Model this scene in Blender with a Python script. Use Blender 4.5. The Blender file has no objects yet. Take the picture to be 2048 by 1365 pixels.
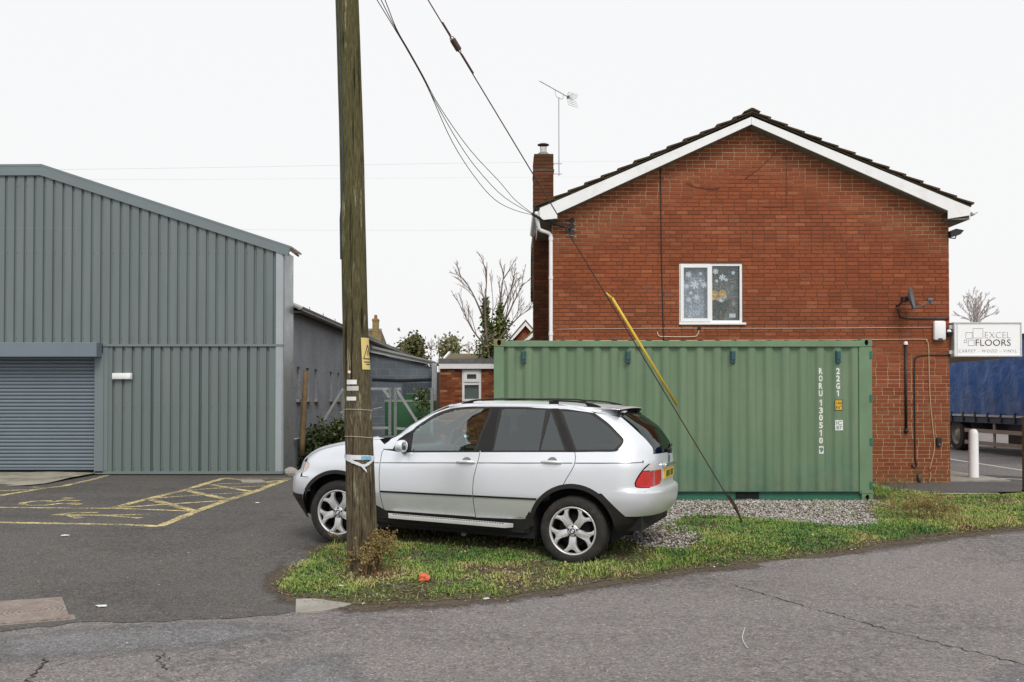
import bpy, bmesh, math, random
import numpy as np
from mathutils import Vector, Matrix
from mathutils.geometry import delaunay_2d_cdt, tessellate_polygon

random.seed(7); RNG = np.random.default_rng(7)
SC = bpy.context.scene
R = math.radians

# ------------------------------------------------------------------ camera
EYE = 1.68; F = 1991.1; PITCH = math.atan(33 / F); SHIFT = 84.5
cam_d = bpy.data.cameras.new('camera'); cam = bpy.data.objects.new('camera', cam_d)
SC.collection.objects.link(cam); SC.camera = cam
cam.location = (0, 0, EYE); cam.rotation_euler = (math.pi / 2 + PITCH, 0, 0)
cam_d.sensor_width = 36; cam_d.lens = F * 36 / 2048; cam_d.shift_y = SHIFT / 2048
cam_d.clip_start = 0.1; cam_d.clip_end = 5000

# ------------------------------------------------------------------ sky and sun (bright overcast)
SUN_EL, SUN_AZ = R(48), R(165)          # azimuth: compass-like from +Y, so the soft sun is behind the camera
w = bpy.data.worlds.new('World'); SC.world = w; w.use_nodes = True
wn = w.node_tree; wn.nodes.clear()
sky = wn.nodes.new('ShaderNodeTexSky'); sky.sky_type = 'NISHITA'; sky.sun_disc = False
sky.sun_elevation = SUN_EL; sky.sun_rotation = SUN_AZ; sky.dust_density = 6; sky.air_density = 1.5
b1 = wn.nodes.new('ShaderNodeBackground'); b1.inputs['Strength'].default_value = 0.08
b2 = wn.nodes.new('ShaderNodeBackground'); b2.inputs['Color'].default_value = (0.908, 0.908, 0.912, 1); b2.inputs['Strength'].default_value = 0.825
mx = wn.nodes.new('ShaderNodeMixShader'); mx.inputs[0].default_value = 0.94     # thick cloud cover over the clear sky
wo = wn.nodes.new('ShaderNodeOutputWorld')
wn.links.new(sky.outputs[0], b1.inputs[0]); wn.links.new(b1.outputs[0], mx.inputs[1])
wn.links.new(b2.outputs[0], mx.inputs[2]); wn.links.new(mx.outputs[0], wo.inputs[0])
sun_d = bpy.data.lights.new('sun', 'SUN'); sun = bpy.data.objects.new('sun', sun_d); SC.collection.objects.link(sun)
sun_d.energy = 1.5; sun_d.angle = R(25); sun_d.color = (1, 0.95, 0.88)
sdir = Vector((math.sin(SUN_AZ) * math.cos(SUN_EL), math.cos(SUN_AZ) * math.cos(SUN_EL), math.sin(SUN_EL)))
sun.rotation_euler = sdir.to_track_quat('Z', 'Y').to_euler()
sun.location = sdir * 30
SC.view_settings.view_transform = 'Standard'; SC.view_settings.look = 'None'
SC.view_settings.exposure = 0.39; SC.view_settings.gamma = 1.0; SC.view_settings.use_curve_mapping = False

# ------------------------------------------------------------------ picture <-> place
def ray(px, py):
    a = (px - 1024) / F; b = -(py - 682.5 - SHIFT) / F
    c, s = math.cos(PITCH), math.sin(PITCH)
    return Vector((a, c - s * b, s + c * b))
CAMP = Vector((0, 0, EYE))
def at(px, py, Y):
    r = ray(px, py); return CAMP + r * (Y / r.y)
def gz(Y):
    return float(np.interp(Y, [0, 5, 7.5, 9, 10.63, 11.55, 13, 16, 19, 21, 60], [-.15, -.145, -.135, -.12, -.088, .0, .022, .06, .10, .11, .12]))
def gnd(px, py):
    r = ray(px, py); z = 0.0
    for _ in range(30):
        t = (z - EYE) / r.z; z = .5 * z + .5 * gz(r.y * t)
    t = (z - EYE) / r.z; P = CAMP + r * t
    return Vector((P.x, P.y, gz(P.y)))
def planline(px, py, A, B):
    """point seen at (px,py) that stands over the straight plan line A-B"""
    k = ray(px, py); k = k.x / k.y
    t = (k * A[1] - A[0]) / ((B[0] - A[0]) - k * (B[1] - A[1]))
    Y = A[1] + t * (B[1] - A[1])
    return at(px, py, Y)

# ------------------------------------------------------------------ objects
COL = SC.collection
def link(o, parent=None):
    COL.objects.link(o)
    if parent is not None: o.parent = parent
    return o
def tag(o, label=None, cat=None, group=None, kind=None):
    if label: o['label'] = label
    if cat: o['category'] = cat
    if group: o['group'] = group
    if kind: o['kind'] = kind
    return o
def thing(name, label, cat, loc=(0, 0, 0), group=None, rz=0.0):
    o = bpy.data.objects.new(name, None); o.empty_display_size = .2
    o.location = loc; o.rotation_euler = (0, 0, rz); link(o)
    return tag(o, label, cat, group)
def mesh_obj(name, verts, faces, m, parent=None, smooth=False, loc=None, uvs=None):
    me = bpy.data.meshes.new(name); me.from_pydata([tuple(v) for v in verts], [], faces)
    if smooth: me.polygons.foreach_set('use_smooth', [True] * len(me.polygons))
    if m is not None:
        for mm in (m if isinstance(m, (list, tuple)) else [m]): me.materials.append(mm)
    me.update()
    o = bpy.data.objects.new(name, me)
    if loc is not None: o.location = loc
    return link(o, parent)
def recalc(o):
    bm = bmesh.new(); bm.from_mesh(o.data); bmesh.ops.recalc_face_normals(bm, faces=bm.faces); bm.to_mesh(o.data); bm.free(); return o

class MB:
    def __init__(s): s.v = []; s.f = []
    def add(s, vs, fs):
        n = len(s.v); s.v += [tuple(v) for v in vs]; s.f += [tuple(i + n for i in f) for f in fs]; return s
    def box(s, x0, x1, y0, y1, z0, z1):
        return s.add([(x0, y0, z0), (x1, y0, z0), (x1, y1, z0), (x0, y1, z0), (x0, y0, z1), (x1, y0, z1), (x1, y1, z1), (x0, y1, z1)],
                     [(0, 3, 2, 1), (4, 5, 6, 7), (0, 1, 5, 4), (1, 2, 6, 5), (2, 3, 7, 6), (3, 0, 4, 7)])
    def bbox(s, x0, x1, y0, y1, z0, z1, b):
        """box with chamfered edges"""
        vs = []; fs = []
        bm = bmesh.new(); bmesh.ops.create_cube(bm, size=1)
        for v in bm.verts: v.co = Vector((x0 + (v.co.x + .5) * (x1 - x0), y0 + (v.co.y + .5) * (y1 - y0), z0 + (v.co.z + .5) * (z1 - z0)))
        bmesh.ops.bevel(bm, geom=list(bm.edges), offset=b, segments=2, profile=.5, affect='EDGES')
        bm.verts.index_update(); vs = [tuple(v.co) for v in bm.verts]; fs = [tuple(v.index for v in f.verts) for f in bm.faces]; bm.free()
        return s.add(vs, fs)
    def beam(s, A, B, wd, ht, up=(0, 0, 1)):
        A = Vector(A); B = Vector(B); d = (B - A).normalized(); u = Vector(up); sx = d.cross(u)
        if sx.length < 1e-4: sx = d.cross(Vector((0, 1, 0)))
        sx.normalize(); u = sx.cross(d).normalized()
        c = [(-wd / 2, -ht / 2), (wd / 2, -ht / 2), (wd / 2, ht / 2), (-wd / 2, ht / 2)]
        vs = [A + sx * a + u * b for a, b in c] + [B + sx * a + u * b for a, b in c]
        return s.add(vs, [(0, 1, 2, 3), (7, 6, 5, 4), (0, 4, 5, 1), (1, 5, 6, 2), (2, 6, 7, 3), (3, 7, 4, 0)])
    def tube(s, pts, r, n=8, cap=True):
        pts = [Vector(p) for p in pts]; rs = r if isinstance(r, (list, tuple)) else [r] * len(pts)
        prev = None; rings = []
        for i, p in enumerate(pts):
            d = (pts[min(i + 1, len(pts) - 1)] - pts[max(i - 1, 0)])
            if d.length < 1e-9: d = Vector((0, 0, 1))
            d.normalize()
            if prev is None:
                a = d.cross(Vector((0, 0, 1)));
                if a.length < .05: a = d.cross(Vector((0, 1, 0)))
            else: a = prev - d * prev.dot(d)
            if a.length < 1e-6: a = d.orthogonal()
            a.normalize(); prev = a; b = d.cross(a)
            rings.append([p + (a * math.cos(2 * math.pi * k / n) + b * math.sin(2 * math.pi * k / n)) * rs[i] for k in range(n)])
        vs = [v for rg in rings for v in rg]; fs = []
        for i in range(len(pts) - 1):
            for k in range(n): fs.append((i * n + k, i * n + (k + 1) % n, (i + 1) * n + (k + 1) % n, (i + 1) * n + k))
        if cap: fs.append(tuple(range(n - 1, -1, -1))); fs.append(tuple((len(pts) - 1) * n + k for k in range(n)))
        return s.add(vs, fs)
    def lathe(s, prof, n=24, axis='z', c=(0, 0, 0), cap=False):
        """prof: list of (radius, height)"""
        c = Vector(c); vs = []
        for r_, h in prof:
            for k in range(n):
                a = 2 * math.pi * k / n; p = (r_ * math.cos(a), r_ * math.sin(a), h)
                if axis == 'y': p = (p[0], p[2], p[1])
                elif axis == 'x': p = (p[2], p[0], p[1])
                vs.append(c + Vector(p))
        fs = []
        for i in range(len(prof) - 1):
            for k in range(n): fs.append((i * n + k, i * n + (k + 1) % n, (i + 1) * n + (k + 1) % n, (i + 1) * n + k))
        if cap: fs.append(tuple(range(n))); fs.append(tuple((len(prof) - 1) * n + k for k in range(n)))
        return s.add(vs, fs)
    def prism(s, poly, f0, f1):
        """poly: 2D points; f0,f1 map 2D -> 3D front and back"""
        n = len(poly); tri = tessellate_polygon([[Vector((p[0], p[1], 0)) for p in poly]])
        vs = [f0(p) for p in poly] + [f1(p) for p in poly]
        fs = [tuple(t) for t in tri] + [tuple(i + n for i in reversed(t)) for t in tri] + [(i, (i + 1) % n, (i + 1) % n + n, i + n) for i in range(n)]
        return s.add(vs, fs)
    def xzprism(s, poly, y0, y1): return s.prism(poly, lambda p: (p[0], y0, p[1]), lambda p: (p[0], y1, p[1]))
    def grid(s, P):
        """P: 2D list of points"""
        r_, c_ = len(P), len(P[0])
        return s.add([p for row in P for p in row], [(i * c_ + j, i * c_ + j + 1, (i + 1) * c_ + j + 1, (i + 1) * c_ + j) for i in range(r_ - 1) for j in range(c_ - 1)])
    def build(s, name, m, parent=None, smooth=False, loc=None, fix=True):
        o = mesh_obj(name, s.v, s.f, m, parent, smooth, loc)
        if fix: recalc(o)
        return o

def sharpen(o, deg=35):
    """smooth shading with sharp edges above an angle"""
    me = o.data; bm = bmesh.new(); bm.from_mesh(me); ca = math.radians(deg)
    for f in bm.faces: f.smooth = True
    for e in bm.edges:
        if len(e.link_faces) != 2 or e.calc_face_angle(0) > ca: e.smooth = False
    bm.to_mesh(me); bm.free(); return o

def catmull(pts, n=6):
    if len(pts) < 3: return [tuple(p) for p in pts]
    P = [np.array(p, float) for p in pts]; P = [2 * P[0] - P[1]] + P + [2 * P[-1] - P[-2]]; out = []
    for i in range(1, len(P) - 2):
        for k in range(n):
            t = k / n; a, b, c, d = P[i - 1:i + 3]
            out.append(tuple(.5 * ((2 * b) + (-a + c) * t + (2 * a - 5 * b + 4 * c - d) * t * t + (-a + 3 * b - 3 * c + d) * t ** 3)))
    out.append(tuple(P[-2])); return out
def joinc(*curves):
    out = []
    for c in curves:
        for p in c:
            if not out or (abs(p[0] - out[-1][0]) + abs(p[1] - out[-1][1])) > 1e-5: out.append(tuple(p))
    if abs(out[0][0] - out[-1][0]) + abs(out[0][1] - out[-1][1]) < 1e-5: out.pop()
    return out
def inpoly(x, y, poly):
    x = np.asarray(x); y = np.asarray(y); r_ = np.zeros(x.shape, bool); n = len(poly); j = n - 1
    for i in range(n):
        xi, yi = poly[i][0], poly[i][1]; xj, yj = poly[j][0], poly[j][1]
        c = ((yi > y) != (yj > y)) & (x < (xj - xi) * (y - yi) / ((yj - yi) + 1e-12) + xi)
        r_ ^= c; j = i
    return r_
def polydist(x, y, poly):
    x = np.asarray(x, float); y = np.asarray(y, float); d = np.full(x.shape, 1e9)
    for i in range(len(poly)):
        ax, ay = poly[i][0], poly[i][1]; bx, by = poly[(i + 1) % len(poly)][0], poly[(i + 1) % len(poly)][1]
        L = (bx - ax) ** 2 + (by - ay) ** 2 + 1e-12; t = np.clip(((x - ax) * (bx - ax) + (y - ay) * (by - ay)) / L, 0, 1)
        d = np.minimum(d, np.hypot(x - ax - t * (bx - ax), y - ay - t * (by - ay)))
    return d
def cdt(poly, step, holes=(), sx=None):
    """conforming triangulation of a 2D polygon with interior grid points"""
    sx = sx or step; P = [Vector((p[0], p[1])) for p in poly]; n = len(P); E = [(i, (i + 1) % n) for i in range(n)]
    for h in holes:
        k = len(P); P += [Vector((p[0], p[1])) for p in h]; E += [(k + i, k + (i + 1) % len(h)) for i in range(len(h))]
    xs = [p[0] for p in poly]; ys = [p[1] for p in poly]
    gx = np.arange(min(xs) + sx * .37, max(xs), sx); gy = np.arange(min(ys) + step * .41, max(ys), step)
    if len(gx) and len(gy):
        X, Yg = np.meshgrid(gx, gy); X = X.ravel(); Yg = Yg.ravel()
        ok = inpoly(X, Yg, poly) & (polydist(X, Yg, poly) > .3 * step)
        for h in holes: ok &= ~inpoly(X, Yg, h) & (polydist(X, Yg, h) > .3 * step)
        P += [Vector((float(a), float(b))) for a, b in zip(X[ok], Yg[ok])]
    vo, eo, fo, *_ = delaunay_2d_cdt(P, E, [], 0, 1e-7)
    out = []
    cx = np.array([sum(vo[i].x for i in f) / len(f) for f in fo]); cy = np.array([sum(vo[i].y for i in f) / len(f) for f in fo])
    ok = inpoly(cx, cy, poly)
    for h in holes: ok &= ~inpoly(cx, cy, h)
    return vo, [f for f, k in zip(fo, ok) if k], eo
def sheet(name, poly, m, off=0.0, step=.6, parent=None, zf=None, smooth=True, sx=None):
    vo, fo, _ = cdt(poly, step, sx=sx)
    vs = [(v.x, v.y, (zf(v.x, v.y) if zf else gz(v.y)) + off) for v in vo]
    o = mesh_obj(name, vs, [tuple(f) for f in fo], m, parent, smooth); return recalc_up(o)
def recalc_up(o):
    me = o.data
    if len(me.polygons) and sum(p.normal.z for p in me.polygons) < 0: me.flip_normals()
    return o
def ribbon(pts, wd, off, name, m, parent, jit=0.0, wj=0.0):
    """flat strip laid on the ground"""
    vs = []; fs = []; pts = [Vector((p[0], p[1], 0)) for p in pts]
    dense = []
    for a, b in zip(pts[:-1], pts[1:]):
        k = max(1, int((b - a).length / (.04 if jit else .12)))
        dense += [a.lerp(b, i / k) for i in range(k)]
    dense.append(pts[-1])
    for i, p in enumerate(dense):
        d = (dense[min(i + 1, len(dense) - 1)] - dense[max(0, i - 1)]).normalized(); nrm = Vector((-d.y, d.x, 0))
        j = nrm * random.uniform(-jit, jit); ww = wd * (1 + random.uniform(-wj, wj))
        for s in (-.5, .5):
            q = p + j + nrm * ww * s; vs.append((q.x, q.y, gz(q.y) + off))
    fs = [(2 * i, 2 * i + 2, 2 * i + 3, 2 * i + 1) for i in range(len(dense) - 1)]
    return recalc_up(mesh_obj(name, vs, fs, m, parent))
def text_obj(name, s, m, parent, size, loc, width=None, height=None, depth=.002, rot=(math.pi / 2, 0, 0), align='CENTER', space=1.0, thin=0.0):
    cu = bpy.data.curves.new(name, 'FONT'); cu.body = s; cu.size = size; cu.align_x = align; cu.align_y = 'CENTER'; cu.extrude = depth; cu.space_character = space; cu.offset = thin
    cu.resolution_u = 3
    t = bpy.data.objects.new(name, cu); COL.objects.link(t); dg = bpy.context.evaluated_depsgraph_get(); dg.update()
    me = bpy.data.meshes.new_from_object(t.evaluated_get(dg)); COL.objects.unlink(t); bpy.data.objects.remove(t)
    xs = [v.co.x for v in me.vertices]; ys = [v.co.y for v in me.vertices]
    cx, cy = (min(xs) + max(xs)) / 2, (min(ys) + max(ys)) / 2
    kx = (width / (max(xs) - min(xs))) if width else 1; ky = (height / (max(ys) - min(ys))) if height else kx
    for v in me.vertices: v.co.x = (v.co.x - cx) * kx; v.co.y = (v.co.y - cy) * ky
    me.materials.clear(); me.materials.append(m); me.name = name
    o = bpy.data.objects.new(name, me); o.location = loc; o.rotation_euler = rot; return link(o, parent)
def bigmesh(name, V, Fc, m, parent=None, smooth=False, attr=None):
    """fast mesh from numpy arrays, all faces with the same corner count"""
    me = bpy.data.meshes.new(name); V = np.asarray(V, np.float32); Fc = np.asarray(Fc, np.int32); k = Fc.shape[1]
    me.vertices.add(len(V)); me.vertices.foreach_set('co', V.ravel())
    me.loops.add(Fc.size); me.loops.foreach_set('vertex_index', Fc.ravel())
    me.polygons.add(len(Fc)); me.polygons.foreach_set('loop_start', np.arange(len(Fc), dtype=np.int32) * k)
    if smooth: me.polygons.foreach_set('use_smooth', np.ones(len(Fc), bool))
    me.materials.append(m); me.update(calc_edges=True); me.validate()
    if attr is not None:
        a = me.attributes.new('tint', 'FLOAT', 'POINT'); a.data.foreach_set('value', np.asarray(attr, np.float32))
    return link(bpy.data.objects.new(name, me), parent)

# ------------------------------------------------------------------ materials
class NT:
    def __init__(s, name):
        s.m = bpy.data.materials.new(name); s.m.use_nodes = True; s.t = s.m.node_tree; s.t.nodes.clear()
        s.out = s.t.nodes.new('ShaderNodeOutputMaterial'); s._pos = None
    def n(s, typ, **kw):
        nd = s.t.nodes.new(typ)
        for k, v in kw.items(): setattr(nd, k, v)
        return nd
    def l(s, a, b): s.t.links.new(a, b)
    def setin(s, nd, **kw):
        for k, v in kw.items():
            i = nd.inputs[k]
            if hasattr(v, 'is_linked') or isinstance(v, bpy.types.NodeSocket): s.l(v, i)
            else: i.default_value = v
        return nd
    def pos(s):
        if s._pos is None: s._pos = s.n('ShaderNodeNewGeometry').outputs['Position']
        return s._pos
    def obj(s): return s.n('ShaderNodeTexCoord').outputs['Object']
    def scalev(s, vec, sc):
        mp = s.n('ShaderNodeMapping'); s.l(vec, mp.inputs['Vector']); mp.inputs['Scale'].default_value = sc; return mp.outputs[0]
    def noise(s, scale, detail=3, rough=.55, vec=None, dist=0):
        nd = s.n('ShaderNodeTexNoise'); s.l(vec if vec is not None else s.pos(), nd.inputs['Vector'])
        nd.inputs['Scale'].default_value = scale; nd.inputs['Detail'].default_value = detail; nd.inputs['Roughness'].default_value = rough; nd.inputs['Distortion'].default_value = dist
        return nd.outputs['Fac']
    def vor(s, scale, vec=None, out='Distance', feature='F1'):
        nd = s.n('ShaderNodeTexVoronoi', feature=feature); s.l(vec if vec is not None else s.pos(), nd.inputs['Vector']); nd.inputs['Scale'].default_value = scale
        return nd.outputs[out]
    def ramp(s, fac, stops, interp='LINEAR'):
        nd = s.n('ShaderNodeValToRGB'); s.l(fac, nd.inputs[0]); cr = nd.color_ramp; cr.interpolation = interp
        while len(cr.elements) < len(stops): cr.elements.new(.5)
        for e, (p, c) in zip(cr.elements, stops):
            e.position = p; e.color = (c, c, c, 1) if isinstance(c, (int, float)) else (c[0], c[1], c[2], 1)
        return nd.outputs[0]
    def mix(s, fac, a, b, mode='MIX'):
        nd = s.n('ShaderNodeMix', data_type='RGBA', blend_type=mode)
        for i, v in ((0, fac), (6, a), (7, b)):
            if isinstance(v, bpy.types.NodeSocket): s.l(v, nd.inputs[i])
            else: nd.inputs[i].default_value = v if i == 0 else ((v[0], v[1], v[2], 1) if not isinstance(v, (int, float)) else (v, v, v, 1))
        return nd.outputs[2]
    def math(s, op, a, b=0.0, clamp=False):
        nd = s.n('ShaderNodeMath', operation=op, use_clamp=clamp)
        for i, v in ((0, a), (1, b)):
            if isinstance(v, bpy.types.NodeSocket): s.l(v, nd.inputs[i])
            else: nd.inputs[i].default_value = v
        return nd.outputs[0]
    def sep(s, vec=None):
        nd = s.n('ShaderNodeSeparateXYZ'); s.l(vec if vec is not None else s.pos(), nd.inputs[0]); return nd.outputs
    def bump(s, h, strength=.3, dist=.01, nrm=None):
        nd = s.n('ShaderNodeBump'); s.l(h, nd.inputs['Height']); nd.inputs['Strength'].default_value = strength; nd.inputs['Distance'].default_value = dist
        if nrm is not None: s.l(nrm, nd.inputs['Normal'])
        return nd.outputs[0]
    def bsdf(s, col, rough=.6, metal=0.0, nrm=None, coat=0.0, spec=.5, **kw):
        b = s.n('ShaderNodeBsdfPrincipled')
        for k, v in (('Base Color', col), ('Roughness', rough), ('Metallic', metal), ('Coat Weight', coat), ('Specular IOR Level', spec)):
            if isinstance(v, bpy.types.NodeSocket): s.l(v, b.inputs[k])
            else: b.inputs[k].default_value = (v[0], v[1], v[2], 1) if isinstance(v, (tuple, list)) else v
        if nrm is not None: s.l(nrm, b.inputs['Normal'])
        for k, v in kw.items(): b.inputs[k].default_value = v
        s.l(b.outputs[0], s.out.inputs[0]); return b
def srgb(r_, g, b):
    f = lambda c: (c / 255 / 12.92) if c / 255 <= .04045 else ((c / 255 + .055) / 1.055) ** 2.4
    return (f(r_), f(g), f(b))
def vary(t, col, amt, scale, detail=4, vec=None):
    n_ = t.noise(scale, detail, .6, vec); f = t.ramp(n_, [(.25, 1 - amt), (.75, 1 + amt)])
    return t.mix(1.0, col, f, 'MULTIPLY')
def simple(name, col, rough=.6, metal=0.0, amt=.12, scale=6, bump=0.0, bscale=120, coat=0.0, spec=.5, dirt_shade=None, **kw):
    t = NT(name); c = vary(t, col, amt, scale)
    if dirt_shade: c = t.mix(t.ramp(t.noise(dirt_shade[1], 6, .65), [(dirt_shade[2], 0.0), (dirt_shade[2] + .2, dirt_shade[3])]), c, dirt_shade[0])
    nrm = t.bump(t.noise(bscale, 3), bump, .004) if bump else None
    rr = t.ramp(t.noise(scale * 2.3, 4), [(.3, max(0, rough - .08)), (.7, min(1, rough + .08))])
    t.bsdf(c, rr, metal, nrm, coat, spec, **kw); return t.m
# ================================================================== GROUND
def asphalt(name, base, patch, pale, blue=False):
    t = NT(name)
    cell = t.n('ShaderNodeTexVoronoi'); t.l(t.pos(), cell.inputs['Vector']); cell.inputs['Scale'].default_value = 75
    sp = t.sep(cell.outputs['Color'])[0]
    agg = t.ramp(sp, [(.0, .55), (.3, .85), (.6, 1.03), (.85, 1.2), (.97, 1.5), (1.0, 2.1)])
    cell2 = t.n('ShaderNodeTexVoronoi'); t.l(t.pos(), cell2.inputs['Vector']); cell2.inputs['Scale'].default_value = 24
    agg2 = t.ramp(t.sep(cell2.outputs['Color'])[1], [(.0, .72), (.5, 1.0), (1.0, 1.28)])
    c = t.mix(1, base, agg, 'MULTIPLY'); c = t.mix(1, c, agg2, 'MULTIPLY')
    mp = t.n('ShaderNodeMapping'); t.l(t.pos(), mp.inputs['Vector']); mp.inputs['Rotation'].default_value = (0, 0, R(-31)); mp.inputs['Scale'].default_value = (.16, 1.3, 1)
    trk = t.noise(1.0, 5, .6, mp.outputs[0], .4); c = t.mix(1, c, t.ramp(trk, [(.3, .80), (.5, 1.0), (.72, 1.24)]), 'MULTIPLY')
    oil = t.noise(1.15, 3, .5, dist=.8); c = t.mix(t.ramp(oil, [(.66, 0), (.74, .5)]), c, tuple(k * .45 for k in base))
    big = t.noise(.32, 6, .62, dist=.9)
    c = t.mix(t.ramp(big, [(.38, 0), (.62, 1)]), c, t.mix(1, patch, agg, 'MULTIPLY'))
    fine = t.noise(9, 5, .7); c = t.mix(t.ramp(fine, [(.52, 0), (.75, .55)]), c, pale)
    dk = t.noise(2.1, 5, .65); c = t.mix(t.ramp(dk, [(.6, 0), (.8, .35)]), c, (.03, .029, .028))
    sand = t.noise(1.3, 6, .7, dist=1.2); c = t.mix(t.ramp(sand, [(.6, 0), (.78, .4)]), c, (.19, .15, .11))
    h = t.math('ADD', t.math('MULTIPLY', cell.outputs['Distance'], -1.0), t.math('MULTIPLY', t.noise(30, 4), .6))
    t.bsdf(c, t.ramp(fine, [(.3, .72), (.7, .92)]), 0, t.bump(h, .55, .012), spec=.3); return t.m
M_road = asphalt('asphalt_road', (.163, .149, .147), (.200, .184, .181), (.25, .231, .224))
M_park = asphalt('asphalt_park', (.082, .077, .073), (.104, .098, .093), (.15, .14, .13))
M_patch = asphalt('asphalt_patch', (.176, .174, .179), (.206, .204, .208), (.26, .253, .25))
def soilmat():
    t = NT('soil'); a = t.noise(3, 6, .65); c = t.ramp(a, [(.25, (.05, .038, .026)), (.5, (.10, .076, .052)), (.75, (.17, .135, .095))])
    g = t.noise(1.7, 5, .6); c = t.mix(t.ramp(g, [(.45, 0), (.62, .7)]), c, (.10, .125, .035))
    vz_ = t.n('ShaderNodeTexVoronoi'); t.l(t.pos(), vz_.inputs['Vector']); vz_.inputs['Scale'].default_value = 55; s0 = t.sep(vz_.outputs['Color'])
    c = t.mix(t.ramp(s0[0], [(.72, 0), (.78, .85)]), c, (.19, .165, .13)); c = t.mix(t.ramp(s0[1], [(.8, 0), (.86, .8)]), c, (.025, .02, .013)); c = t.mix(t.ramp(s0[2], [(.86, 0), (.9, .8)]), c, (.16, .20, .05))
    t.bsdf(c, .95, 0, t.bump(t.math('ADD', t.noise(45, 5, .7), s0[0]), .9, .03), spec=.1); return t.m
M_soil = soilmat()
def concmat(name, col, moss=.0):
    t = NT(name); c = vary(t, col, .22, 2.5, 6); c = t.mix(t.ramp(t.noise(16, 5, .7), [(.45, 0), (.75, .5)]), c, tuple(k * .6 for k in col))
    if moss: c = t.mix(t.ramp(t.noise(1.8, 5, .6), [(.45, 0), (.65, moss)]), c, (.085, .09, .03))
    t.bsdf(c, .9, 0, t.bump(t.noise(70, 5, .7), .4, .008), spec=.25); return t.m
M_conc = concmat('concrete_apron', (.33, .31, .26), .55)
M_conc2 = concmat('concrete_slab', (.33, .31, .28), .25)
M_tarmac_dark = asphalt('asphalt_shopfront', (.088, .083, .080), (.11, .103, .1), (.16, .15, .14))

# base ground to the horizon
ys = [-8, 0, 3, 5, 6, 7.5, 9, 10.2, 10.63, 11.1, 11.55, 12.2, 13, 14.5, 16, 17.5, 19, 21, 25, 35, 60, 150, 500, 2200]
xs = [-2200, -500, -120, -40, -20, -10, -5, 0, 5, 10, 20, 40, 120, 500, 2200]
g = MB(); g.grid([[(x, y, gz(y) - .03) for x in xs] for y in ys])
ground = recalc_up(g.build('ground', M_soil, smooth=True, fix=False)); tag(ground, kind='structure')

def G(px, py): p = gnd(px, py); return (p.x, p.y)
EDGE_FRONT = [(548, 1172), (556, 1182), (585, 1193), (640, 1203), (720, 1216), (800, 1211), (900, 1204), (1000, 1196), (1100, 1181), (1200, 1168), (1300, 1152), (1400, 1140), (1500, 1128), (1600, 1114), (1700, 1100), (1800, 1085), (1900, 1071), (2048, 1056), (2300, 1035)]
road_back = [G(-420, 1292), G(0, 1264), G(150, 1244), G(400, 1233), G(590, 1222)] + [G(a, b - 9) for a, b in EDGE_FRONT[4:]]
xr, yr = road_back[-1]
road_poly = road_back + [(70, yr + 13), (70, -8), (-30, -8), (-30, road_back[0][1] - .3)]
road = sheet('road', road_poly, M_road, .0, .9); tag(road, kind='structure')
join = []
for (xa, ya), (xb, yb2) in zip(road_back[:4], road_back[1:5]):
    k = max(1, int(math.hypot(xb - xa, yb2 - ya) / .12))
    for i in range(k): join.append((xa + (xb - xa) * i / k, ya + (yb2 - ya) * i / k - .05 + .10 * math.sin(i * .37 + xa) * math.sin(i * .11 + 1) + random.uniform(-.035, .035)))
join.append((road_back[4][0], road_back[4][1] - .03))
park_poly = [(-30, road_back[0][1] - .25)] + join + [G(700, 1213), G(640, 1150), G(760, 1075), G(900, 1010), G(990, 960), (-.25, 21), (-.25, 34), (-30, 34)]
park = sheet('car_park', park_poly, M_park, .004, .8); tag(park, kind='structure')
# bluish older patches in the road
patches = [[(-60, 1278), (150, 1252), (420, 1240), (560, 1246), (640, 1262), (520, 1290), (300, 1312), (60, 1328), (-60, 1340)],
           [(500, 1330), (700, 1296), (740, 1330), (800, 1420), (450, 1420)],
           [(1990, 1330), (2300, 1300), (2300, 1420), (1900, 1420)]]
for p_ in patches:
    q = [G(*c) for c in p_]; q = catmull([(x, y) for x, y in q] + [q[0]], 4)[:-1]
    o_ = sheet('road_patch', q, M_patch, .002, .12, parent=road); a_ = o_.data.attributes.new('tint', 'FLOAT', 'POINT'); V_ = np.array([v.co[:2] for v in o_.data.vertices]); a_.data.foreach_set('value', np.clip(polydist(V_[:, 0], V_[:, 1], q) / .45, 0, 1).astype(np.float32))
# the patches thin out towards their ragged edges
t_ = M_patch.node_tree; bs = next(n for n in t_.nodes if n.type == 'BSDF_PRINCIPLED'); out_ = next(n for n in t_.nodes if n.type == 'OUTPUT_MATERIAL'); at_ = t_.nodes.new('ShaderNodeAttribute'); at_.attribute_name = 'tint'; nz_ = t_.nodes.new('ShaderNodeTexNoise'); nz_.inputs['Scale'].default_value = 7; nz_.inputs['Detail'].default_value = 6; gp0 = t_.nodes.new('ShaderNodeNewGeometry'); t_.links.new(gp0.outputs['Position'], nz_.inputs['Vector'])
ad_ = t_.nodes.new('ShaderNodeMath'); ad_.operation = 'ADD'; t_.links.new(at_.outputs['Fac'], ad_.inputs[0]); t_.links.new(nz_.outputs['Fac'], ad_.inputs[1]); mr_ = t_.nodes.new('ShaderNodeMapRange'); mr_.inputs['From Min'].default_value = .5; mr_.inputs['From Max'].default_value = 1.25; mr_.inputs['To Max'].default_value = .85; t_.links.new(ad_.outputs[0], mr_.inputs['Value'])
tb0 = t_.nodes.new('ShaderNodeBsdfTransparent'); mm_ = t_.nodes.new('ShaderNodeMixShader'); t_.links.new(mr_.outputs[0], mm_.inputs[0]); t_.links.new(tb0.outputs[0], mm_.inputs[1]); t_.links.new(bs.outputs[0], mm_.inputs[2]); t_.links.new(mm_.outputs[0], out_.inputs[0])
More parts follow.
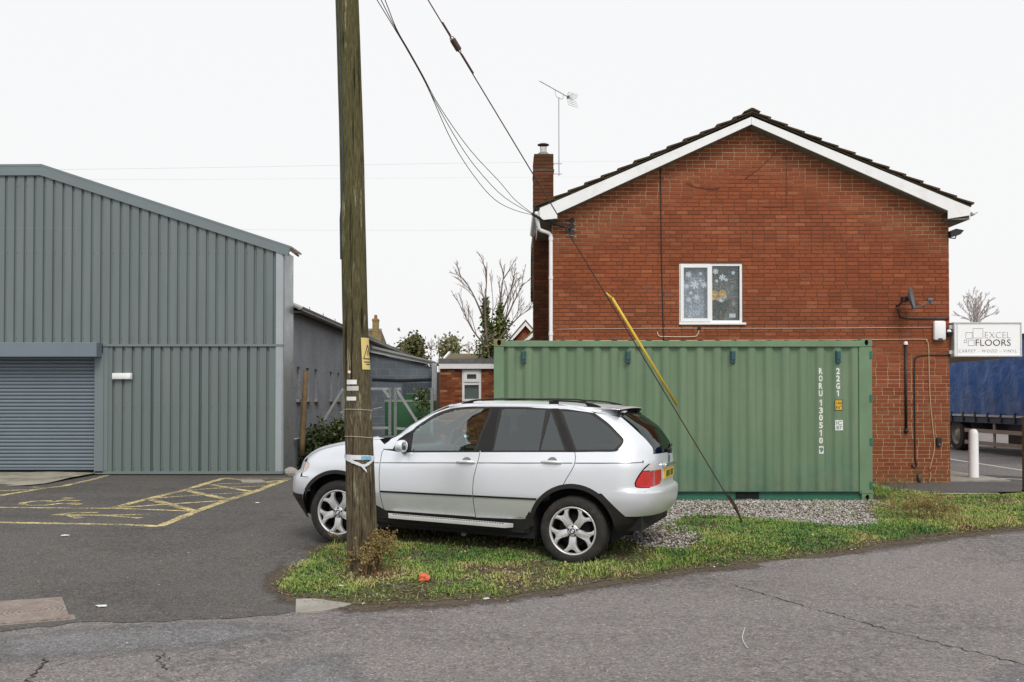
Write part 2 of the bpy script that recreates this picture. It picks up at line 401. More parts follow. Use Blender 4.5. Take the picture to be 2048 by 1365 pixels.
# cracks
M_crack = simple('crack', (.018, .017, .016), .95, amt=.2)
def crack(pp, wd, par):
    pts = [G(*p) for p in pp]; ribbon(pts, wd * .7, .0045, 'crack', M_crack, par, jit=wd * 1.6, wj=.8)
crack([(1470, 1172), (1540, 1193), (1620, 1217), (1700, 1238), (1780, 1262), (1860, 1283), (1960, 1308), (2048, 1331), (2120, 1350)], .016, road)
crack([(95, 1318), (78, 1335), (62, 1352), (55, 1380)], .02, road)
crack([(310, 1313), (322, 1326), (326, 1342)], .018, road)
crack([(330, 1308), (338, 1320)], .015, road)
crack([(110, 1333), (150, 1322), (155, 1320)], .012, road)
crack([(1100, 1195), (1130, 1190)], .03, road)
# shop-front hardstanding, road with lines on the right
shop_poly = [G(1745, 968), G(1800, 985), G(1850, 990), G(2046, 984), (xr + .2, yr + 3.2), (70, yr + 14), (70, 60), (5.2, 60), (5.2, 19.0)]
shopf = sheet('forecourt', shop_poly, M_tarmac_dark, .006, 1.2); tag(shopf, kind='structure')
st_poly = [(8.9, 21.6), (11.2, 19.4), (13.5, 17.0), (70, 17.0), (70, 300), (8.9, 300)]
street = sheet('side_street', st_poly, M_road, .012, 6); tag(street, kind='structure')
pv = MB(); pv.box(8.3, 9.6, 19.2, 44, .05, .135); 
pav = pv.build('pavement', M_conc2); tag(pav, kind='structure')
M_white_paint = simple('white_line_paint', (.62, .62, .60), .8, amt=.15, scale=8)
def line_xy(pts, wd, name='white_line', par=None, m=None, off=.0165): return ribbon(pts, wd, off, name, m or M_white_paint, par)
line_xy([G(1895, 919), G(2048, 943), G(2200, 965)], .10, par=street); line_xy([G(1958, 957), G(2048, 961), G(2200, 967)], .09, par=street)

# apron in front of the shutter
ap = [G(-420, 978), G(-200, 976), G(0, 974), G(60, 973), G(95, 969), G(140, 960), G(190, 951), G(222, 948), (-8.0, 20.9), (-16, 20.9), (-16, 19)]
apr = sheet('concrete_apron', ap, M_conc, .012, .3, zf=lambda x, y: gz(y) + .05 * max(0, min(1, (y - 18.9) / 1.2)) + .02 * math.sin(x * 3.1) * math.sin(y * 4)); tag(apr, kind='structure')
# worn yellow bay markings
def yellowmat():
    t = NT('yellow_line_paint'); c = vary(t, (.74, .62, .30), .15, 5)
    m_ = t.ramp(t.math('ADD', t.math('MULTIPLY', t.noise(22, 5, .75), .65), t.math('MULTIPLY', t.noise(2.2, 3), .35)), [(.425, 0.0), (.58, .92)])
    b = t.bsdf(c, .85, spec=.2); tr = t.n('ShaderNodeBsdfTransparent'); mxs = t.n('ShaderNodeMixShader')
    t.l(m_, mxs.inputs[0]); t.l(tr.outputs[0], mxs.inputs[1]); t.l(b.outputs[0], mxs.inputs[2]); t.l(mxs.outputs[0], t.out.inputs[0]); return t.m
M_yel = yellowmat()
Z = lambda a, b: (a / 3.413, 920 + b / 3.413)
def yl(pts, wd=.10, name='yellow_line'):
    return ribbon([G(*Z(*p)) for p in pts], wd * 1.25, .0085, name, M_yel, park, wj=.18)
yl([(1980, 130), (1740, 220), (1560, 275), (1340, 355), (1090, 458)], .11)
yl([(1090, 458), (850, 447), (480, 440), (0, 432), (-500, 428)], .10)
yl([(1980, 130), (1530, 128)], .1); yl([(1530, 128), (1265, 210), (1010, 270), (760, 335)], .11)
yl([(760, 335), (300, 332), (0, 328), (-400, 325)], .08)
yl([(1340, 355), (780, 335)], .08); yl([(1340, 355), (1160, 308), (1010, 270)], .11); yl([(1545, 280), (1250, 300), (800, 330)], .085)
yl([(1545, 272), (1265, 210)], .11); yl([(1700, 226), (1400, 240), (1060, 265)], .085); yl([(1730, 222), (1440, 172)], .1)
yl([(1850, 180), (1600, 190), (1300, 208)], .085); yl([(1890, 165), (1550, 130)], .09); yl([(1940, 140), (1760, 160), (1480, 168)], .08)
yl([(360, 380), (720, 383), (960, 402)], .085, 'yellow_arrow'); yl([(360, 380), (500, 366), (670, 364)], .08, 'yellow_arrow'); yl([(470, 380), (545, 403)], .09, 'yellow_arrow'); yl([(720, 383), (1020, 376)], .08, 'yellow_arrow')
yl([(355, 283), (250, 285), (160, 296), (150, 306), (200, 315), (320, 313), (420, 300)], .085, 'yellow_wheelchair_symbol'); yl([(340, 294), (440, 278), (540, 283)], .1, 'yellow_wheelchair_symbol'); yl([(430, 264), (495, 266)], .12, 'yellow_wheelchair_symbol'); yl([(455, 300), (545, 308)], .09, 'yellow_wheelchair_symbol'); yl([(500, 292), (535, 305)], .09, 'yellow_wheelchair_symbol')
yl([(0, 215), (200, 207), (300, 197)], .085); yl([(-300, 300), (0, 248), (300, 197), (430, 183), (620, 140), (750, 103)], .10); yl([(220, 188), (300, 197)], .09)

# soil and grit washed over the edges of the tarmac
def gritmat():
    t = NT('edge_grit'); c = t.ramp(t.noise(20, 5, .7), [(.3, (.06, .047, .034)), (.6, (.13, .105, .08)), (.8, (.22, .19, .155))]); b = t.bsdf(c, .95, 0, spec=.1)
    u = t.n('ShaderNodeAttribute', attribute_name='tint').outputs['Fac']; m_ = t.ramp(t.math('SUBTRACT', t.math('ADD', t.math('MULTIPLY', t.noise(3.0, 5, .7), .6), t.math('MULTIPLY', t.noise(28, 5, .75), .6)), u), [(.02, 0), (.3, .9)])
    tr = t.n('ShaderNodeBsdfTransparent'); ms = t.n('ShaderNodeMixShader'); t.l(m_, ms.inputs[0]); t.l(tr.outputs[0], ms.inputs[1]); t.l(b.outputs[0], ms.inputs[2]); t.l(ms.outputs[0], t.out.inputs[0]); return t.m
def grit(pxs, wd, par):
    P = [Vector((*G(*p), 0)) for p in pxs]; D = []
    for a, b in zip(P[:-1], P[1:]): k = max(1, int((b - a).length / .15)); D += [a.lerp(b, i / k) for i in range(k)]
    D.append(P[-1]); V, T_ = [], []
    for i, p in enumerate(D):
        d = (D[min(i + 1, len(D) - 1)] - D[max(0, i - 1)]).normalized(); n_ = Vector((d.y, -d.x, 0))
        for u in (-.35, 0, .33, .66, 1): q = p + n_ * wd * u; V.append((q.x, q.y, gz(q.y) + .0075)); T_.append(.22 + .62 * max(0, u))
    Fc = [(i * 5 + k, (i + 1) * 5 + k, (i + 1) * 5 + k + 1, i * 5 + k + 1) for i in range(len(D) - 1) for k in range(4)]
    return recalc_up(bigmesh('edge_grit', V, Fc, M_grit, par, attr=T_))
M_grit = gritmat()
grit(EDGE_FRONT[2:], .5, road); grit([(720, 1075), (690, 1078), (655, 1088), (620, 1103), (590, 1124), (562, 1150), (548, 1172), (556, 1184), (600, 1198)], .28, park)
# inspection cover
mh = thing('manhole_cover', 'rusty brown patterned metal cover set in the asphalt', 'manhole cover', (*G(60, 1225), gz(7)))
def rel(o, pts): return [(p[0] - o.location.x, p[1] - o.location.y) for p in pts]
cpoly = [G(-260, 1222), G(134, 1193), G(152, 1240), G(-260, 1276)]
def rustmat():
    t = NT('rusty_iron'); c = t.ramp(t.noise(6, 6, .7), [(.3, (.22, .17, .145)), (.55, (.32, .265, .235)), (.75, (.40, .345, .31))])
    v1 = t.n('ShaderNodeTexWave', wave_type='RINGS', rings_direction='Z'); t.l(t.scalev(t.obj(), (1, .9, 1)), v1.inputs['Vector']); v1.inputs['Scale'].default_value = 7.5; v1.inputs['Distortion'].default_value = 3.0; v1.inputs['Detail Scale'].default_value = 3.5
    h = v1.outputs['Fac']; c = t.mix(t.ramp(h, [(.2, .55), (.5, 0)]), c, (.11, .08, .065)); t.bsdf(c, .7, .25, t.bump(h, .7, .012)); return t.m
M_rust = rustmat()
loc0 = mh.location
def slabp(name, poly, z0, z1, m, parent, org):
    b = MB(); b.prism([(p[0] - org[0], p[1] - org[1]) for p in poly], lambda p: (p[0], p[1], z0), lambda p: (p[0], p[1], z1)); return b.build(name, m, parent)
def inset(poly, d):
    c = (sum(p[0] for p in poly) / len(poly), sum(p[1] for p in poly) / len(poly))
    return [(c[0] + (p[0] - c[0]) * (1 - d), c[1] + (p[1] - c[1]) * (1 - d)) for p in poly]
mzz = gz(7.6) - mh.location.z
slabp('frame', cpoly, mzz - .03, mzz + .012, simple('cast_iron_frame', (.24, .21, .18), .75, .2), mh, loc0)
slabp('cover_plate', inset(cpoly, .06), mzz, mzz + .022, M_rust, mh, loc0)
# flush concrete slab at the verge
sl = thing('concrete_slab', 'pale concrete slab let into the ground below the wooden pole', 'slab', (*G(650, 1212), gz(7.9)))
sp_ = [G(592, 1200), G(740, 1197), G(715, 1206), G(690, 1215), G(640, 1226), G(591, 1229)]
slabp('slab_block', sp_, gz(7.9) - sl.location.z - .05, gz(7.9) - sl.location.z + .02, M_conc2, sl, sl.location)
# ================================================================== HOUSE
YH = 19.0; YB = 18.70
def brick_nodes(t, rnd):
    c = t.ramp(rnd, [(0, (.20, .056, .026)), (.2, (.24, .066, .029)), (.45, (.262, .073, .031)), (.65, (.285, .083, .035)), (.82, (.25, .068, .031)), (.95, (.33, .11, .05)), (1, (.21, .076, .048))])
    v = t.noise(1.1, 4, .6); c = t.mix(1, c, t.ramp(v, [(.3, .87), (.7, 1.13)]), 'MULTIPLY')
    v2 = t.noise(.45, 5, .65, dist=.6); c = t.mix(1, c, t.ramp(v2, [(.3, .86), (.7, 1.12)]), 'MULTIPLY')
    s = t.noise(42, 5, .8); c = t.mix(t.ramp(s, [(.46, 0), (.66, .75)]), c, (.175, .055, .027))
    pale = t.noise(30, 4, .7); c = t.mix(t.ramp(pale, [(.60, 0), (.74, .7)]), c, (.42, .20, .10))
    # damp algae close to the ground
    z = t.sep()[2]; al = t.math('MULTIPLY', t.ramp(z, [(.0, 1.0), (.045, 0.0)]), 1)
    return c
def mk_brick(name, mode):
    t = NT(name)
    if mode == 'object': rnd = t.n('ShaderNodeObjectInfo').outputs['Random']
    else: rnd = t.n('ShaderNodeNewGeometry').outputs['Random Per Island']
    c = brick_nodes(t, rnd)
    z = t.sep()[2]; a = t.math('MULTIPLY', t.math('SUBTRACT', .42, z), 3.0, True); a = t.math('MULTIPLY', a, t.ramp(t.noise(5, 4), [(.4, 0), (.6, .8)]))
    c = t.mix(a, c, (.10, .085, .03))
    t.bsdf(c, .88, 0, t.bump(t.noise(90, 5, .7), .45, .006), spec=.2); return t.m
M_brick_o = mk_brick('brick_single', 'object'); M_brick_i = mk_brick('brick_face', 'island')
def mortar():
    t = NT('mortar'); x, y, z = t.sep()
    # newer pale pointing low down and in the sheltered strip under the verge, sooty elsewhere
    n_ = t.noise(.9, 4, .6); ax = t.math('ABSOLUTE', t.math('SUBTRACT', x, 4.58))
    verge = t.math('ADD', z, t.math('MULTIPLY', ax, .455)); f = t.math('MULTIPLY', t.math('SUBTRACT', verge, 5.95), 1.6, True)
    low = t.math('MULTIPLY', t.math('SUBTRACT', 2.95, z), 1.3, True)
    f = t.math('MULTIPLY', t.math('MAXIMUM', f, low), t.ramp(n_, [(.25, .75), (.6, 1)]))
    c = t.mix(f, (.150, .070, .044), (.46, .34, .215)); c = vary(t, c, .2, 12)
    t.bsdf(c, .95, 0, t.bump(t.noise(120, 3), .4, .004), spec=.1); return t.m
M_mortar = mortar()
def brickwall_mat(name, dark=1.0):
    t = NT(name); b = t.n('ShaderNodeTexBrick'); x, y, z = t.sep(); cm = t.n('ShaderNodeCombineXYZ'); t.l(t.math('ADD', x, y), cm.inputs[0]); t.l(z, cm.inputs[1]); t.l(cm.outputs[0], b.inputs['Vector'])
    b.inputs['Scale'].default_value = 1; b.inputs['Brick Width'].default_value = .225; b.inputs['Row Height'].default_value = .075; b.inputs['Mortar Size'].default_value = .005
    b.inputs['Color1'].default_value = (.30 * dark, .072 * dark, .03 * dark, 1); b.inputs['Color2'].default_value = (.2 * dark, .05 * dark, .028 * dark, 1); b.inputs['Mortar'].default_value = (.24 * dark, .16 * dark, .1 * dark, 1)
    c = vary(t, b.outputs['Color'], .25, 3); t.bsdf(c, .9, 0, t.bump(b.outputs['Fac'], -.4, .006), spec=.2); return t.m
M_bwall = brickwall_mat('brick_wall_plain'); 
M_upvc = simple('white_upvc', (.78, .79, .80), .38, amt=.05, scale=3, dirt_shade=((.45, .44, .38), 2.5, .55, .35))
M_soffit = simple('soffit_board', (.17, .165, .13), .8, amt=.2, scale=5)
def tilemat():
    t = NT('mossy_roof_tile'); r_ = t.n('ShaderNodeObjectInfo').outputs['Random']
    c = t.ramp(r_, [(0, (.052, .036, .024)), (.5, (.072, .048, .031)), (1, (.040, .029, .021))])
    c = t.mix(t.ramp(t.noise(7, 5, .7), [(.5, 0), (.68, .75)]), c, (.085, .085, .03)); c = t.mix(t.ramp(t.noise(15, 3, .6), [(.68, 0), (.76, .9)]), c, (.42, .42, .36))
    t.bsdf(c, .92, 0, t.bump(t.noise(50, 5, .7), .6, .01), spec=.15); return t.m
M_tile = tilemat()
M_black = simple('black_plastic', (.012, .012, .013), .5, amt=.1)
M_pvcw = simple('white_pipe', (.80, .81, .82), .35, amt=.06, scale=4)

house = thing('brick_house', 'two-storey red brick building with gable end, white bargeboards and tiled roof', 'building', (4.57, YH, gz(YH)))
HX, HY, HZ = house.location
def HL(v): return (v[0] - HX, v[1] - HY, v[2] - HZ)
class HB(MB):
    def __init__(s, org): super().__init__(); s.org = Vector(org)
    def build(s, name, m, parent=None, smooth=False, loc=None, fix=True):
        o = s.org; s.v = [(v[0] - o.x, v[1] - o.y, v[2] - o.z) for v in s.v]
        return MB.build(s, name, m, parent, smooth, loc, fix)
def hb(): return HB(house.location)

XL = at(1105, 560, YH).x; XR = at(1899, 700, YH).x
bl0 = at(1114.5, 426.5, YB); bap = at(1503, 249, YB); br0 = at(1898, 424, YB)
def zlow(x):      # lower edge of the bargeboard
    return bl0.z + (bap.z - bl0.z) * (x - bl0.x) / (bap.x - bl0.x) if x < bap.x else br0.z + (bap.z - br0.z) * (br0.x - x) / (br0.x - bap.x)
XA = bap.x; zb = gz(YH) - .3
WX0, WX1 = at(1358.6, 590, YH).x, at(1485, 590, YH).x; WZ0, WZ1 = at(1420, 649, YH).z, at(1420, 527, YH).z
# mortar backing, four strips round the window opening
gw = hb()
top = lambda x: zlow(x) + .02
gw.xzprism([(XL, zb), (WX0, zb), (WX0, top(WX0)), (XL, top(XL))], YH, YH + .25)
gw.xzprism([(WX1, zb), (XR, zb), (XR, top(XR)), (XA, top(XA)), (WX1, top(WX1))], YH, YH + .25)
gw.xzprism([(WX0, zb), (WX1, zb), (WX1, WZ0), (WX0, WZ0)], YH, YH + .25)
gw.xzprism([(WX0, WZ1), (WX1, WZ1), (WX1, top(WX1)), (WX0, top(WX0))], YH, YH + .25)
gable = gw.build('gable_wall', M_mortar, house)

def clip(poly, a, b, c):   # keep a*x+b*z<=c
    out = []
    for i in range(len(poly)):
        p, q = poly[i], poly[(i + 1) % len(poly)]; dp = a * p[0] + b * p[1] - c; dq = a * q[0] + b * q[1] - c
        if dp <= 0: out.append(p)
        if dp * dq < 0: t_ = dp / (dp - dq); out.append((p[0] + (q[0] - p[0]) * t_, p[1] + (q[1] - p[1]) * t_))
    return out
bricks = []
kz = 0; z = .123 - .075 * 3
mL = (bap.z - bl0.z) / (bap.x - bl0.x); mR = (bap.z - br0.z) / (bap.x - br0.x)
while z < bap.z:
    off = (0 if kz % 2 else .1125) + random.uniform(-.012, .012); x = XL - .225 + off % .225; 
    while x < XR:
        wdt = .215
        if random.random() < .05: wdt = .103
        a0, a1 = x, x + wdt; x += wdt + .010
        dz = random.uniform(-.002, .002)
        rects = [(max(a0, XL + .001), min(a1, XR - .001))]
        if z + .065 > WZ0 + .0 and z < WZ1:
            nr = []
            for r0, r1 in rects:
                if r1 <= WX0 or r0 >= WX1: nr.append((r0, r1))
                else:
                    if r0 < WX0 - .03: nr.append((r0, WX0 - .002))
                    if r1 > WX1 + .03: nr.append((WX1 + .002, r1))
            rects = nr
        for r0, r1 in rects:
            if r1 - r0 < .02: continue
            zz0, zz1 = z + dz, z + dz + .065
            if r1 > WX0 and r0 < WX1:
                if zz0 < WZ0 < zz1: zz1 = WZ0 - .002
                if zz0 < WZ1 < zz1: zz0 = WZ1 + .002
                if zz1 - zz0 < .015: continue
            poly = [(r0, zz0), (r1, zz0), (r1, zz1), (r0, zz1)]
            poly = clip(poly, -mL, 1, bl0.z - mL * bl0.x + .015); poly = clip(poly, -mR, 1, br0.z - mR * br0.x + .015) if len(poly) > 2 else poly
            if len(poly) > 2: bricks.append((poly, len(poly) == 4 and abs(r1 - r0 - .215) < 1e-6 and abs(zz1 - zz0 - .065) < 1e-6 and abs(poly[2][1] - zz1) < 1e-9 and abs(poly[3][1] - zz1) < 1e-9))
    z += .075; kz += 1
def bpix(x, z_):
    d = Vector((x, YH, z_)) - CAMP; return 1024 + F * d.x / d.y, 800 - F * d.z / d.y
full = []
for i, (p, ok) in enumerate(bricks):
    if not ok: continue
    c = ((p[0][0] + p[2][0]) / 2, (p[0][1] + p[2][1]) / 2); q = bpix(*c)
    if (q[0] > 1756 or q[1] < 676) and q[0] > 1112 and q[1] < 955: full.append((math.hypot(c[0], c[1] - EYE), i, c))
full.sort(); chosen = set(i for _, i, _ in full[:300])
def brick_mesh(wd, ht, dp, name):
    b = MB(); c = .004
    b.add([(-wd / 2, 0, -ht / 2), (wd / 2, 0, -ht / 2), (wd / 2, 0, ht / 2), (-wd / 2, 0, ht / 2),
           (-wd / 2 + c, -dp, -ht / 2 + c), (wd / 2 - c, -dp, -ht / 2 + c), (wd / 2 - c, -dp, ht / 2 - c), (-wd / 2 + c, -dp, ht / 2 - c)],
          [(4, 5, 6, 7), (0, 1, 5, 4), (1, 2, 6, 5), (2, 3, 7, 6), (3, 0, 4, 7)])
    me = bpy.data.meshes.new(name); me.from_pydata(b.v, [], b.f); me.update(); return me
bm_ = brick_mesh(.214, .0640, .008, 'brick'); bm_.materials.append(M_brick_o)
for _, i, c in full[:300]:
    o = bpy.data.objects.new('brick', bm_); o.location = (c[0] - HX, YH + random.uniform(-.0015, .0012) - HY, c[1] - HZ); link(o, gable)
rest = hb()
for i, (p, ok) in enumerate(bricks):
    if i in chosen: continue
    n_ = len(p); cx_ = sum(a for a, _ in p) / n_; cz_ = sum(b for _, b in p) / n_; dp = .008 + random.uniform(-.0015, .0015); sh = lambda a, c_, hw: a + (c_ - a) * min(.3, .004 / max(hw, .01))
    f_ = [(cx_ + (a - cx_) * (1 - .004 / .108), YH - dp, cz_ + (b - cz_) * (1 - .004 / .033)) for a, b in p]
    rest.add([(a, YH, b) for a, b in p] + f_, [tuple(range(n_, 2 * n_))] + [(k, (k + 1) % n_, (k + 1) % n_ + n_, k + n_) for k in range(n_)])
rw = rest.build('brickwork', M_brick_i, gable, fix=False); tag(rw, kind='stuff')
# flip check: faces should look towards the camera
bmx = bmesh.new(); bmx.from_mesh(rw.data); bmesh.ops.recalc_face_normals(bmx, faces=bmx.faces)
for f in bmx.faces:
    if f.normal.y > .5: f.normal_flip()
bmx.to_mesh(rw.data); bmx.free()

# other walls
DEP = 14.0; eavez = zlow(XL) - .05
YR = 22.15; XB = XL + 1.15
b = hb(); b.box(XL, XL + .25, YH + .25, YR, zb, eavez + .1); b.build('side_wall', M_bwall, house)
b = hb(); b.box(XL + .25, XB + .25, YR - .25, YR, zb, eavez + .35); b.build('return_wall', M_bwall, house)
b = hb(); b.box(XB, XB + .25, YR, YH + DEP, zb, eavez + .4); b.build('side_wall', M_bwall, house)
b = hb(); b.box(XR - .25, XR, YH + .25, YH + DEP, zb, eavez + .1); b.build('side_wall', M_bwall, house)
b = hb(); b.xzprism([(XB, zb), (XR, zb), (XR, eavez), (XA, zlow(XA)), (XB, eavez + .4)], YH + DEP - .01, YH + DEP + .2); b.build('rear_wall', M_bwall, house)
# bargeboards: measured outlines at the verge plane
def PX(pts, Y): return [(at(a, b_, Y).x, at(a, b_, Y).z) for a, b_ in pts]
b = hb(); b.xzprism(PX([(1079.6, 416.5), (1502.7, 234), (1502.7, 249), (1114.5, 427), (1114.5, 437), (1087, 440), (1079.6, 435)], YB), YB, YB + .022); b.build('bargeboard', M_upvc, house)
b = hb(); b.xzprism(PX([(1503.3, 234), (1939.7, 414.3), (1939.7, 431), (1896, 438), (1896, 421.5), (1503.3, 249)], YB), YB, YB + .022); b.build('bargeboard', M_upvc, house)
# verge soffits of narrow boards
for side, (A, B) in (('l', (at(1114.5, 427, YB), bap)), ('r', (br0, bap))):
    L = (B - A).length; k = int(L / .30)
    for i in range(k):
        p, q = A.lerp(B, i / k), A.lerp(B, (i + .97) / k); b = hb()
        b.add([(p.x, YB + .023, p.z - .002), (q.x, YB + .023, q.z - .002), (q.x, YH + .02, q.z - .002), (p.x, YH + .02, p.z - .002), (p.x, YB + .023, p.z + .01), (q.x, YB + .023, q.z + .01), (q.x, YH + .02, q.z + .01), (p.x, YH + .02, p.z + .01)], [(0, 1, 2, 3), (4, 5, 6, 7), (0, 1, 5, 4), (1, 2, 6, 5), (2, 3, 7, 6), (3, 0, 4, 7)])
        b.build('soffit_board', M_soffit, house)
# eaves boxes and fascia running back
ez = at(1100, 438, YB).z
xl0, xl1 = at(1080, 430, YB).x, at(1113, 430, YB).x
b = hb(); b.box(xl0, XL + .1, YB + .024, YR - .9, ez - .005, ez + .012); b.build('eaves_soffit', M_soffit, house)
b = hb(); b.box(xl0 - .02, xl0 - .001, YB + .03, YR - .9, ez, ez + .17); b.build('fascia', M_upvc, house)
xr0, xr1 = at(1896, 430, YB).x, at(1940, 430, YB).x
b = hb(); b.box(XR - .12, xr1 - .003, YB + .024, YH + DEP, ez - .012, ez + .012); b.build('eaves_soffit', M_soffit, house)
b = hb(); b.box(xr1, xr1 + .02, YB + .03, YH + DEP, ez, ez + .17); b.build('fascia', M_upvc, house)
for xg in (xl0 - .09, xr1 + .09):
    b = hb(); pr = [(xg + .055 * math.cos(a), ez + .13 + .055 * math.sin(a)) for a in np.linspace(math.pi, 2 * math.pi, 9)]; pr += [(xg + .05 * math.cos(a), ez + .13 + .05 * math.sin(a)) for a in np.linspace(2 * math.pi, math.pi, 9)]
    b.xzprism(pr, YB - .02, YR - .9 if xg < 3 else YH + DEP); b.build('gutter', M_upvc, house, smooth=False)
# white downpipe with swan neck
b = hb(); dp_ = [at(1073, 424, YB + .05), at(1074.5, 440, YB + .05), at(1077.5, 457, YB + .1), at(1081, 461, YB + .12), at(1097, 466, YH - .06), at(1101.5, 471, YH - .045), at(1102, 490, YH - .045), at(1102, 640, YH - .045)]
dp_.append(Vector((dp_[-1].x, dp_[-1].y, gz(YH))))
b.tube(dp_, .036, 10); dpipe = b.build('downpipe', M_pvcw, house); sharpen(dpipe, 50)
for yy in (478, 556, 668):
    b = hb(); c = at(1102, yy, YH - .045); b.tube([c - Vector((0, 0, .03)), c + Vector((0, 0, .03))], .043, 10); b.build('pipe_clip', M_pvcw, house)
# roof: stepped courses of tiles, single tiles along the verge
roof = hb(); apx = at(1504, 228, YB)
eL = at(1074, 417, YB); eR = at(1943, 413.5, YB)
def roofslab(e, a, y0, y1, up=.0, th=.03):
    b = hb(); d = (Vector((a.x, 0, a.z)) - Vector((e.x, 0, e.z))); n_ = Vector((-d.z, 0, d.x)).normalized(); 
    if n_.z < 0: n_ = -n_
    p = [Vector((e.x, 0, e.z)) + n_ * up, Vector((a.x, 0, a.z)) + n_ * up, Vector((a.x, 0, a.z)) + n_ * (up + th), Vector((e.x, 0, e.z)) + n_ * (up + th)]
    b.xzprism([(v.x, v.z) for v in p], y0, y1); return b
rb = roofslab(eL, apx, YB + .004, YR, -.004, .022); eLb = eL.lerp(apx, 3.0 / 13); rb3 = roofslab(eLb, apx, YR, YH + DEP + .3, -.004, .022); rb2 = roofslab(eR, apx, YB + .006, YH + DEP + .3, -.004, .022); rb.v += []
n0 = len(rb.v); rb.v += rb2.v; rb.f += [tuple(i + n0 for i in f) for f in rb2.f]
n0 = len(rb.v); rb.v += rb3.v; rb.f += [tuple(i + n0 for i in f) for f in rb3.f]
roof = rb.build('roof', simple('roof_bed', (.06, .045, .03), .95, dirt_shade=((.09, .09, .04), 6, .5, .6)), house)
for e in (eL, eR):
    d = Vector((apx.x - e.x, 0, apx.z - e.z)); L = d.length; d.normalize(); n_ = Vector((-d.z, 0, d.x)); n_ = n_ if n_.z > 0 else -n_
    k = 13; st = L / k
    for i in range(k):
        a = Vector((e.x, 0, e.z)) + d * (st * i - .015); c = a + d * (st + .05)
        def tp(y0, y1, nm, jz=0.0):
            b = hb(); p = [a + n_ * (.042 + jz), c + n_ * .018, c + n_ * .038, a + n_ * (.078 + jz)]
            b.xzprism([(v.x, v.z) for v in p], y0, y1); return b.build(nm, M_tile, roof)
        tp(YB - .03 + random.uniform(-.01, .01), YB + .29, 'verge_tile', random.uniform(-.004, .006))
        tp(YB + .295, YR if (e is eL and i < 3) else YH + DEP + .28, 'tile_course', random.uniform(-.003, .003))
b = hb(); rdg = [(apx.x - .16, apx.z + .035), (apx.x - .02, apx.z + .105), (apx.x + .02, apx.z + .105), (apx.x + .16, apx.z + .035), (apx.x + .1, apx.z + .03), (apx.x, apx.z + .07), (apx.x - .1, apx.z + .03)]
for i in range(28):
    b = hb(); b.xzprism(rdg, YB - .035 + i * .45, YB - .035 + i * .45 + .44); b.build('ridge_tile', M_tile, roof)
# window
wc = at(1421.8, 588, YH); 
def frame(b, x0, x1, z0, z1, t_, y0, y1):
    b.box(x0, x1, y0, y1, z0, z0 + t_); b.box(x0, x1, y0, y1, z1 - t_, z1); b.box(x0, x0 + t_, y0, y1, z0 + t_, z1 - t_); b.box(x1 - t_, x1, y0, y1, z0 + t_, z1 - t_); return b
b = frame(hb(), WX0 + .003, WX1 - .003, WZ0 + .03, WZ1 - .003, .045, YH + .015, YH + .09)
xm = at(1421.5, 588, YH).x; b.box(xm - .03, xm + .03, YH + .016, YH + .089, WZ0 + .076, WZ1 - .049)
window = b.build('window', M_upvc, house); tag(window, 'white plastic window with lace curtains, above the container')
b = hb(); b.bbox(WX0 - .01, WX1 + .06, YH - .05, YH + .07, WZ0 - .012, WZ0 + .028, .006); b.build('sill', M_upvc, window)
b = frame(hb(), WX0 + .025, xm - .005, WZ0 + .055, WZ1 - .025, .058, YH - .012, YH + .035); b.build('casement', M_upvc, window)
M_glassw = NT('window_glass')
def glassmat(t, tint, refl, rough=.02):
    tr = t.n('ShaderNodeBsdfTransparent'); tr.inputs[0].default_value = (*tint, 1); gl = t.n('ShaderNodeBsdfGlossy'); gl.inputs['Roughness'].default_value = rough; gl.inputs[0].default_value = (.90, .97, .97, 1)
    fr = t.n('ShaderNodeLayerWeight'); fr.inputs[0].default_value = .35
    f_ = t.math('ADD', t.math('MULTIPLY', fr.outputs['Facing'], 1 - refl), refl, True) if False else t.math('ADD', t.math('MULTIPLY', t.math('POWER', fr.outputs['Facing'], 2.0), .35), refl, True)
    ms = t.n('ShaderNodeMixShader'); t.l(f_, ms.inputs[0]); t.l(tr.outputs[0], ms.inputs[1]); t.l(gl.outputs[0], ms.inputs[2]); t.l(ms.outputs[0], t.out.inputs[0]); return t.m
M_glassw = glassmat(M_glassw, (.9, .92, .93), .06)
lx0, lx1 = at(1367.8, 588, YH).x, at(1414.5, 588, YH).x; rx0, rx1 = at(1423.8, 588, YH).x, at(1476.8, 588, YH).x
pz0, pz1 = at(1400, 637, YH).z, at(1400, 535, YH).z
b = hb(); b.box(lx0 - .01, lx1 + .01, YH + .012, YH + .018, pz0 - .01, pz1 + .01); b.build('pane', M_glassw, window)
b = hb(); b.box(rx0 - .01, rx1 + .01, YH + .05, YH + .056, pz0 - .04, pz1 + .04); b.build('pane', M_glassw, window)
def lace(name, dark, light, sc):
    t = NT(name); v = t.vor(sc, out='Distance'); v2 = t.vor(sc * 2.7, out='Distance', feature='DISTANCE_TO_EDGE')
    f_ = t.math('ADD', t.ramp(v, [(.25, 1), (.5, 0)]), t.ramp(v2, [(.02, .6), (.1, 0)]), True)
    t.bsdf(t.mix(f_, dark, light), .9, spec=.1); return t.m
b = hb(); b.grid([[(lx0 - .05 + (lx1 - lx0 + .1) * i / 24, YH + .14 + .008 * math.sin(i * 1.5), z_) for i in range(25)] for z_ in (pz0 - .1, pz1 + .1)]); b.build('net_curtain', lace('net_curtain', (.30, .32, .37), (.60, .63, .70), 22), window, fix=False)
b = hb(); b.grid([[(rx0 - .05 + (rx1 - rx0 + .1) * i / 24, YH + .22 + .01 * math.sin(i * 1.7), z_) for i in range(25)] for z_ in (pz0 - .1, pz1 + .1)]); b.build('lace_curtain', lace('lace_curtain', (.09, .09, .075), (.36, .36, .34), 26), window, fix=False)
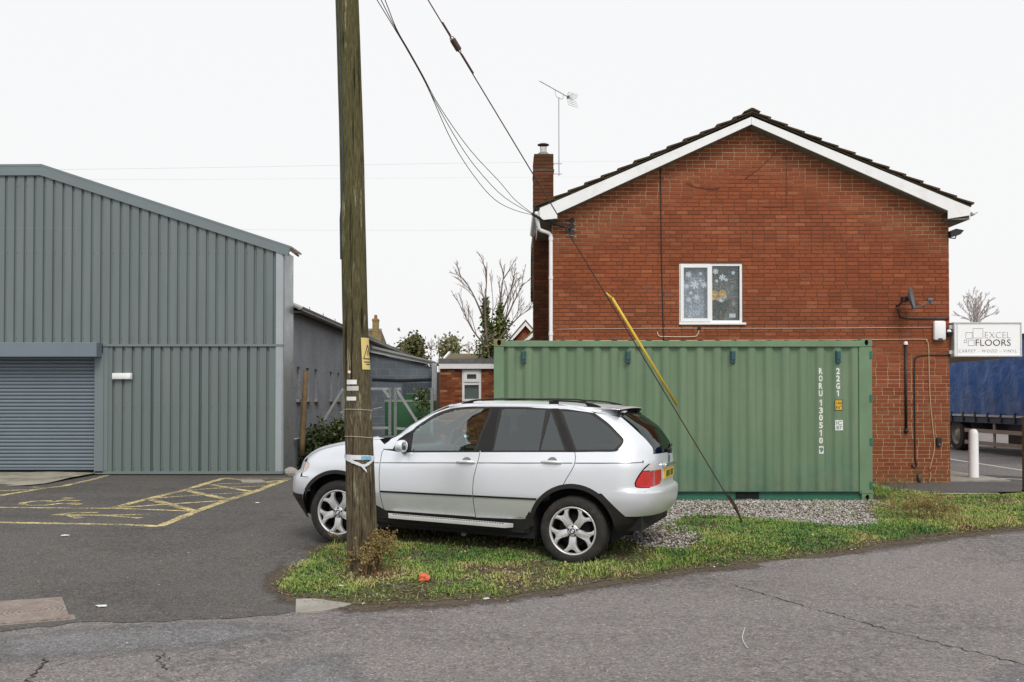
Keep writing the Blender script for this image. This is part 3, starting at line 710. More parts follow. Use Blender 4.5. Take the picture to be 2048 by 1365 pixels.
b = hb(); b.box(WX0, WX1, YH + .1, YH + .26, WZ0 - .02, WZ0 + .075); b.box(WX0 - .3, WX1 + .3, YH + .5, YH + .52, WZ0 - .3, WZ1 + .2); b.build('inner_reveal', simple('room_shade', (.16, .15, .14), .9), window)
# paper snowflakes stuck inside the glass
M_flake = simple('snowflake_sticker', (.72, .76, .82), .7, amt=.03)
def flake(px, py, r_, y_):
    c = at(px, py, y_); b = hb()
    for k in range(6):
        a = math.pi * k / 3 + .3; d = Vector((math.cos(a), 0, math.sin(a))); e = Vector((-d.z, 0, d.x)); q = [c + d * .25 * r_ - e * .1 * r_, c + d * .75 * r_ - e * .28 * r_, c + d * r_, c + d * .75 * r_ + e * .28 * r_, c + d * .25 * r_ + e * .1 * r_]
        b.add([(v.x, y_ + (k % 2) * .0004, v.z) for v in q], [(0, 1, 2, 3, 4)])
    b.add([(c.x + .4 * r_ * math.cos(a), y_ - .0005, c.z + .4 * r_ * math.sin(a)) for a in np.linspace(0, 2 * math.pi, 7)[:-1]], [tuple(range(6))])
    b.build('snowflake_sticker', M_flake, window, fix=False)
zw = lambda a, b_: (1300 + a / 6.823, 500 + b_ / 6.823)
for a, b_, r_ in [(527, 340, 45), (690, 325, 26), (610, 480, 62), (735, 480, 45), (560, 590, 28), (500, 500, 40), (690, 420, 20), (640, 650, 40), (530, 680, 35)]: flake(*zw(a, b_), r_ / 6.823 / 104.8, YH + .03)
for a, b_, r_ in [(895, 295, 44), (985, 378, 48), (1135, 315, 30), (910, 425, 24), (1040, 410, 26)]: flake(*zw(a, b_), r_ / 6.823 / 104.8, YH + .062)
# flowers in a vase on the inner sill
fv = thing('flower_vase', 'vase of yellow and white flowers with dark leaves behind the window glass', 'flowers', at(1441, 640, YH + .14))
vz = fv.location
b = MB(); b.lathe([(.035, 0), (.04, .03), (.03, .1), (.038, .17), (.034, .17), (.026, .1), (.03, .01)], 12); b.build('vase', simple('vase_brown', (.10, .06, .03), .3), fv, smooth=True)
M_leafd = simple('flower_leaf', (.03, .07, .03), .6, amt=.3)
def blob(b, c, r_, n_=10, kind='leaf'):
    c = Vector(c)
    for _ in range(n_):
        d = Vector((random.gauss(0, 1), random.gauss(0, 1), random.gauss(0, 1))).normalized(); s = d.orthogonal().normalized(); p = c + d * r_ * random.uniform(.3, 1); e = d.cross(s)
        b.add([p - s * r_ * .3, p + e * r_ * .25, p + s * r_ * .35, p - e * r_ * .25], [(0, 1, 2, 3)])
b = MB()
for _ in range(26): blob(b, (random.uniform(-.13, .2), random.uniform(-.03, .03), random.uniform(.17, .40)), .06, 9)
for k in range(6): b.tube([(0, 0, .1), (random.uniform(-.1, .12), 0, random.uniform(.25, .38))], .004, 4)
b.build('foliage', M_leafd, fv, fix=False)
def flower(px, py, r_, col, nm):
    c = at(px, py, YH + .115) - vz; b = MB()
    for ring, (k, rr, tilt) in enumerate([(9, 1, .25), (7, .65, .5)]):
        for j in range(k):
            a = 2 * math.pi * j / k + ring * .3; d = Vector((math.cos(a), -tilt, math.sin(a))) * r_ * rr; e = Vector((-math.sin(a), 0, math.cos(a))) * r_ * .28
            b.add([c, c + d * .6 - e, c + d, c + d * .6 + e], [(0, 1, 2, 3)])
    b.build(nm, simple(nm + '_petal', col, .7, amt=.2, scale=40), fv, fix=False)
for a, b_, r_, col in [(880, 600, 42, (.72, .42, .03)), (860, 655, 34, (.70, .45, .03)), (985, 600, 50, (.70, .40, .06)), (920, 665, 32, (.55, .28, .20)), (1010, 635, 34, (.62, .62, .60)), (970, 680, 36, (.75, .72, .70)), (1090, 750, 26, (.20, .04, .04)), (1140, 735, 24, (.35, .33, .3)), (1100, 640, 26, (.25, .12, .10))]: flower(*zw(a, b_), 1.25 * r_ / 6.823 / 104.8, col, 'flower')
cd = at(*zw(1125, 900), YH + .12); b = MB(); b.box(-.06, .06, 0, .006, -.035, .04); card = b.build('card', simple('card', (.62, .62, .64), .6), loc=cd); tag(card, 'small white card propped in the corner of the window', 'card')

# chimney stack on the flank
YC = 21.3; c0, c1 = at(1068, 400, YC).x, at(1107, 400, YC).x; cz1 = at(1087, 308, YC).z
ch = hb(); ch.box(c0 + .006, c1 - .006, YC + .006, YC + .9, gz(YC), cz1); chim = ch.build('chimney', simple('chimney_mortar', (.10, .065, .045), .95), house)
b = hb(); z = gz(YC) + 2.2; kz = 0
while z < cz1 - .03:
    x = c0 - (.11 if kz % 2 else 0)
    while x < c1:
        a0, a1 = max(x, c0), min(x + .215, c1); x += .225
        if a1 - a0 > .03:
            d = random.uniform(0, .006); b.box(a0, a1, YC - .004 - d, YC + .05, z, z + .065)
    for yy in np.arange(YC + .06, YC + .8, .225): b.box(c0 - .004, c0 + .05, yy + (.1 if kz % 2 else 0), yy + .215 + (.1 if kz % 2 else 0), z, z + .065)
    z += .075; kz += 1
def darkbrick():
    t = NT('sooty_brick'); r_ = t.n('ShaderNodeNewGeometry').outputs['Random Per Island']; c = t.ramp(r_, [(0, (.075, .030, .020)), (.5, (.12, .044, .025)), (.8, (.16, .055, .028)), (1, (.10, .05, .03))])
    c = t.mix(t.ramp(t.noise(5, 5, .65), [(.45, 0), (.7, .8)]), c, (.06, .045, .02)); t.bsdf(c, .92, 0, t.bump(t.noise(80, 4), .5, .006), spec=.15); return t.m
M_dbrick = darkbrick()
cbw = b.build('chimney_brickwork', M_dbrick, chim); tag(cbw, kind='stuff')
b = hb(); cc = ((c0 + c1) / 2 + .0, YC + .3); b.lathe([(.19, cz1), (.14, cz1 + .06), (.09, cz1 + .1)], 12, c=(cc[0], cc[1], 0)); b.build('flaunching', simple('mortar_cap', (.20, .20, .13), .95), chim)
b = hb(); b.lathe([(.075, cz1 + .08), (.075, cz1 + .2)], 14, c=(cc[0], cc[1], 0), cap=True); b.build('flue_pipe', simple('galv_flue', (.55, .57, .58), .4, .6), chim)
b = hb(); b.lathe([(.0, cz1 + .30), (.07, cz1 + .295), (.125, cz1 + .275), (.13, cz1 + .26), (.05, cz1 + .25), (0, cz1 + .25)], 18, c=(cc[0], cc[1], 0)); b.lathe([(.01, cz1 + .2), (.01, cz1 + .26)], 6, c=(cc[0] + .06, cc[1], 0)); b.lathe([(.01, cz1 + .2), (.01, cz1 + .26)], 6, c=(cc[0] - .06, cc[1], 0)); b.build('cowl', simple('rusty_cowl', (.12, .055, .03), .7, .3), chim)
b = hb(); zf0 = at(1068, 341, YC).z; b.box(c0 - .015, c1 + .015, YC - .016, YC + .92, zf0 - .02, zf0 + .025); b.build('lead_band', simple('chimney_strap', (.07, .06, .045), .8), chim)
# tile-hung bay further back on the flank
YT = 27.0; b = hb(); tx = at(1063.5, 500, YT).x; tz0, tz1 = at(1066, 583, YT).z, at(1066, 490, YT).z
b.box(tx + .03, XB, YT, YT + 3, tz0, tz1 + .4); bay = b.build('bay', simple('bay_core', (.1, .07, .05), .9), house)
for i in range(12):
    zz = tz0 + (tz1 - tz0) * i / 12; b = hb(); b.add([(tx, YT - .03, zz), (XL, YT - .03, zz), (XL, YT - .005, zz + .2), (tx + .025, YT - .005, zz + .2), (tx, YT + 3, zz), (tx + .025, YT + 3, zz + .2)], [(0, 1, 2, 3), (0, 3, 5, 4)]); b.build('hung_tile_course', M_tile, bay, fix=False)

# canopy over the shop front
cxe = at(2040, 712, YH - .05).x; cz_ = at(2000, 713.5, YH - .1).z
b = hb(); b.box(XR + .003, cxe, YH - .06, YH + 11, cz_ + .004, cz_ + .10); canopy = b.build('canopy', simple('canopy_board', (.30, .25, .19), .8), house)
b = hb(); b.box(XR + .01, cxe - .01, YH - .05, YH + 11, cz_ - .012, cz_ + .003); b.build('canopy_soffit', simple('canopy_soffit', (.34, .28, .21), .85), canopy)

# ---------------------------------------------------------------- fittings on the house
def cable(name, label, pts, r_, m, cat='cable', group=None, n=6, dense=5):
    P = [Vector(p) for p in pts]
    if dense and len(P) > 2: P = [Vector(q) for q in catmull([tuple(p) for p in P], dense)]
    o = thing(name, label, cat, P[0], group); b = HB(P[0]); b.tube(P, r_, n); k = b.build('run', m, o, smooth=True); return o
M_beige = simple('beige_cable', (.46, .33, .19), .6); M_cream = simple('cream_cable', (.55, .45, .35), .6)
yq = YH - .018
cable('black_cable', 'thin black cable running straight down the gable left of the window', [at(1321, 338, yq), at(1321.5, 400, yq), at(1323, 520, yq), at(1325, 600, yq), at(1327, 690, yq)], .011, M_black)
cable('beige_cable', 'beige cable along the gable just above the container, dropping to the ground', [at(1112, 681, yq), at(1300, 682, yq), at(1500, 681, yq), at(1700, 680.5, yq), at(1840, 679, yq), at(1853, 683, yq), at(1857, 697, yq), at(1858.5, 760, yq), at(1861, 810, yq), at(1866, 860, yq), at(1869, 895, yq), at(1863, 925, yq), at(1859, 939, yq)], .010, M_beige)
cable('beige_cable', 'short broken end of beige cable at the foot of the gable', [at(1860, 945, yq), at(1861.5, 953, yq), at(1858, 964, yq)], .010, M_beige)
cable('cream_cable', 'thin cream cable running level below the window to the white alarm box', [at(1112, 659, yq), at(1200, 658, yq), at(1345, 657, yq), at(1600, 657, yq), at(1864, 655, yq)], .0065, M_cream)
cable('waste_pipe', 'thin white pipe bending left below the window sill', [at(1398, 657, yq), at(1397.5, 664, yq), at(1394, 671, yq), at(1385, 674, yq), at(1330, 674, yq), at(1319, 673, yq), at(1315.5, 669, yq), at(1315, 664, yq)], .011, M_cream, 'pipe')
b = MB(); b.lathe([(.03, 0), (.034, -.03), (.02, -.05), (0, -.05)], 10, axis='y'); o = b.build('grommet', M_black, loc=at(1398, 657, YH - .0)); tag(o, 'black round wall grommet below the window', 'grommet')
cpipe = cable('conduit_pipe', 'thick black pipe with white cap, upright beside the container', [at(1811.5, 690, yq - .012), at(1812, 780, yq - .012), at(1812.5, 858, yq - .012)], .024, M_black, 'pipe', dense=0)
b = MB(); b.lathe([(.0, .04), (.03, .03), (.04, 0), (.038, -.03), (0, -.03)], 12); b.build('pipe_cap', M_pvcw, cpipe, loc=at(1811.5, 687, yq - .012) - cpipe.location)
b = MB(); b.lathe([(.0, -.05), (.035, -.035), (.04, 0), (.03, .035), (0, .04)], 12); b.build('pipe_end', M_black, cpipe, loc=at(1812.5, 862, yq - .012) - cpipe.location)
cable('black_conduit', 'black armoured cable from the shop sign curving down the gable corner', [at(1906, 710.5, yq), at(1880, 710.5, yq), at(1845, 711, yq), at(1833, 715, yq), at(1829, 726, yq), at(1829, 800, yq), at(1830, 880, yq), at(1830.5, 918, yq), at(1833, 930, yq), at(1830, 936, yq), at(1825, 934, yq), at(1824, 930, yq)], .014, M_black)
cable('drain_stub', 'short dark pipe stub at the foot of the gable', [at(1838, 948, yq - .02), at(1839, 966, yq - .02)], .03, simple('stub', (.07, .075, .06), .8), 'pipe', dense=0)
cable('roof_wire', 'thin dark wire stapled high on the gable beneath the apex', [at(1573, 312, yq), at(1573, 350, yq), at(1572.5, 414, yq), at(1550, 414.5, yq), at(1526, 414.5, yq)], .005, simple('old_wire', (.09, .04, .03), .8), dense=0)
cable('staple_wire', 'curved thin wire sagging across the upper gable', [at(1575, 298, yq), at(1555, 303, yq), at(1535, 322, yq), at(1515, 340, yq), at(1490, 358, yq)], .0045, simple('old_wire2', (.11, .048, .032), .8))
cable('staple_wire', 'short dark wire low on the left upper gable', [at(1373, 366, yq), at(1390, 374, yq), at(1420, 378, yq), at(1440, 377, yq)], .005, simple('old_wire3', (.09, .042, .03), .8))
# alarm box
al = thing('alarm_box', 'white rounded alarm box on the brick gable corner', 'alarm box', at(1876.5, 662, YH))
s = 1 / 104.8; b = MB(); b.bbox(-12 * s, 12 * s, -.10, -.004, -19.5 * s, 19.5 * s, .035); sharpen(b.build('cover', M_pvcw, al), 40)
b = MB(); b.lathe([(0, 0), (.05, 0), (.05, .02), (0, .02)], 14); k = b.build('sounder_slot', M_black, al, loc=(0, -.085, -18.2 * s)); k.scale = (1, .55, 1.2)
# sensor lamp by the alarm box
sl2 = thing('sensor_light', 'small white and black sensor next to the white alarm box', 'sensor', at(1895.5, 665, YH)); b = MB(); b.lathe([(0, .05), (.03, .045), (.042, .02), (.042, 0), (0, 0)], 12); b.build('dome', M_pvcw, sl2, loc=(0, -.06, 0)); b = MB(); b.lathe([(.035, 0), (.03, -.05), (.015, -.07), (0, -.07)], 12); b.box(-.015, .015, 0, .06, -.05, -.01); b.build('lamp_body', M_black, sl2, loc=(0, -.06, 0))
ks = thing('key_safe', 'small black key box low on the gable corner', 'key safe', at(1876.5, 884, YH)); b = MB(); b.bbox(-.045, .045, -.06, -.003, -.085, .085, .015); b.build('case', M_black, ks); b = MB(); b.box(-.02, .02, -.066, -.0605, -.07, -.03); b.build('lid', simple('grey_key', (.1, .1, .1), .5), ks)
# floodlight under the eaves
fl = thing('floodlight', 'black floodlight on a bracket under the right eaves', 'floodlight', at(1899, 470, YH - .02))
b = MB(); b.tube([(0, 0, -.06), (.11, 0, -.07), (.13, 0, 0)], .012, 6); b.build('bracket', M_black, fl)
b = MB(); b.prism([(-.02, -.06), (.16, -.01), (.23, .07), (.08, .10), (-.02, .06)], lambda p: (p[0], -.11, p[1]), lambda p: (p[0], .09, p[1])); b.build('lamp_housing', M_black, fl)
b = MB(); b.add([(.165, -.09, -.003), (.225, -.09, .065), (.225, .07, .065), (.165, .07, -.003)], [(0, 1, 2, 3)]); k = b.build('lens', simple('flood_lens', (.45, .47, .48), .2), fl); k.location = (.006, 0, -.004)
# satellite dish, edge on
sd = thing('satellite_dish', 'grey satellite dish seen edge-on, on the gable near the shop sign', 'satellite dish', at(1793, 607, YH))
M_dish = simple('dish_grey', (.115, .13, .15), .5, amt=.1); prof = [(r_, .32 * r_ * r_ / .23) for r_ in np.linspace(0, .23, 8)]
b = MB(); b.lathe(prof + [(p[0], p[1] + .006) for p in reversed(prof)], 28); k = b.build('reflector', M_dish, sd, smooth=True)
k.rotation_euler = (R(6), R(80), R(-24)); k.location = (.085, -.36, .04); 
b = MB(); b.tube([(0, 0, -.05), (0, -.10, -.05), (.02, -.16, -.02)], .02, 8); b.tube([(.02, -.16, -.05), (.03, -.2, .10)], .018, 8); b.bbox(.0, .1, -.33, -.2, .0, .1, .01); b.build('mount', simple('dish_mount', (.03, .034, .038), .5), sd)
b = MB(); b.tube([(.08, -.34, -.16), (.30, -.42, -.09), (.44, -.45, -.02)], .012, 6); b.build('arm', M_dish, sd)
b = MB(); b.bbox(.40, .50, -.49, -.41, .0, .05, .012); b.lathe([(.025, 0), (.03, .06), (.0, .06)], 10, c=(.47, -.45, -.055)); b.build('receiver', M_dish, sd)
cable('dish_cable', 'black cable from the dish to the right corner of the gable', [at(1796, 618, yq), at(1800, 632, yq), at(1808, 637, yq), at(1850, 637.5, yq), at(1897, 638, yq)], .014, M_black)

# cable bracket on the left of the gable
cb = thing('cable_bracket', 'black cable bracket with hooks on the left of the gable', 'bracket', at(1145, 455, YH))
b = MB(); b.box(-.05, .03, -.05, -.009, -.16, .16); b.tube([(-.01, -.05, .14), (-.02, -.09, .06), (-.04, -.1, -.02), (-.12, -.09, -.06)], .025, 6); b.build('plate', M_black, cb)
for dz_ in (.06, -.05, -.17):
    b = MB(); b.tube([(-.14, -.04, dz_ + .02), (0, -.06, dz_), (.07, -.04, dz_ - .02)], .006, 5); b.build('hook', simple('zinc_hook', (.4, .4, .4), .5, .4), cb)

# aerial
ae = thing('tv_aerial', 'thin television aerial on a mast beside the chimney', 'aerial', at(1118, 348, YC + .2)); ay = YC + .2
def A(px, py, dy=0): return at(px, py, ay + dy) - ae.location
M_alu = simple('aerial_alloy', (.36, .34, .36), .45, .6)
b = MB(); b.tube([A(1118, 352), A(1117.5, 195)], .010, 6); b.build('mast', M_alu, ae)
b = MB(); b.tube([A(1106, 328), A(1124, 328)], .008, 5); b.tube([A(1106, 348.5), A(1124, 348.5)], .008, 5); b.tube([A(1107, 329), A(1103, 338), A(1107, 348)], .012, 6); b.build('wall_bracket', M_alu, ae)
bo0, bo1 = A(1080, 163, .35), A(1146, 200, -.35); b = MB(); b.tube([bo0, bo1], .009, 6); b.build('boom', M_alu, ae)
bd = (bo1 - bo0).normalized(); ed = bd.cross(Vector((0, 0, 1))).normalized()
for i in range(13):
    p = bo0.lerp(bo1, .02 + .078 * i); b = MB(); b.tube([p - ed * .08, p + ed * .08], .004, 4); b.build('director', M_alu, ae)
b = MB(); c = bo0.lerp(bo1, .9)
for s_ in (1, -1):
    for k in range(4): q = c + Vector((0, 0, s_ * (.03 + k * .035))) + bd * (.06 + k * .02); b.tube([q - ed * .16, q + ed * .16], .004, 4)
    b.tube([c, c + Vector((0, 0, s_ * .14)) + bd * .13], .004, 4)
b.build('rear_grid', M_alu, ae); b = MB(); b.bbox(-.03, .03, -.02, .02, -.03, .03, .008); b.build('junction_box', simple('aerial_box', (.05, .05, .055), .5), ae, loc=bo0.lerp(bo1, .86))
b = MB(); b.tube([A(1117.5, 197), A(1112, 193), A(1110, 183), A(1110.5, 179)], .006, 5); b.tube([A(1117.5, 197), A(1124, 199), A(1126.5, 196), A(1126.5, 190)], .006, 5); b.build('cradle', M_alu, ae)

# projecting shop sign
YS = YH - .12; sg = thing('shop_sign', 'white projecting sign reading EXCEL FLOORS on the building corner', 'sign', at(1976, 680, YS))
def S(px, py): p = at(px, py, YS) - sg.location; return p.x, p.z
sx0, sz0 = S(1908, 713.5); sx1, sz1 = S(2043, 645)
M_signw = simple('sign_face', (.88, .89, .91), .4, amt=.02); M_alu2 = simple('sign_frame', (.60, .60, .60), .35, .5)
b = MB(); b.box(sx0 + .012, sx1 - .012, .004, .196, sz0 + .012, sz1 - .012); b.build('panel', M_signw, sg)
b = frame(MB(), sx0, sx1, sz0, sz1, .022, -.012, .21); b.box(sx0 + .06, sx0 + .068, -.006, .003, sz0 + .02, sz1 - .02); b.build('sign_frame', M_alu2, sg)
b = MB(); b.box(-.06 + sx0, sx0 - .002, .05, .14, sz0 + .05, sz0 + .12); b.box(-.06 + sx0, sx0 - .002, .05, .14, sz1 - .12, sz1 - .05); b.build('wall_bracket', M_alu2, sg)
zs = lambda a, b_: (1880 + a / 3.792, 640 + b_ / 3.792)
def stext(s_, a, b_, wd, ht, col, nm, sp=1.0, thin=0.0):
    x, z_ = S(*zs(a, b_)); text_obj(nm, s_, simple('ink_' + s_.split()[0].lower(), col, .6, amt=.02), sg, .1, (x, -.0005, z_), wd / 3.792 / 105, ht / 3.792 / 105, .002, space=sp, thin=thin)
stext('EXCEL', 438, 115, 192, 46, (.33, .34, .36), 'lettering', thin=-.0028); stext('FLOORS', 404, 173, 264, 48, (.055, .025, .02), 'lettering', thin=-.001); stext('CARPET - WOOD - VINYL', 362, 235, 440, 22, (.48, .49, .51), 'lettering', 1.3, thin=-.001)
M_ink = simple('ink_outline', (.50, .52, .55), .6, amt=.02)
for (a0, b0, a1, b1_) in [(250, 62, 328, 138), (195, 93, 247, 140), (183, 150, 206, 173), (214, 150, 262, 195)]:
    x0, z1_ = S(*zs(a0, b0)); x1, z0_ = S(*zs(a1, b1_)); frame(MB(), x0, x1, z0_, z1_, .008, -.0025, .003).build('logo_square', M_ink, sg)
# ================================================================== CONTAINER
YF = 15.9
def contmat():
    t = NT('container_green'); x, y, z = t.sep()
    st = t.noise(1.0, 5, .6, vec=t.scalev(t.pos(), (7, 7, .5))); c = t.mix(t.ramp(st, [(.35, 0), (.65, 1)]), (.122, .195, .118), (.158, .233, .144))
    c = t.mix(t.ramp(t.noise(1.6, 5, .65), [(.5, 0), (.75, .5)]), c, (.17, .235, .15))
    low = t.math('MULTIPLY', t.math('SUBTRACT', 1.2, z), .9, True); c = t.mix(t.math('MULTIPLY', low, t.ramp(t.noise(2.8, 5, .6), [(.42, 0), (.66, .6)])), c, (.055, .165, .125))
    c = t.mix(t.ramp(t.noise(30, 6, .75), [(.62, 0), (.78, .5)]), c, (.08, .13, .085)); ru = t.noise(3.2, 6, .8, t.scalev(t.pos(), (2.2, 2.2, .35))); c = t.mix(t.ramp(ru, [(.68, 0), (.74, .55)]), c, (.15, .10, .055)); sc_ = t.noise(9, 4, .8, t.scalev(t.pos(), (.4, .4, 3))); c = t.mix(t.ramp(sc_, [(.70, 0), (.74, .4)]), c, (.25, .30, .25)); sp_z = t.math('MULTIPLY', t.math('SUBTRACT', .55, z), 2.2, True); c = t.mix(t.math('MULTIPLY', sp_z, t.ramp(t.noise(12, 5, .7), [(.35, .1), (.7, .7)])), c, (.11, .12, .085))
    
    t.bsdf(c, t.ramp(t.noise(5, 3), [(.3, .42), (.7, .6)]), 0, t.bump(t.noise(14, 3), .06, .01), spec=.4); return t.m
M_cont = contmat(); M_contr = simple('container_frame_green', (.135, .225, .13), .5, amt=.15, scale=3, dirt_shade=((.20, .11, .05), 9, .62, .5)); M_contd = simple('container_rail_dark', (.03, .135, .09), .45, amt=.15)  # dark rail green also carries the shade of the recessed bottom rail
M_vent = simple('vent_teal', (.020, .075, .085), .45, amt=.1); M_rusty = simple('casting_rust', (.17, .20, .10), .7, amt=.3, scale=12, dirt_shade=((.30, .16, .06), 14, .45, .8))
k0 = at(987, 1003, YF); k1 = at(1746, 1003, YF); CZ0 = k0.z; CH = 2.591; CW = k1.x - k0.x
ct = thing('shipping_container', 'green steel shipping container standing against the brick gable', 'container', ((k0.x + k1.x) / 2, YF, CZ0))
cx0, cx1 = -CW / 2, CW / 2; CD = 2.438
def C(px, py, dy=0): p = at(px, py, YF + dy) - ct.location; return p
# corrugated front
pitch = CW / 22.0
xt = C(1676.5, 760).x
def corr(x):
    u = ((x - xt) / pitch + .5) % 1.0 - .5; a = abs(u)
    return .046 * .5 * (1 - math.cos(math.pi * min(1, max(0, (a - .10) / .30))))
px0, px1 = cx0 + .165, cx1 - .215; xsn = [px0]
for k in range(-40, 40):
    for a in (-.40, -.34, -.28, -.22, -.16, -.10, .10, .16, .22, .28, .34, .40):
        v = xt + (k + a) * pitch
        if px0 < v < px1: xsn.append(v)
xsn = sorted(xsn) + [px1]
zt, zbm = C(1300, 694).z, .155
def corrug(name, yb, sgn, m):
    b = MB(); b.grid([[(x, yb + sgn * (.012 + corr(x)), zz) for x in xsn] for zz in np.linspace(zbm, zt + .01, 8)]); o = b.build(name, m, ct, fix=False); sharpen(o, 50); return o
corrug('side_wall', 0, 1, M_cont); corrug('side_wall', CD, -1, M_cont)
b = MB(); b.box(cx0 + .03, cx0 + .06, .1, CD - .1, .15, CH - .1); b.build('end_wall', M_cont, ct)
b = MB(); b.box(cx1 - .06, cx1 - .03, .1, CD - .1, .15, CH - .1); b.build('end_door', M_cont, ct)
b = MB()
xs2 = np.linspace(cx0 + .1, cx1 - .1, 105); b.grid([[(x, yy, CH - .045 + .03 * (.5 + .5 * math.cos((x - xt) / pitch * 2 * math.pi))) for x in xs2] for yy in (.012, CD - .012)]); b.build('roof_sheet', M_cont, ct, fix=False)
for y0 in (0, CD - .06):
    b = MB(); b.bbox(cx0 + .17, cx1 - .17, y0 - (.012 if y0 < 1 else 0), y0 + .06, zt, CH - .03, .006); b.build('top_rail', M_contr, ct)
    b = MB(); b.box(cx0 + .175, cx1 - .175, y0 + .05, y0 + .06, .03, .155); b.box(cx0 + .175, cx1 - .175, y0 - .004, y0 + .05, .150, .162); b.box(cx0 + .175, cx1 - .175, y0 - .004, y0 + .05, .022, .034); b.build('bottom_rail', M_contd, ct)
fp0, fp1 = C(1473, 993).x, C(1519, 993).x; b = MB(); b.box(fp0, fp1, .03, .049, .036, .148); b.build('fork_pocket', simple('pocket_black', (.004, .005, .004), .95), ct)
fp2 = C(1120, 993).x; b = MB(); b.box(fp2 - .2, fp2 + .16, .03, .049, .036, .148); b.build('fork_pocket', bpy.data.materials['pocket_black'], ct)
for xa, xb, ya in ((cx0, cx0 + .165, 0), (cx1 - .215, cx1, 0), (cx0, cx0 + .165, CD - .12), (cx1 - .215, cx1, CD - .12)):
    b = MB(); b.bbox(xa + .004, xb, ya + .003, ya + .12, .12, CH - .12, .008); b.build('corner_post', M_contr, ct)
def casting(xc, ya, zc_, m):
    b = MB(); hw, hh = .089, .059; 
    n_ = 16; outer = [(-hw, -hh), (hw, -hh), (hw, hh), (-hw, hh)]; hole = [(.032 * math.cos(a), .047 * math.sin(a)) for a in np.linspace(0, 2 * math.pi, n_ + 1)[:-1]]
    vo, fo, eo = cdt(outer, .5, holes=[hole]); s_ = -1 if ya < 1 else 1; yf = ya if ya < 1 else ya
    b.add([(v.x + xc, yf, v.y + zc_) for v in vo], [tuple(f) for f in fo]); b.add([(p[0] + xc, yf, p[1] + zc_) for p in hole] + [(p[0] + xc, yf - s_ * .06, p[1] + zc_) for p in hole], [(i, (i + 1) % n_, (i + 1) % n_ + n_, i + n_) for i in range(n_)])
    y2 = yf - s_ * .16; b.add([(p[0] + xc, y2, p[1] + zc_) for p in outer] + [(p[0] + xc, yf, p[1] + zc_) for p in outer], [(0, 1, 2, 3), (0, 1, 5, 4), (1, 2, 6, 5), (2, 3, 7, 6), (3, 0, 4, 7)])
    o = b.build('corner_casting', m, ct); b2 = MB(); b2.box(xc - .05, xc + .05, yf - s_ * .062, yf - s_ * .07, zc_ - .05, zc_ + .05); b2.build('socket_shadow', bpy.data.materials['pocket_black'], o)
for xc in (cx0 + .089, cx1 - .089):
    for zc_ in (.059, CH - .059):
        casting(xc, -.004, zc_, M_rusty if (xc < 0 and zc_ > 1) else M_contr); casting(xc, CD + .004, zc_, M_contr)
for px in (1047, 1256, 1465.5, 1676):
    p = C(px, 714); b = MB(); b.bbox(p.x - .038, p.x + .038, -.03, .03, p.z - .10, p.z + .10, .008); b.bbox(p.x - .026, p.x + .026, -.045, -.028, p.z - .05, p.z + .085, .006); b.build('vent', M_vent, ct)
for py in (710, 797, 884, 971):
    p = C(1741.5, py); b = MB(); b.box(p.x - .012, p.x + .03, -.012, .03, p.z - .055, p.z + .055); b.build('hinge_lug', M_contd, ct); 
M_wh = simple('white_stencil', (.72, .74, .72), .6, amt=.08, scale=20)
def letter(chh, px, py, m=M_wh, h=.098, wd=None, y=-.0016):
    p = C(px, py)
    if chh == '1':
        b = MB(); b.box(p.x - .004, p.x + .014, y - .0015, y + .0015, p.z - h / 2, p.z + h / 2); b.add([(p.x - .004, y - .0015, p.z + h / 2), (p.x - .026, y - .0015, p.z + h * .28), (p.x - .026, y - .0015, p.z + h * .14), (p.x - .004, y - .0015, p.z + h * .3)], [(0, 1, 2, 3)]); return b.build('stencil_letter', m, ct)
    return text_obj('stencil_letter', chh, m, ct, .12, (p.x, y, p.z), wd or .060, h, .0015, thin=.0042)
rows = [742.7, 757.4, 772.4, 787.2]
for chh, py in zip('RORU', rows): letter(chh, 1641.7, py, y=.010)
for chh, py in zip('130510', [806, 821.4, 836, 851, 866.5, 881.5]): letter(chh, 1642.3, py, y=.010)
for chh, py in zip('22G1', rows): letter(chh, 1676.5, py, y=.010)
p = C(1643, 900.5); b = MB(); b.box(p.x - .036, p.x + .036, .0085, .0115, p.z - .06, p.z + .06); b.build('stencil_box', M_wh, ct); letter('9', 1643, 900.5, M_contd, .085, y=.008)
p = C(1677.5, 810.5); b = MB(); b.box(p.x - .06, p.x + .06, .009, .0115, p.z - .084, p.z + .084); b.build('yellow_label', simple('label_yellow', (.72, .42, .02), .5), ct)
M_blk = simple('label_black', (.01, .01, .01), .6)
b = frame(MB(), p.x - .06, p.x + .06, p.z - .084, p.z + .084, .007, .006, .0095); b.build('label_border', M_blk, ct)
for s_, dz_ in (('2.6m', .036), ("8'6\"", -.036)): text_obj('label_text', s_, M_blk, ct, .05, (p.x, .0075, p.z + dz_), .088, .05, .001)
p = C(1678.5, 851); b = MB(); b.box(p.x - .062, p.x + .062, .009, .0115, p.z - .082, p.z + .082); b.build('white_label', M_wh, ct)
for s_, dz_ in (('IC', .038), ('87', -.038)): text_obj('label_text', s_, M_contd, ct, .05, (p.x, .0075, p.z + dz_), .085, .058, .001)

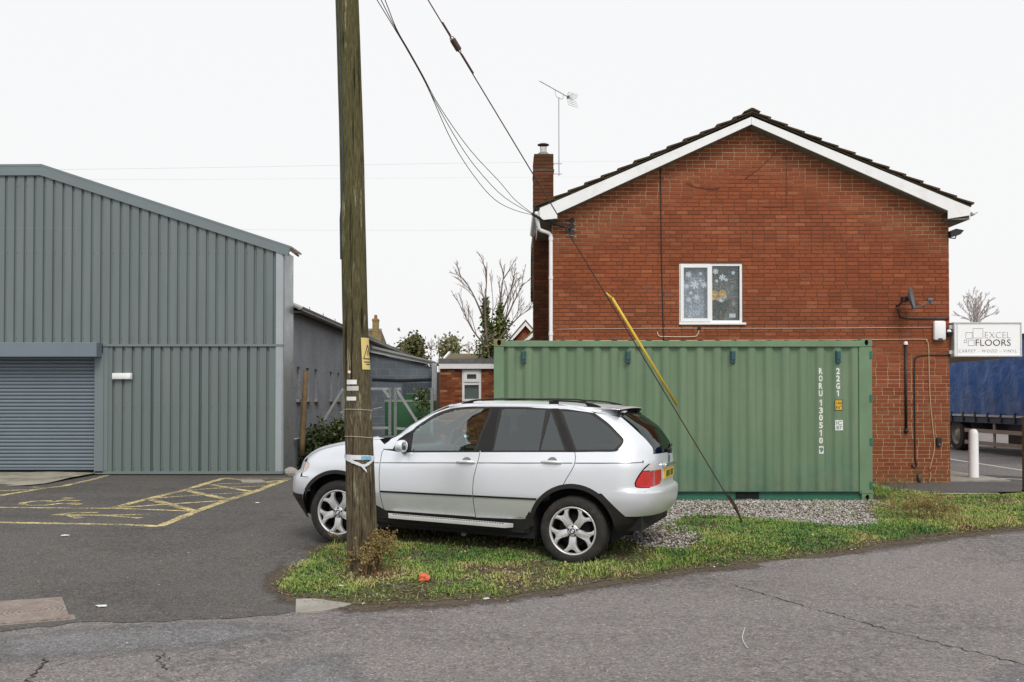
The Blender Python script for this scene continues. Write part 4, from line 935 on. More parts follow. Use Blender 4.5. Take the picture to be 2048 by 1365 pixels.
# ================================================================== CLAD SHED
YSH = 20.7
def cladmat():
    t = NT('grey_cladding'); st = t.noise(1, 4, .6, vec=t.scalev(t.pos(), (3, 3, .35))); c = t.mix(t.ramp(st, [(.35, 0), (.65, 1)]), (.130, .163, .166), (.155, .188, .190))
    z = t.sep()[2]; c = t.mix(t.math('MULTIPLY', t.math('SUBTRACT', 2.6, z), .35, True), c, (.13, .168, .158)); c = t.mix(t.ramp(t.noise(30, 4, .7), [(.66, 0), (.8, .35)]), c, (.26, .28, .27))
    t.bsdf(c, .5, 0, spec=.4); return t.m
M_clad = cladmat(); M_trim = simple('shed_trim', (.155, .19, .20), .45, amt=.06, scale=1.5); M_bluegrey = simple('shutter_grey', (.150, .190, .225), .42, amt=.06, scale=2)
shed = thing('metal_shed', 'grey-green metal clad warehouse front with roller shutter', 'warehouse', (*at(300, 950, YSH)[:2], gz(YSH)))
so = shed.location
def sb(): return HB(so)
SX1 = at(566, 800, YSH).x; SX0 = -13.6
ax_, az_ = at(82, 348, YSH).x, at(82, 349, YSH).z; ex_, ez_ = at(574, 511, YSH).x, at(574, 511, YSH).z
def ztop(x): return az_ if x < ax_ else az_ + (ez_ - az_) * (x - ax_) / (ex_ - ax_)
zmid = at(390, 690, YSH).z; zbase = at(390, 944, YSH).z; shx = at(190, 800, YSH).x; shz = at(100, 716, YSH).z; shx2 = at(207, 800, YSH).x
# profiled sheets, one metre each; grooves every 200 mm
def cladsheet(x0, x1, zl, zh, ph):
    xs_ = [(x0, 0)]; k = math.floor((x0 - ph) / .2)
    while True:
        c = ph + k * .2; k += 1
        if c - .05 > x1: break
        for dx_, d in ((-.030, 0), (-.020, .042), (.016, .042), (.032, 0)):
            if x0 + .001 < c + dx_ < x1 - .001: xs_.append((c + dx_, d))
    xs_.append((x1, 0)); b = sb(); H = (lambda x: zh(x)) if callable(zh) else (lambda x: zh)
    b.grid([[(x, YSH + d, zl) for x, d in xs_], [(x, YSH + d, (zl + H(x)) / 2) for x, d in xs_], [(x, YSH + d, H(x)) for x, d in xs_]]); o = b.build('cladding_sheet', M_clad, shed, fix=False); return o
ph_u = at(12.3, 400, YSH).x; ph_l = at(227, 800, YSH).x
x = SX0
ww = SX1 - .14
while x < ww - .01:
    x1 = min(x + 1.0, ww)
    if x1 > shx2 - .3 or x1 <= shx2: cladsheet(x, x1, zmid, ztop, ph_u)
    x = x1
x = shx2
while x < ww - .03: x1 = min(x + 1.0, ww + .03); cladsheet(x, x1, zbase, zmid - .02, ph_l); x = x1
b = sb(); b.box(shx2, SX1 - .1, YSH + .05, YSH + .85, gz(YSH) + .12, zmid); b.box(SX0, shx2, YSH + .3, YSH + .85, gz(YSH), zmid); b.xzprism([(SX0, zmid), (SX1 - .1, zmid), (ex_ - .1, ztop(ex_) + .02), (ax_, az_ + .05), (SX0, az_ + .05)], YSH + .05, YSH + .85); b.build('wall_core', simple('shed_core', (.08, .09, .09), .9), shed)
b = sb(); b.xzprism(PX([(-300, 333), (83, 331), (582, 494), (575.5, 512), (81, 351), (-300, 352)], YSH - .04), YSH - .045, YSH - .002); b.xzprism(PX([(-300, 331), (83, 328.5), (583, 493), (583, 497), (83, 333), (-300, 335)], YSH - .04), YSH - .05, YSH + .95); b.build('verge_flashing', M_trim, shed)
gzb = gz(YSH)
b = sb(); q = [(SX1 - .15, -.022), (SX1 - .03, -.022), (SX1 + .0, -.005), (SX1 + .015, .03), (SX1 + .015, .88), (SX1 - .05, .88), (SX1 - .05, .02), (SX1 - .15, .01)]
b.prism(q, lambda p: (p[0], YSH + p[1], zbase - .02), lambda p: (p[0], YSH + p[1], ez_ + .10)); b.build('corner_trim', simple('corner_flashing', (.36, .40, .42), .32, .35, amt=.08, scale=1.5), shed)
b = sb(); b.box(shx2 - .01, SX1 - .0, YSH - .035, YSH - .003, zmid - .035, zmid + .012); b.build('joint_trim', M_trim, shed)
b = sb(); b.box(shx2 - .16, SX1 + .005, YSH - .03, YSH - .004, zbase - .045, zbase + .012); b.build('base_trim', M_trim, shed)
b = sb(); b.box(shx2 - .1, SX1 + .01, YSH + .012, YSH + .5, gzb - .2, zbase - .02); b.build('plinth', simple('plinth_brick', (.10, .07, .04), .95, amt=.4, scale=9), shed)
b = sb(); ge = at(588, 503, YSH); b.add([(ge.x - .07, YSH - .06, ge.z + .05), (ge.x + .05, YSH - .06, ge.z - .04), (ge.x + .03, YSH - .06, ge.z - .08), (ge.x - .09, YSH - .06, ge.z + .01), (ge.x - .07, YSH + .3, ge.z + .05), (ge.x + .05, YSH + .3, ge.z - .04), (ge.x + .03, YSH + .3, ge.z - .08), (ge.x - .09, YSH + .3, ge.z + .01)], [(0, 1, 2, 3), (4, 5, 6, 7), (0, 1, 5, 4), (1, 2, 6, 5), (2, 3, 7, 6), (3, 0, 4, 7)]); b.build('eaves_gutter', simple('rust_gutter', (.15, .06, .03), .7), shed)
# roller shutter
sz1 = at(100, 722, YSH).z; sz0_ = at(100, 937, YSH + .1).z; sp = .0755; n_ = int((sz1 - sz0_) / sp) + 1
b = sb(); b.box(SX0 + .4, shx + .02, YSH + .135, YSH + .15, sz0_ - .02, sz1 + .3); shut = b.build('roller_shutter', simple('shutter_shadow', (.05, .06, .07), .8), shed)
slat = []
for i in range(n_ + 3):
    z0 = sz0_ + i * sp; b = sb(); pr = [(0.0, 0), (-.016, .010), (-.024, .032), (-.022, .052), (-.010, .066), (.008, .072)]
    b.grid([[(xx, YSH + .115 + p[0], z0 + p[1]) for xx in (SX0 + .4, shx + .02)] for p in pr]); b.build('slat', M_bluegrey, shut, smooth=True, fix=False)
b = sb(); b.box(SX0 + .4, shx + .02, YSH + .09, YSH + .13, sz0_ - .03, sz0_ + .004); b.build('bottom_bar', M_bluegrey, shut)
b = sb(); bxz0, bxz1 = at(100, 714, YSH - .3).z, at(100, 685, YSH - .3).z; bxx = at(193, 700, YSH - .3).x; b.bbox(SX0 + .2, bxx, YSH - .3, YSH - .001, bxz0, bxz1, .008); b.build('shutter_box', M_bluegrey, shed)
b = sb(); b.box(shx + .0, shx2 + .01, YSH - .03, YSH + .08, gzb + .06, bxz0 + .08); b.box(shx2 - .012, shx2 + .09, YSH - .012, YSH + .01, gzb + .1, zmid + .05); b.build('guide_rail', M_trim, shed)
lt = thing('bulkhead_light', 'white rectangular light fitting on the grey cladding by the shutter', 'light', at(245.5, 753, YSH)); b = MB(); b.bbox(-.195, .195, -.09, -.002, -.062, .062, .02); sharpen(b.build('diffuser', simple('light_diffuser', (.80, .81, .82), .3), lt), 40); b = MB(); b.box(-.203, .203, -.035, -.001, -.068, .068); b.build('base_plate', simple('light_base', (.6, .6, .6), .5), lt)
# screw fixings in rows along the cladding
b = sb()
for zz in (zmid + .12, zmid + 1.9, zmid + 3.3):
    for k in range(0, 60):
        xx = ph_u + k * .2
        if xx < ww - .05 and zz < ztop(xx) - .15: b.box(xx + .03, xx + .045, YSH - .006, YSH + .002, zz, zz + .015)
for zz in (zbase + .06, (zbase + zmid) / 2, zmid - .12):
    for k in range(0, 40):
        xx = ph_l + k * .2
        if xx < ww: b.box(xx + .03, xx + .045, YSH - .006, YSH + .002, zz, zz + .015)
tag(b.build('fixings', simple('screw_heads', (.05, .055, .055), .6), shed), kind='stuff')
# rubble by the corner
rk = MB(); bm = bmesh.new(); bmesh.ops.create_icosphere(bm, subdivisions=2, radius=.16)
for v in bm.verts: v.co = Vector((v.co.x * 1.0, v.co.y * .8, max(-.06, v.co.z * .75))) * random.uniform(.82, 1.15)
bm.verts.index_update(); rk.add([v.co[:] for v in bm.verts], [tuple(v.index for v in f.verts) for f in bm.faces]); bm.free()
pk = gnd(584, 952); o = rk.build('rubble_block', M_conc2, loc=(pk.x, pk.y, pk.z + .06)); tag(o, 'broken grey concrete lump at the corner of the metal shed', 'rubble')
rk = MB(); rk.bbox(-.22, .22, -.12, .12, 0, .05, .02); p = gnd(505, 966); o = rk.build('concrete_fragment', M_conc2, loc=(p.x, p.y, p.z + .0)); o.rotation_euler = (.08, .05, .5); tag(o, 'flat broken concrete piece lying on the yellow hatching', 'rubble')

# ================================================================== RENDERED WORKSHOP behind the shed
def rendermat():
    t = NT('grey_roughcast'); c = vary(t, (.30, .325, .355), .2, 1.2, 6); c = t.mix(t.ramp(t.noise(55, 4, .7), [(.5, 0), (.7, .8)]), c, (.50, .52, .54)); c = t.mix(t.ramp(t.noise(40, 3, .6), [(.35, .6), (.5, 0)]), c, (.09, .10, .11))
    t.bsdf(c, .95, 0, t.bump(t.noise(60, 4, .7), .7, .02), spec=.1); return t.m
M_rend = rendermat(); M_asb = simple('cement_roof', (.30, .30, .28), .9, amt=.2, scale=2); M_gut = simple('grey_gutter', (.22, .22, .21), .6, amt=.2)
WXW = SX1 - .02; ws = thing('rendered_workshop', 'long grey roughcast workshop with narrow windows behind the metal shed', 'building', (WXW, 30, gz(30)))
def wb(): return HB(ws.location)
ge_z = at(592, 616, 4.82 * 1991 / 432).z
slits = []      # narrow openings: pixel columns on the receding wall
def wallY(px): return WXW * F / (px - 1024)
for px in (597, 615, 632, 662, 677, 700, 720): slits.append((wallY(px), .34))
wz0, wz1 = 1.70, 2.42
edges = sorted([(y - w_ / 2, y + w_ / 2) for y, w_ in slits]); yb = YSH + .86; bw = wb()
for y0, y1 in edges + [(52, 52)]:
    bw.box(WXW - .3, WXW, yb, y0, gz(30) - .3, ge_z); 
    if y1 > y0: bw.box(WXW - .3, WXW, y0, y1, gz(30) - .3, wz0); bw.box(WXW - .3, WXW, y0, y1, wz1, ge_z)
    yb = y1
bw.build('wall', M_rend, ws)
for y0, y1 in edges:
    b = wb(); b.box(WXW - .24, WXW - .22, y0, y1, wz0, wz1); o = b.build('window', simple('dark_pane', (.02, .024, .028), .25), ws); b = wb(); b.box(WXW - .24, WXW + .07, y0 - .06, y1 + .06, wz0 - .07, wz0); b.build('sill', M_conc2, o)
b = wb(); rs_ = .466; b.xzprism([(WXW + .22, ge_z + .03 - .1), (-8.4, ge_z + rs_ * (8.4 + WXW)), (-12.5, ge_z), (-12.5, ge_z - .05), (-8.4, ge_z + rs_ * (8.4 + WXW) - .05), (WXW + .22, ge_z - .12)], YSH + .96, 55); b.build('roof', M_asb, ws)
b = wb(); pr = [(WXW + .17 + .07 * math.cos(a), ge_z - .03 + .07 * math.sin(a)) for a in np.linspace(math.pi, 2 * math.pi, 7)] + [(WXW + .17 + .06 * math.cos(a), ge_z - .03 + .06 * math.sin(a)) for a in np.linspace(2 * math.pi, math.pi, 7)]; b.xzprism(pr, YSH + .9, 54); gt = b.build('gutter', M_gut, ws)
for i in range(14):
    b = wb(); yy = 22.3 + i * 1.6; b.tube([(WXW, yy, ge_z - .1), (WXW + .1, yy, ge_z - .12), (WXW + .25, yy, ge_z - .03), (WXW + .24, yy, ge_z + .02)], .012, 5); b.build('gutter_bracket', M_gut, ws)
b = wb(); b.box(WXW + .005, WXW + .2, YSH + .95, 54, ge_z - .16, ge_z - .12); b.build('eaves_board', simple('dark_eaves', (.06, .06, .05), .9), ws)
for px, py in ((590, 860), (590, 800)):
    pass
# lean-to
YL = 33.0; lo = thing('lean_to_shed', 'dark grey lean-to with white sloping fascia beside the workshop', 'shed', (*at(800, 800, YL)[:2], gz(YL)))
def lb(): return HB(lo.location)
M_block = NT('grey_blockwork')
def blockmat():
    t = M_block; b_ = t.n('ShaderNodeTexBrick'); x, y, z = t.sep(); cm = t.n('ShaderNodeCombineXYZ'); t.l(x, cm.inputs[0]); t.l(z, cm.inputs[1]); t.l(cm.outputs[0], b_.inputs['Vector']); b_.inputs['Scale'].default_value = 1; b_.inputs['Brick Width'].default_value = .45; b_.inputs['Row Height'].default_value = .225; b_.inputs['Mortar Size'].default_value = .008
    b_.inputs['Color1'].default_value = (.13, .155, .18, 1); b_.inputs['Color2'].default_value = (.15, .175, .20, 1); b_.inputs['Mortar'].default_value = (.21, .23, .25, 1); t.bsdf(vary(t, b_.outputs['Color'], .2, 2), .9, spec=.1); return t.m
M_block = blockmat()
lz0 = gz(YL); b = lb(); b.xzprism([(WXW, lz0), (at(866, 760, YL).x, lz0), (at(866, 735, YL).x, at(866, 735, YL).z), (at(738, 705, YL).x, at(738, 705, YL).z)], YL, YL + .2); b.build('block_wall', M_block, lo)
b = lb(); b.xzprism(PX([(735, 696), (868, 726), (868, 731), (735, 704)], YL), YL - .12, YL - .06); b.build('fascia', simple('pale_fascia', (.58, .60, .62), .6), lo)
b = lb(); b.xzprism(PX([(735, 690), (869, 723), (869, 726), (735, 695.5)], YL), YL - .2, YL + 5); b.build('roof', M_asb, lo)
p = at(869, 730, YL - .3); b = lb(); b.box(p.x - .08, p.x + .08, YL - .4, YL - .22, lz0, p.z + .05); b.build('gate_post', simple('galv_post', (.36, .38, .40), .6, .2, amt=.2), lo)
b = lb(); q = PX([(745, 757), (800, 759), (864, 757), (864, 760), (800, 763), (745, 760)], YL - .02); b.xzprism(q, YL - .05, YL - .003); b.build('ledge_strip', simple('dark_ledge', (.02, .022, .025), .9), lo)
for i in range(9):
    b = lb(); xx = at(808 + i * 6.2, 790, YL - .05).x; b.box(xx - .04, xx + .04, YL - .05, YL - .01, lz0, at(840, 766, YL).z); b.build('door_board', simple('door_board', (.07, .085, .105), .85, amt=.2) if i == 0 else bpy.data.materials['door_board'], lo)

# brick outbuilding with flat roof
YO = 30.0; ob = thing('brick_outbuilding', 'low brick outbuilding with flat roof and white window', 'outbuilding', (*at(930, 800, YO)[:2], gz(YO)))
def obb(): return HB(ob.location)
ox0, ox1 = at(880, 780, YO).x, at(1010, 780, YO).x + 1.5; oz = gz(YO); ozt = at(930, 738, YO).z
wx0, wx1 = at(924, 780, YO).x, at(962.5, 780, YO).x; wz_0, wz_1 = at(940, 803, YO).z, at(940, 739, YO).z
b = obb(); b.box(ox0, wx0, YO, YO + .2, oz - .2, ozt); b.box(wx1, ox1, YO, YO + .2, oz - .2, ozt); b.box(wx0, wx1, YO, YO + .2, oz - .2, wz_0); b.box(wx0, wx1, YO, YO + .2, wz_1, ozt + .001); b.box(ox0, ox0 + .2, YO + .2, YO + 5, oz - .2, ozt); ow = b.build('wall', simple('outbuilding_mortar', (.12, .07, .05), .95), ob)
b = obb(); z = oz; kz = 0
while z < ozt - .02:
    x = ox0 - (.1 if kz % 2 else 0)
    while x < ox1:
        for a0, a1 in ((max(x, ox0), min(x + .215, wx0)), (max(x, wx1), min(x + .215, ox1))) if z + .05 > wz_0 and z < wz_1 else ((max(x, ox0), min(x + .215, ox1)),):
            if a1 - a0 > .03: d = random.uniform(0, .003); b.add([(a0, YO - .006 - d, z), (a1, YO - .006 - d, z), (a1, YO - .006 - d, z + .063), (a0, YO - .006 - d, z + .063), (a0, YO, z), (a1, YO, z), (a1, YO, z + .063), (a0, YO, z + .063)], [(0, 1, 2, 3), (0, 1, 5, 4), (1, 2, 6, 5), (2, 3, 7, 6), (3, 0, 4, 7)])
        x += .225
    z += .075; kz += 1
t_ = NT('brown_brick'); r_ = t_.n('ShaderNodeNewGeometry').outputs['Random Per Island']; c_ = t_.ramp(r_, [(0, (.14, .045, .022)), (.5, (.22, .07, .03)), (.85, (.28, .095, .042)), (1, (.38, .2, .1))]); t_.bsdf(c_, .92, 0, spec=.15)
obr = b.build('brickwork', t_.m, ow); tag(obr, kind='stuff')
b = obb(); b.box(at(877, 730, YO).x, ox1, YO - .12, YO + 5.2, at(930, 727, YO).z, at(930, 718, YO).z); b.build('flat_roof', simple('roof_felt', (.14, .14, .145), .95, amt=.25), ob)
b = obb(); b.box(at(878.5, 730, YO).x, ox1, YO - .10, YO - .075, ozt, at(930, 727, YO).z - .003); b.build('fascia', M_upvc, ob)
wfr = frame(obb(), wx0 + .003, wx1 - .003, wz_0, wz_1, .07, YO + .02, YO + .1); zm_ = at(940, 767, YO).z; wfr.box(wx0 + .07, wx1 - .07, YO + .021, YO + .099, zm_ - .05, zm_ + .05); wo_ = wfr.build('window', M_upvc, ob)
frame(obb(), wx0 + .06, wx1 - .06, zm_ + .04, wz_1 - .06, .09, YO - .005, YO + .03).build('top_light', M_upvc, wo_)
b = obb(); b.box(wx0 + .05, wx1 - .05, YO + .11, YO + .12, wz_0 + .05, wz_1 - .05); b.build('pane', simple('outbuilding_pane', (.075, .10, .10), .2), wo_)
b = obb(); b.box(at(874, 800, YO).x, at(879.5, 800, YO).x, YO - .1, YO + .05, oz, at(876, 745, YO).z); b.build('wooden_post', simple('dark_post', (.06, .045, .03), .9), ob)

# galvanised yard gates
YG = 24.5; M_galv = NT('galvanised_lattice')
def galv():
    t = M_galv; x, y, z = t.sep(); w1 = t.math('SINE', t.math('MULTIPLY', t.math('ADD', z, x), 110)); c = t.mix(t.ramp(w1, [(.35, 0), (.6, 1)]), (.12, .13, .135), (.40, .42, .43)); t.bsdf(vary(t, c, .15, 6), .55, .2); return t.m
M_galv = galv(); M_galv2 = simple('galvanised_tube', (.33, .35, .36), .5, .3, amt=.15)
def gp(px, py): return at(px, py, YG)
zg = gz(YG)
def gate(name, label, posts, tops, diags, bots):
    o = thing(name, label, 'gate', (gp(posts[0], 800).x, YG, zg), 'galvanised yard gates')
    for px in posts: p = gp(px, 778); b = HB(o.location); b.box(p.x - .035, p.x + .035, YG - .03, YG + .03, zg, p.z + .03); b.build('post', M_galv, o)
    for a, c in tops: p, q = gp(*a), gp(*c); b = HB(o.location); b.beam(p, q, .05, .06); b.build('top_rail', M_galv2, o)
    for a, c in diags: p, q = gp(*a), gp(*c); b = HB(o.location); b.beam(p + Vector((0, -.03, 0)), q + Vector((0, -.03, 0)), .05, .06); b.build('brace', M_galv2, o)
    for a, c in bots: p, q = gp(*a), gp(*c); b = HB(o.location); b.beam(p, q, .05, .06); b.build('bottom_rail', M_galv2, o)
    return o
gate('yard_gate', 'galvanised gate frame seen behind the wooden pole', [687, 780], [((690, 778), (780, 778))], [((686, 779), (616, 895)), ((767, 779), (780, 796))], [((690, 857), (780, 856))])
gate('yard_gate', 'galvanised gate frame in front of the green tank', [791, 864], [((791, 778), (802, 778))], [((795, 782), (842, 856))], [((791, 857), (840, 860))])
# wire mesh lines of the gates
# green tank
YK = 27.5; tk = thing('oil_tank', 'dark green boxy tank standing behind the yard gate', 'tank', (*at(815, 850, YK)[:2], gz(YK))); M_tank = simple('tank_green', (.012, .085, .028), .5, amt=.15)
def tb(): return HB(tk.location)
x0, x1 = at(770, 850, YK).x, at(866, 850, YK).x; z1 = at(800, 801, YK).z; b = tb(); b.bbox(x0, x1, YK, YK + 1.3, gz(YK), z1, .04); sharpen(b.build('tank_body', M_tank, tk), 40)
b = tb(); b.bbox(at(808, 790, YK).x, at(826, 790, YK).x, YK + .2, YK + .7, z1 - .02, at(815, 787, YK).z, .02); b.build('filler_hatch', M_tank, tk)
b = tb(); p = at(833, 797, YK + .3); b.lathe([(.05, 0), (.055, .05), (.03, .09), (0, .1)], 10, c=(p.x, p.y, z1 - .01)); b.build('cap', simple('tank_cap', (.45, .5, .48), .4), tk)
b = tb(); b.box(x0 - .01, x1 + .01, YK - .012, YK + .0, z1 - .05, z1 + .012); b.build('rim', simple('tank_rim', (.20, .28, .22), .6), tk)
# old timber post
YW = 21.95; wp = thing('timber_post', 'weathered timber post leaning against the grey roughcast wall', 'post', (*at(604, 900, YW)[:2], gz(YW))); b = HB(wp.location); b.tube([at(604, 912, YW), at(605, 880, YW), at(608, 820, YW), at(612, 742, YW)], [.07, .068, .062, .055], 8); b.build('post_shaft', simple('old_timber', (.15, .10, .05), .9, amt=.35, scale=9), wp, smooth=True)
cable('handrail_bar', 'thin grey bar along the roughcast wall behind the timber post', [at(589, 879, 21.7), at(600, 877, 22.3), at(628, 874, 23.6)], .02, M_galv2, 'rail', dense=0)

# ================================================================== LORRY on the right
LX = 13.75; lr = thing('curtain_lorry', 'blue curtain-sided lorry trailer parked in the street beyond the sign', 'lorry', (LX + 1.25, 27, gz(30)))
def lrb(): return HB(lr.location)
def lp(px, py):
    r_ = ray(px, py); t_ = LX / r_.x; return CAMP + r_ * t_
def lz(py_at, px): return lp(px, py_at).z
zc0 = lp(1950, 826).z; zc1 = 3.36; lg = gz(30); Y0, Y1 = 20.5, 33.8
def tarp():
    t = NT('blue_tarpaulin'); z = t.sep()[2]; c = vary(t, (.022, .11, .36), .25, 1.5); d = t.math('MULTIPLY', t.math('SUBTRACT', 2.1, z), .9, True); c = t.mix(t.math('MULTIPLY', d, t.ramp(t.noise(2.4, 5, .65, dist=.5), [(.35, 0), (.65, .85)])), c, (.13, .14, .16)); c = t.mix(t.ramp(t.noise(5, 6, .7, dist=1.5), [(.62, 0), (.75, .35)]), c, (.16, .26, .42))
    t.bsdf(c, .45, 0, t.bump(t.noise(1.5, 4, .55, dist=.5), .35, .2), spec=.4); return t.m
b = lrb(); yy = np.linspace(Y0, Y1, 90); zz = np.linspace(zc0 - .05, zc1, 16)
b.grid([[(LX + .02 * math.sin(y * 4.3 + z_ * .8) * (1 - (z_ - zc0) / 3) + .012 * math.sin(y * 9 - z_ * 3), y, z_) for y in yy] for z_ in zz]); b.build('curtain', tarp(), lr, smooth=True, fix=False)
b = lrb(); b.box(LX + .06, LX + 2.5, Y0, Y1, zc0, zc1 - .02); b.build('load_box', simple('load_shade', (.03, .05, .1), .8), lr)
b = lrb(); b.box(LX - .03, LX + 2.53, Y0 - .02, Y1 + .02, zc1 - .03, zc1 + .10); b.build('roof_rail', simple('lorry_dark_rail', (.03, .035, .04), .6), lr)
zr0 = lp(1950, 836).z
b = lrb(); b.box(LX - .015, LX + 2.5, Y0, Y1, zr0 - .14, zr0 + .02); b.build('side_rail', simple('lorry_chassis_blue', (.02, .035, .08), .5), lr)
M_strap = simple('buckle_steel', (.55, .57, .62), .35, .6); M_strapd = simple('strap_webbing', (.015, .02, .035), .7)
for i in range(17):
    y = Y0 + .4 + i * .78; b = lrb(); b.box(LX - .045, LX - .02, y, y + .06, zr0 - .12, zc0 + .02); o = b.build('strap', M_strapd, lr); b = lrb(); b.box(LX - .05, LX - .03, y + .1, y + .72, zr0 + .04, zr0 + .095); b.build('tensioner', M_strap, o)
M_tan = simple('dusty_guard_rail', (.33, .27, .21), .7, amt=.15)
for (pa, pb) in (((1931, 860), (2046, 868)), ((1934, 884), (2046, 894))):
    za = lp(1990, (pa[1] + pb[1]) / 2).z; b = lrb(); b.box(LX - .03, LX + .0, 22.5, lp(1931, 860).y, za - .055, za + .055); b.build('side_guard', M_tan, lr)
for y in (23.5, 26.2, 28.4): b = lrb(); b.box(LX + .002, LX + .05, y, y + .08, lp(1990, 893).z - .05, zr0 - .1); b.build('guard_bracket', M_tan, lr)
b = lrb(); b.box(LX + .75, LX + 1.75, Y0, Y1, zr0 - .45, zr0 - .1); b.build('chassis', M_black, lr); b = lrb(); b.box(LX + .12, LX + .7, 22.5, 24.8, zr0 - .75, zr0 - .15); b.box(LX + .2, LX + 2.3, 25.6, 28.0, zr0 - .7, zr0 - .15); b.build('under_box', M_black, lr)
wy = lp(1911, 874).y; 
def lwheel(y, x=LX):
    b = lrb(); c = (x + .02, y, lg + .5); b.lathe([(.30, 0), (.34, .0), (.47, .01), (.5, .05), (.5, .27), (.46, .3), (.3, .3)], 28, axis='x', c=c); o = b.build('wheel', simple('lorry_tyre', (.035, .032, .03), .9, amt=.2), lr); sharpen(o, 40)
    b = lrb(); b.lathe([(.30, .0), (.29, .06), (.2, .10), (.14, .02), (.0, .02)], 24, axis='x', c=c); b.build('rim', simple('lorry_rim', (.30, .28, .25), .6, .3), o, smooth=True)
for y in (wy, wy + 1.3): lwheel(y)
for y in (wy,): lwheel(y, LX + 2.1)
b = lrb(); b.tube([(LX + .15, wy + .58 * math.cos(a), lg + .5 + .58 * math.sin(a)) for a in np.linspace(-.2, math.pi * .75, 12)][::-1], .05, 6); b.build('mudguard', M_black, lr)
# bollard
bo = thing('bollard', 'white round-topped bollard at the building corner', 'bollard', gnd(1947.5, 958)); b = MB(); hb_ = .99; r0 = .098
b.lathe([(r0, -.05), (r0 * .99, .02), (r0 * .93, hb_ - .1), (r0 * .85, hb_ - .05), (r0 * .6, hb_ - .012), (r0 * .3, hb_ + .0), (0, hb_ + .003)], 24); b.build('sleeve', simple('bollard_white', (.80, .81, .82), .4, amt=.06, scale=3, dirt_shade=((.5, .48, .4), 4, .6, .4)), bo, smooth=True); b = MB(); b.lathe([(r0 * 1.05, 0), (r0 * 1.04, .02), (0, .025)], 20); b.build('footing', M_conc2, bo)
# gate post at the right edge
gp_ = gnd(2055, 992); gp2 = thing('wooden_gatepost', 'brown wooden post at the far edge of the grass verge', 'post', gp_); b = MB(); b.bbox(-.06, .06, -.06, .06, -.1, 1.33, .01); b.build('post_shaft', simple('post_brown', (.13, .08, .045), .85, amt=.3, scale=10), gp2); b = MB(); b.box(-.065, .065, -.065, .065, 0, .1); b.build('post_foot', M_black, gp2)

# ================================================================== UTILITY POLE AND WIRES
YP = 9.25; pb0 = gnd(724, 1160); YP = pb0.y + .12
pl = thing('utility_pole', 'tall weathered brown wooden utility pole on the grass verge', 'utility pole', (at(724, 1150, YP).x, YP, gz(YP)))
def pc(py): return float(np.interp(py, [-600, 0, 340, 680, 940, 1100, 1170], [673, 694.3, 704.5, 711, 720.5, 725, 727])), float(np.interp(py, [-600, 0, 340, 680, 940, 1100, 1170], [39, 46.5, 48.5, 51, 57, 62.5, 65]))
def ppt(py, a=None, rr=1.0):
    cx_, wd = pc(py); c = at(cx_, py, YP); r_ = wd / 2 / F * YP
    return c if a is None else c + Vector((math.sin(a) * r_ * rr, -math.cos(a) * r_ * rr, 0))
def polemat():
    t = NT('weathered_pole_wood'); v = t.scalev(t.pos(), (1, 1, .10)); z = t.sep()[2]
    g1 = t.noise(75, 7, .75, v); c = t.ramp(g1, [(.3, (.020, .016, .010)), (.44, (.080, .064, .040)), (.57, (.145, .118, .078)), (.75, (.27, .23, .165))])
    green = t.math('MULTIPLY', t.math('SUBTRACT', z, 1.3), .55, True); c = t.mix(t.math('MULTIPLY', green, .62), c, t.mix(1, c, (.80, .92, .55), 'MULTIPLY')); c = t.mix(t.math('MULTIPLY', green, t.ramp(t.noise(11, 5, .7), [(.35, 0), (.7, .6)])), c, (.095, .095, .04))
    li = t.noise(14, 4, .65, t.scalev(t.pos(), (1.3, 1.3, .16))); c = t.mix(t.math('MULTIPLY', t.ramp(z, [(0, 0), (1, 1)]), t.ramp(li, [(.61, 0), (.68, .8)])), c, (.34, .33, .22))
    ck = t.noise(30, 3, .6, t.scalev(t.pos(), (1, 1, .03))); c = t.mix(t.ramp(ck, [(.32, .9), (.4, 0)]), c, (.012, .009, .006))
    t.bsdf(c, .92, 0, t.bump(t.math('ADD', g1, t.ramp(ck, [(.3, 0), (.42, 1)])), .8, .02), spec=.12); return t.m
b = HB(pl.location); ringsP = []
for py in [1185, 1150, 1100, 1040, 980, 940, 880, 800, 740, 680, 600, 500, 420, 340, 250, 170, 80, 0, -120, -300, -480]:
    ringsP.append([ppt(py, a, 1 + .012 * math.sin(3 * a + py * .013) + .008 * math.sin(7 * a + py * .03)) for a in np.linspace(0, 2 * math.pi, 33)[:-1]])
n_ = 32; vs = [v for rg in ringsP for v in rg]; b.add(vs, [(i * n_ + k, i * n_ + (k + 1) % n_, (i + 1) * n_ + (k + 1) % n_, (i + 1) * n_ + k) for i in range(len(ringsP) - 1) for k in range(n_)] + [tuple((len(ringsP) - 1) * n_ + k for k in range(n_))]); b.build('pole_shaft', polemat(), pl, smooth=True)
def wrap(px0, px1, py0, py1, name, m, lift=.003, nx=6, label=None):
    """thin plate bent round the pole, given by its outline in the picture"""
    b = HB(pl.location); rows_ = []
    for py in np.linspace(py0, py1, 4):
        row = []
        for px in np.linspace(px0, px1, nx):
            cx_, wd = pc(py); a = math.asin(max(-.999, min(.999, (px - cx_) / (wd / 2)))); row.append(ppt(py, a, 1 + lift / (wd / 2 / F * YP)))
        rows_.append(row)
    b.grid(rows_); g0 = [[p + (ppt(py) - p).normalized() * .002 for p in row] for row, py in zip(rows_, np.linspace(py0, py1, 4))]; b.grid(g0); o = b.build(name, m, pl, smooth=True, fix=False)
    if label: o['label'] = label
    return o
M_plw = simple('plate_white', (.70, .71, .70), .5); M_plg = simple('plate_grey', (.46, .47, .45), .6); M_ply = simple('warning_yellow', (.66, .52, .19), .5, amt=.08)
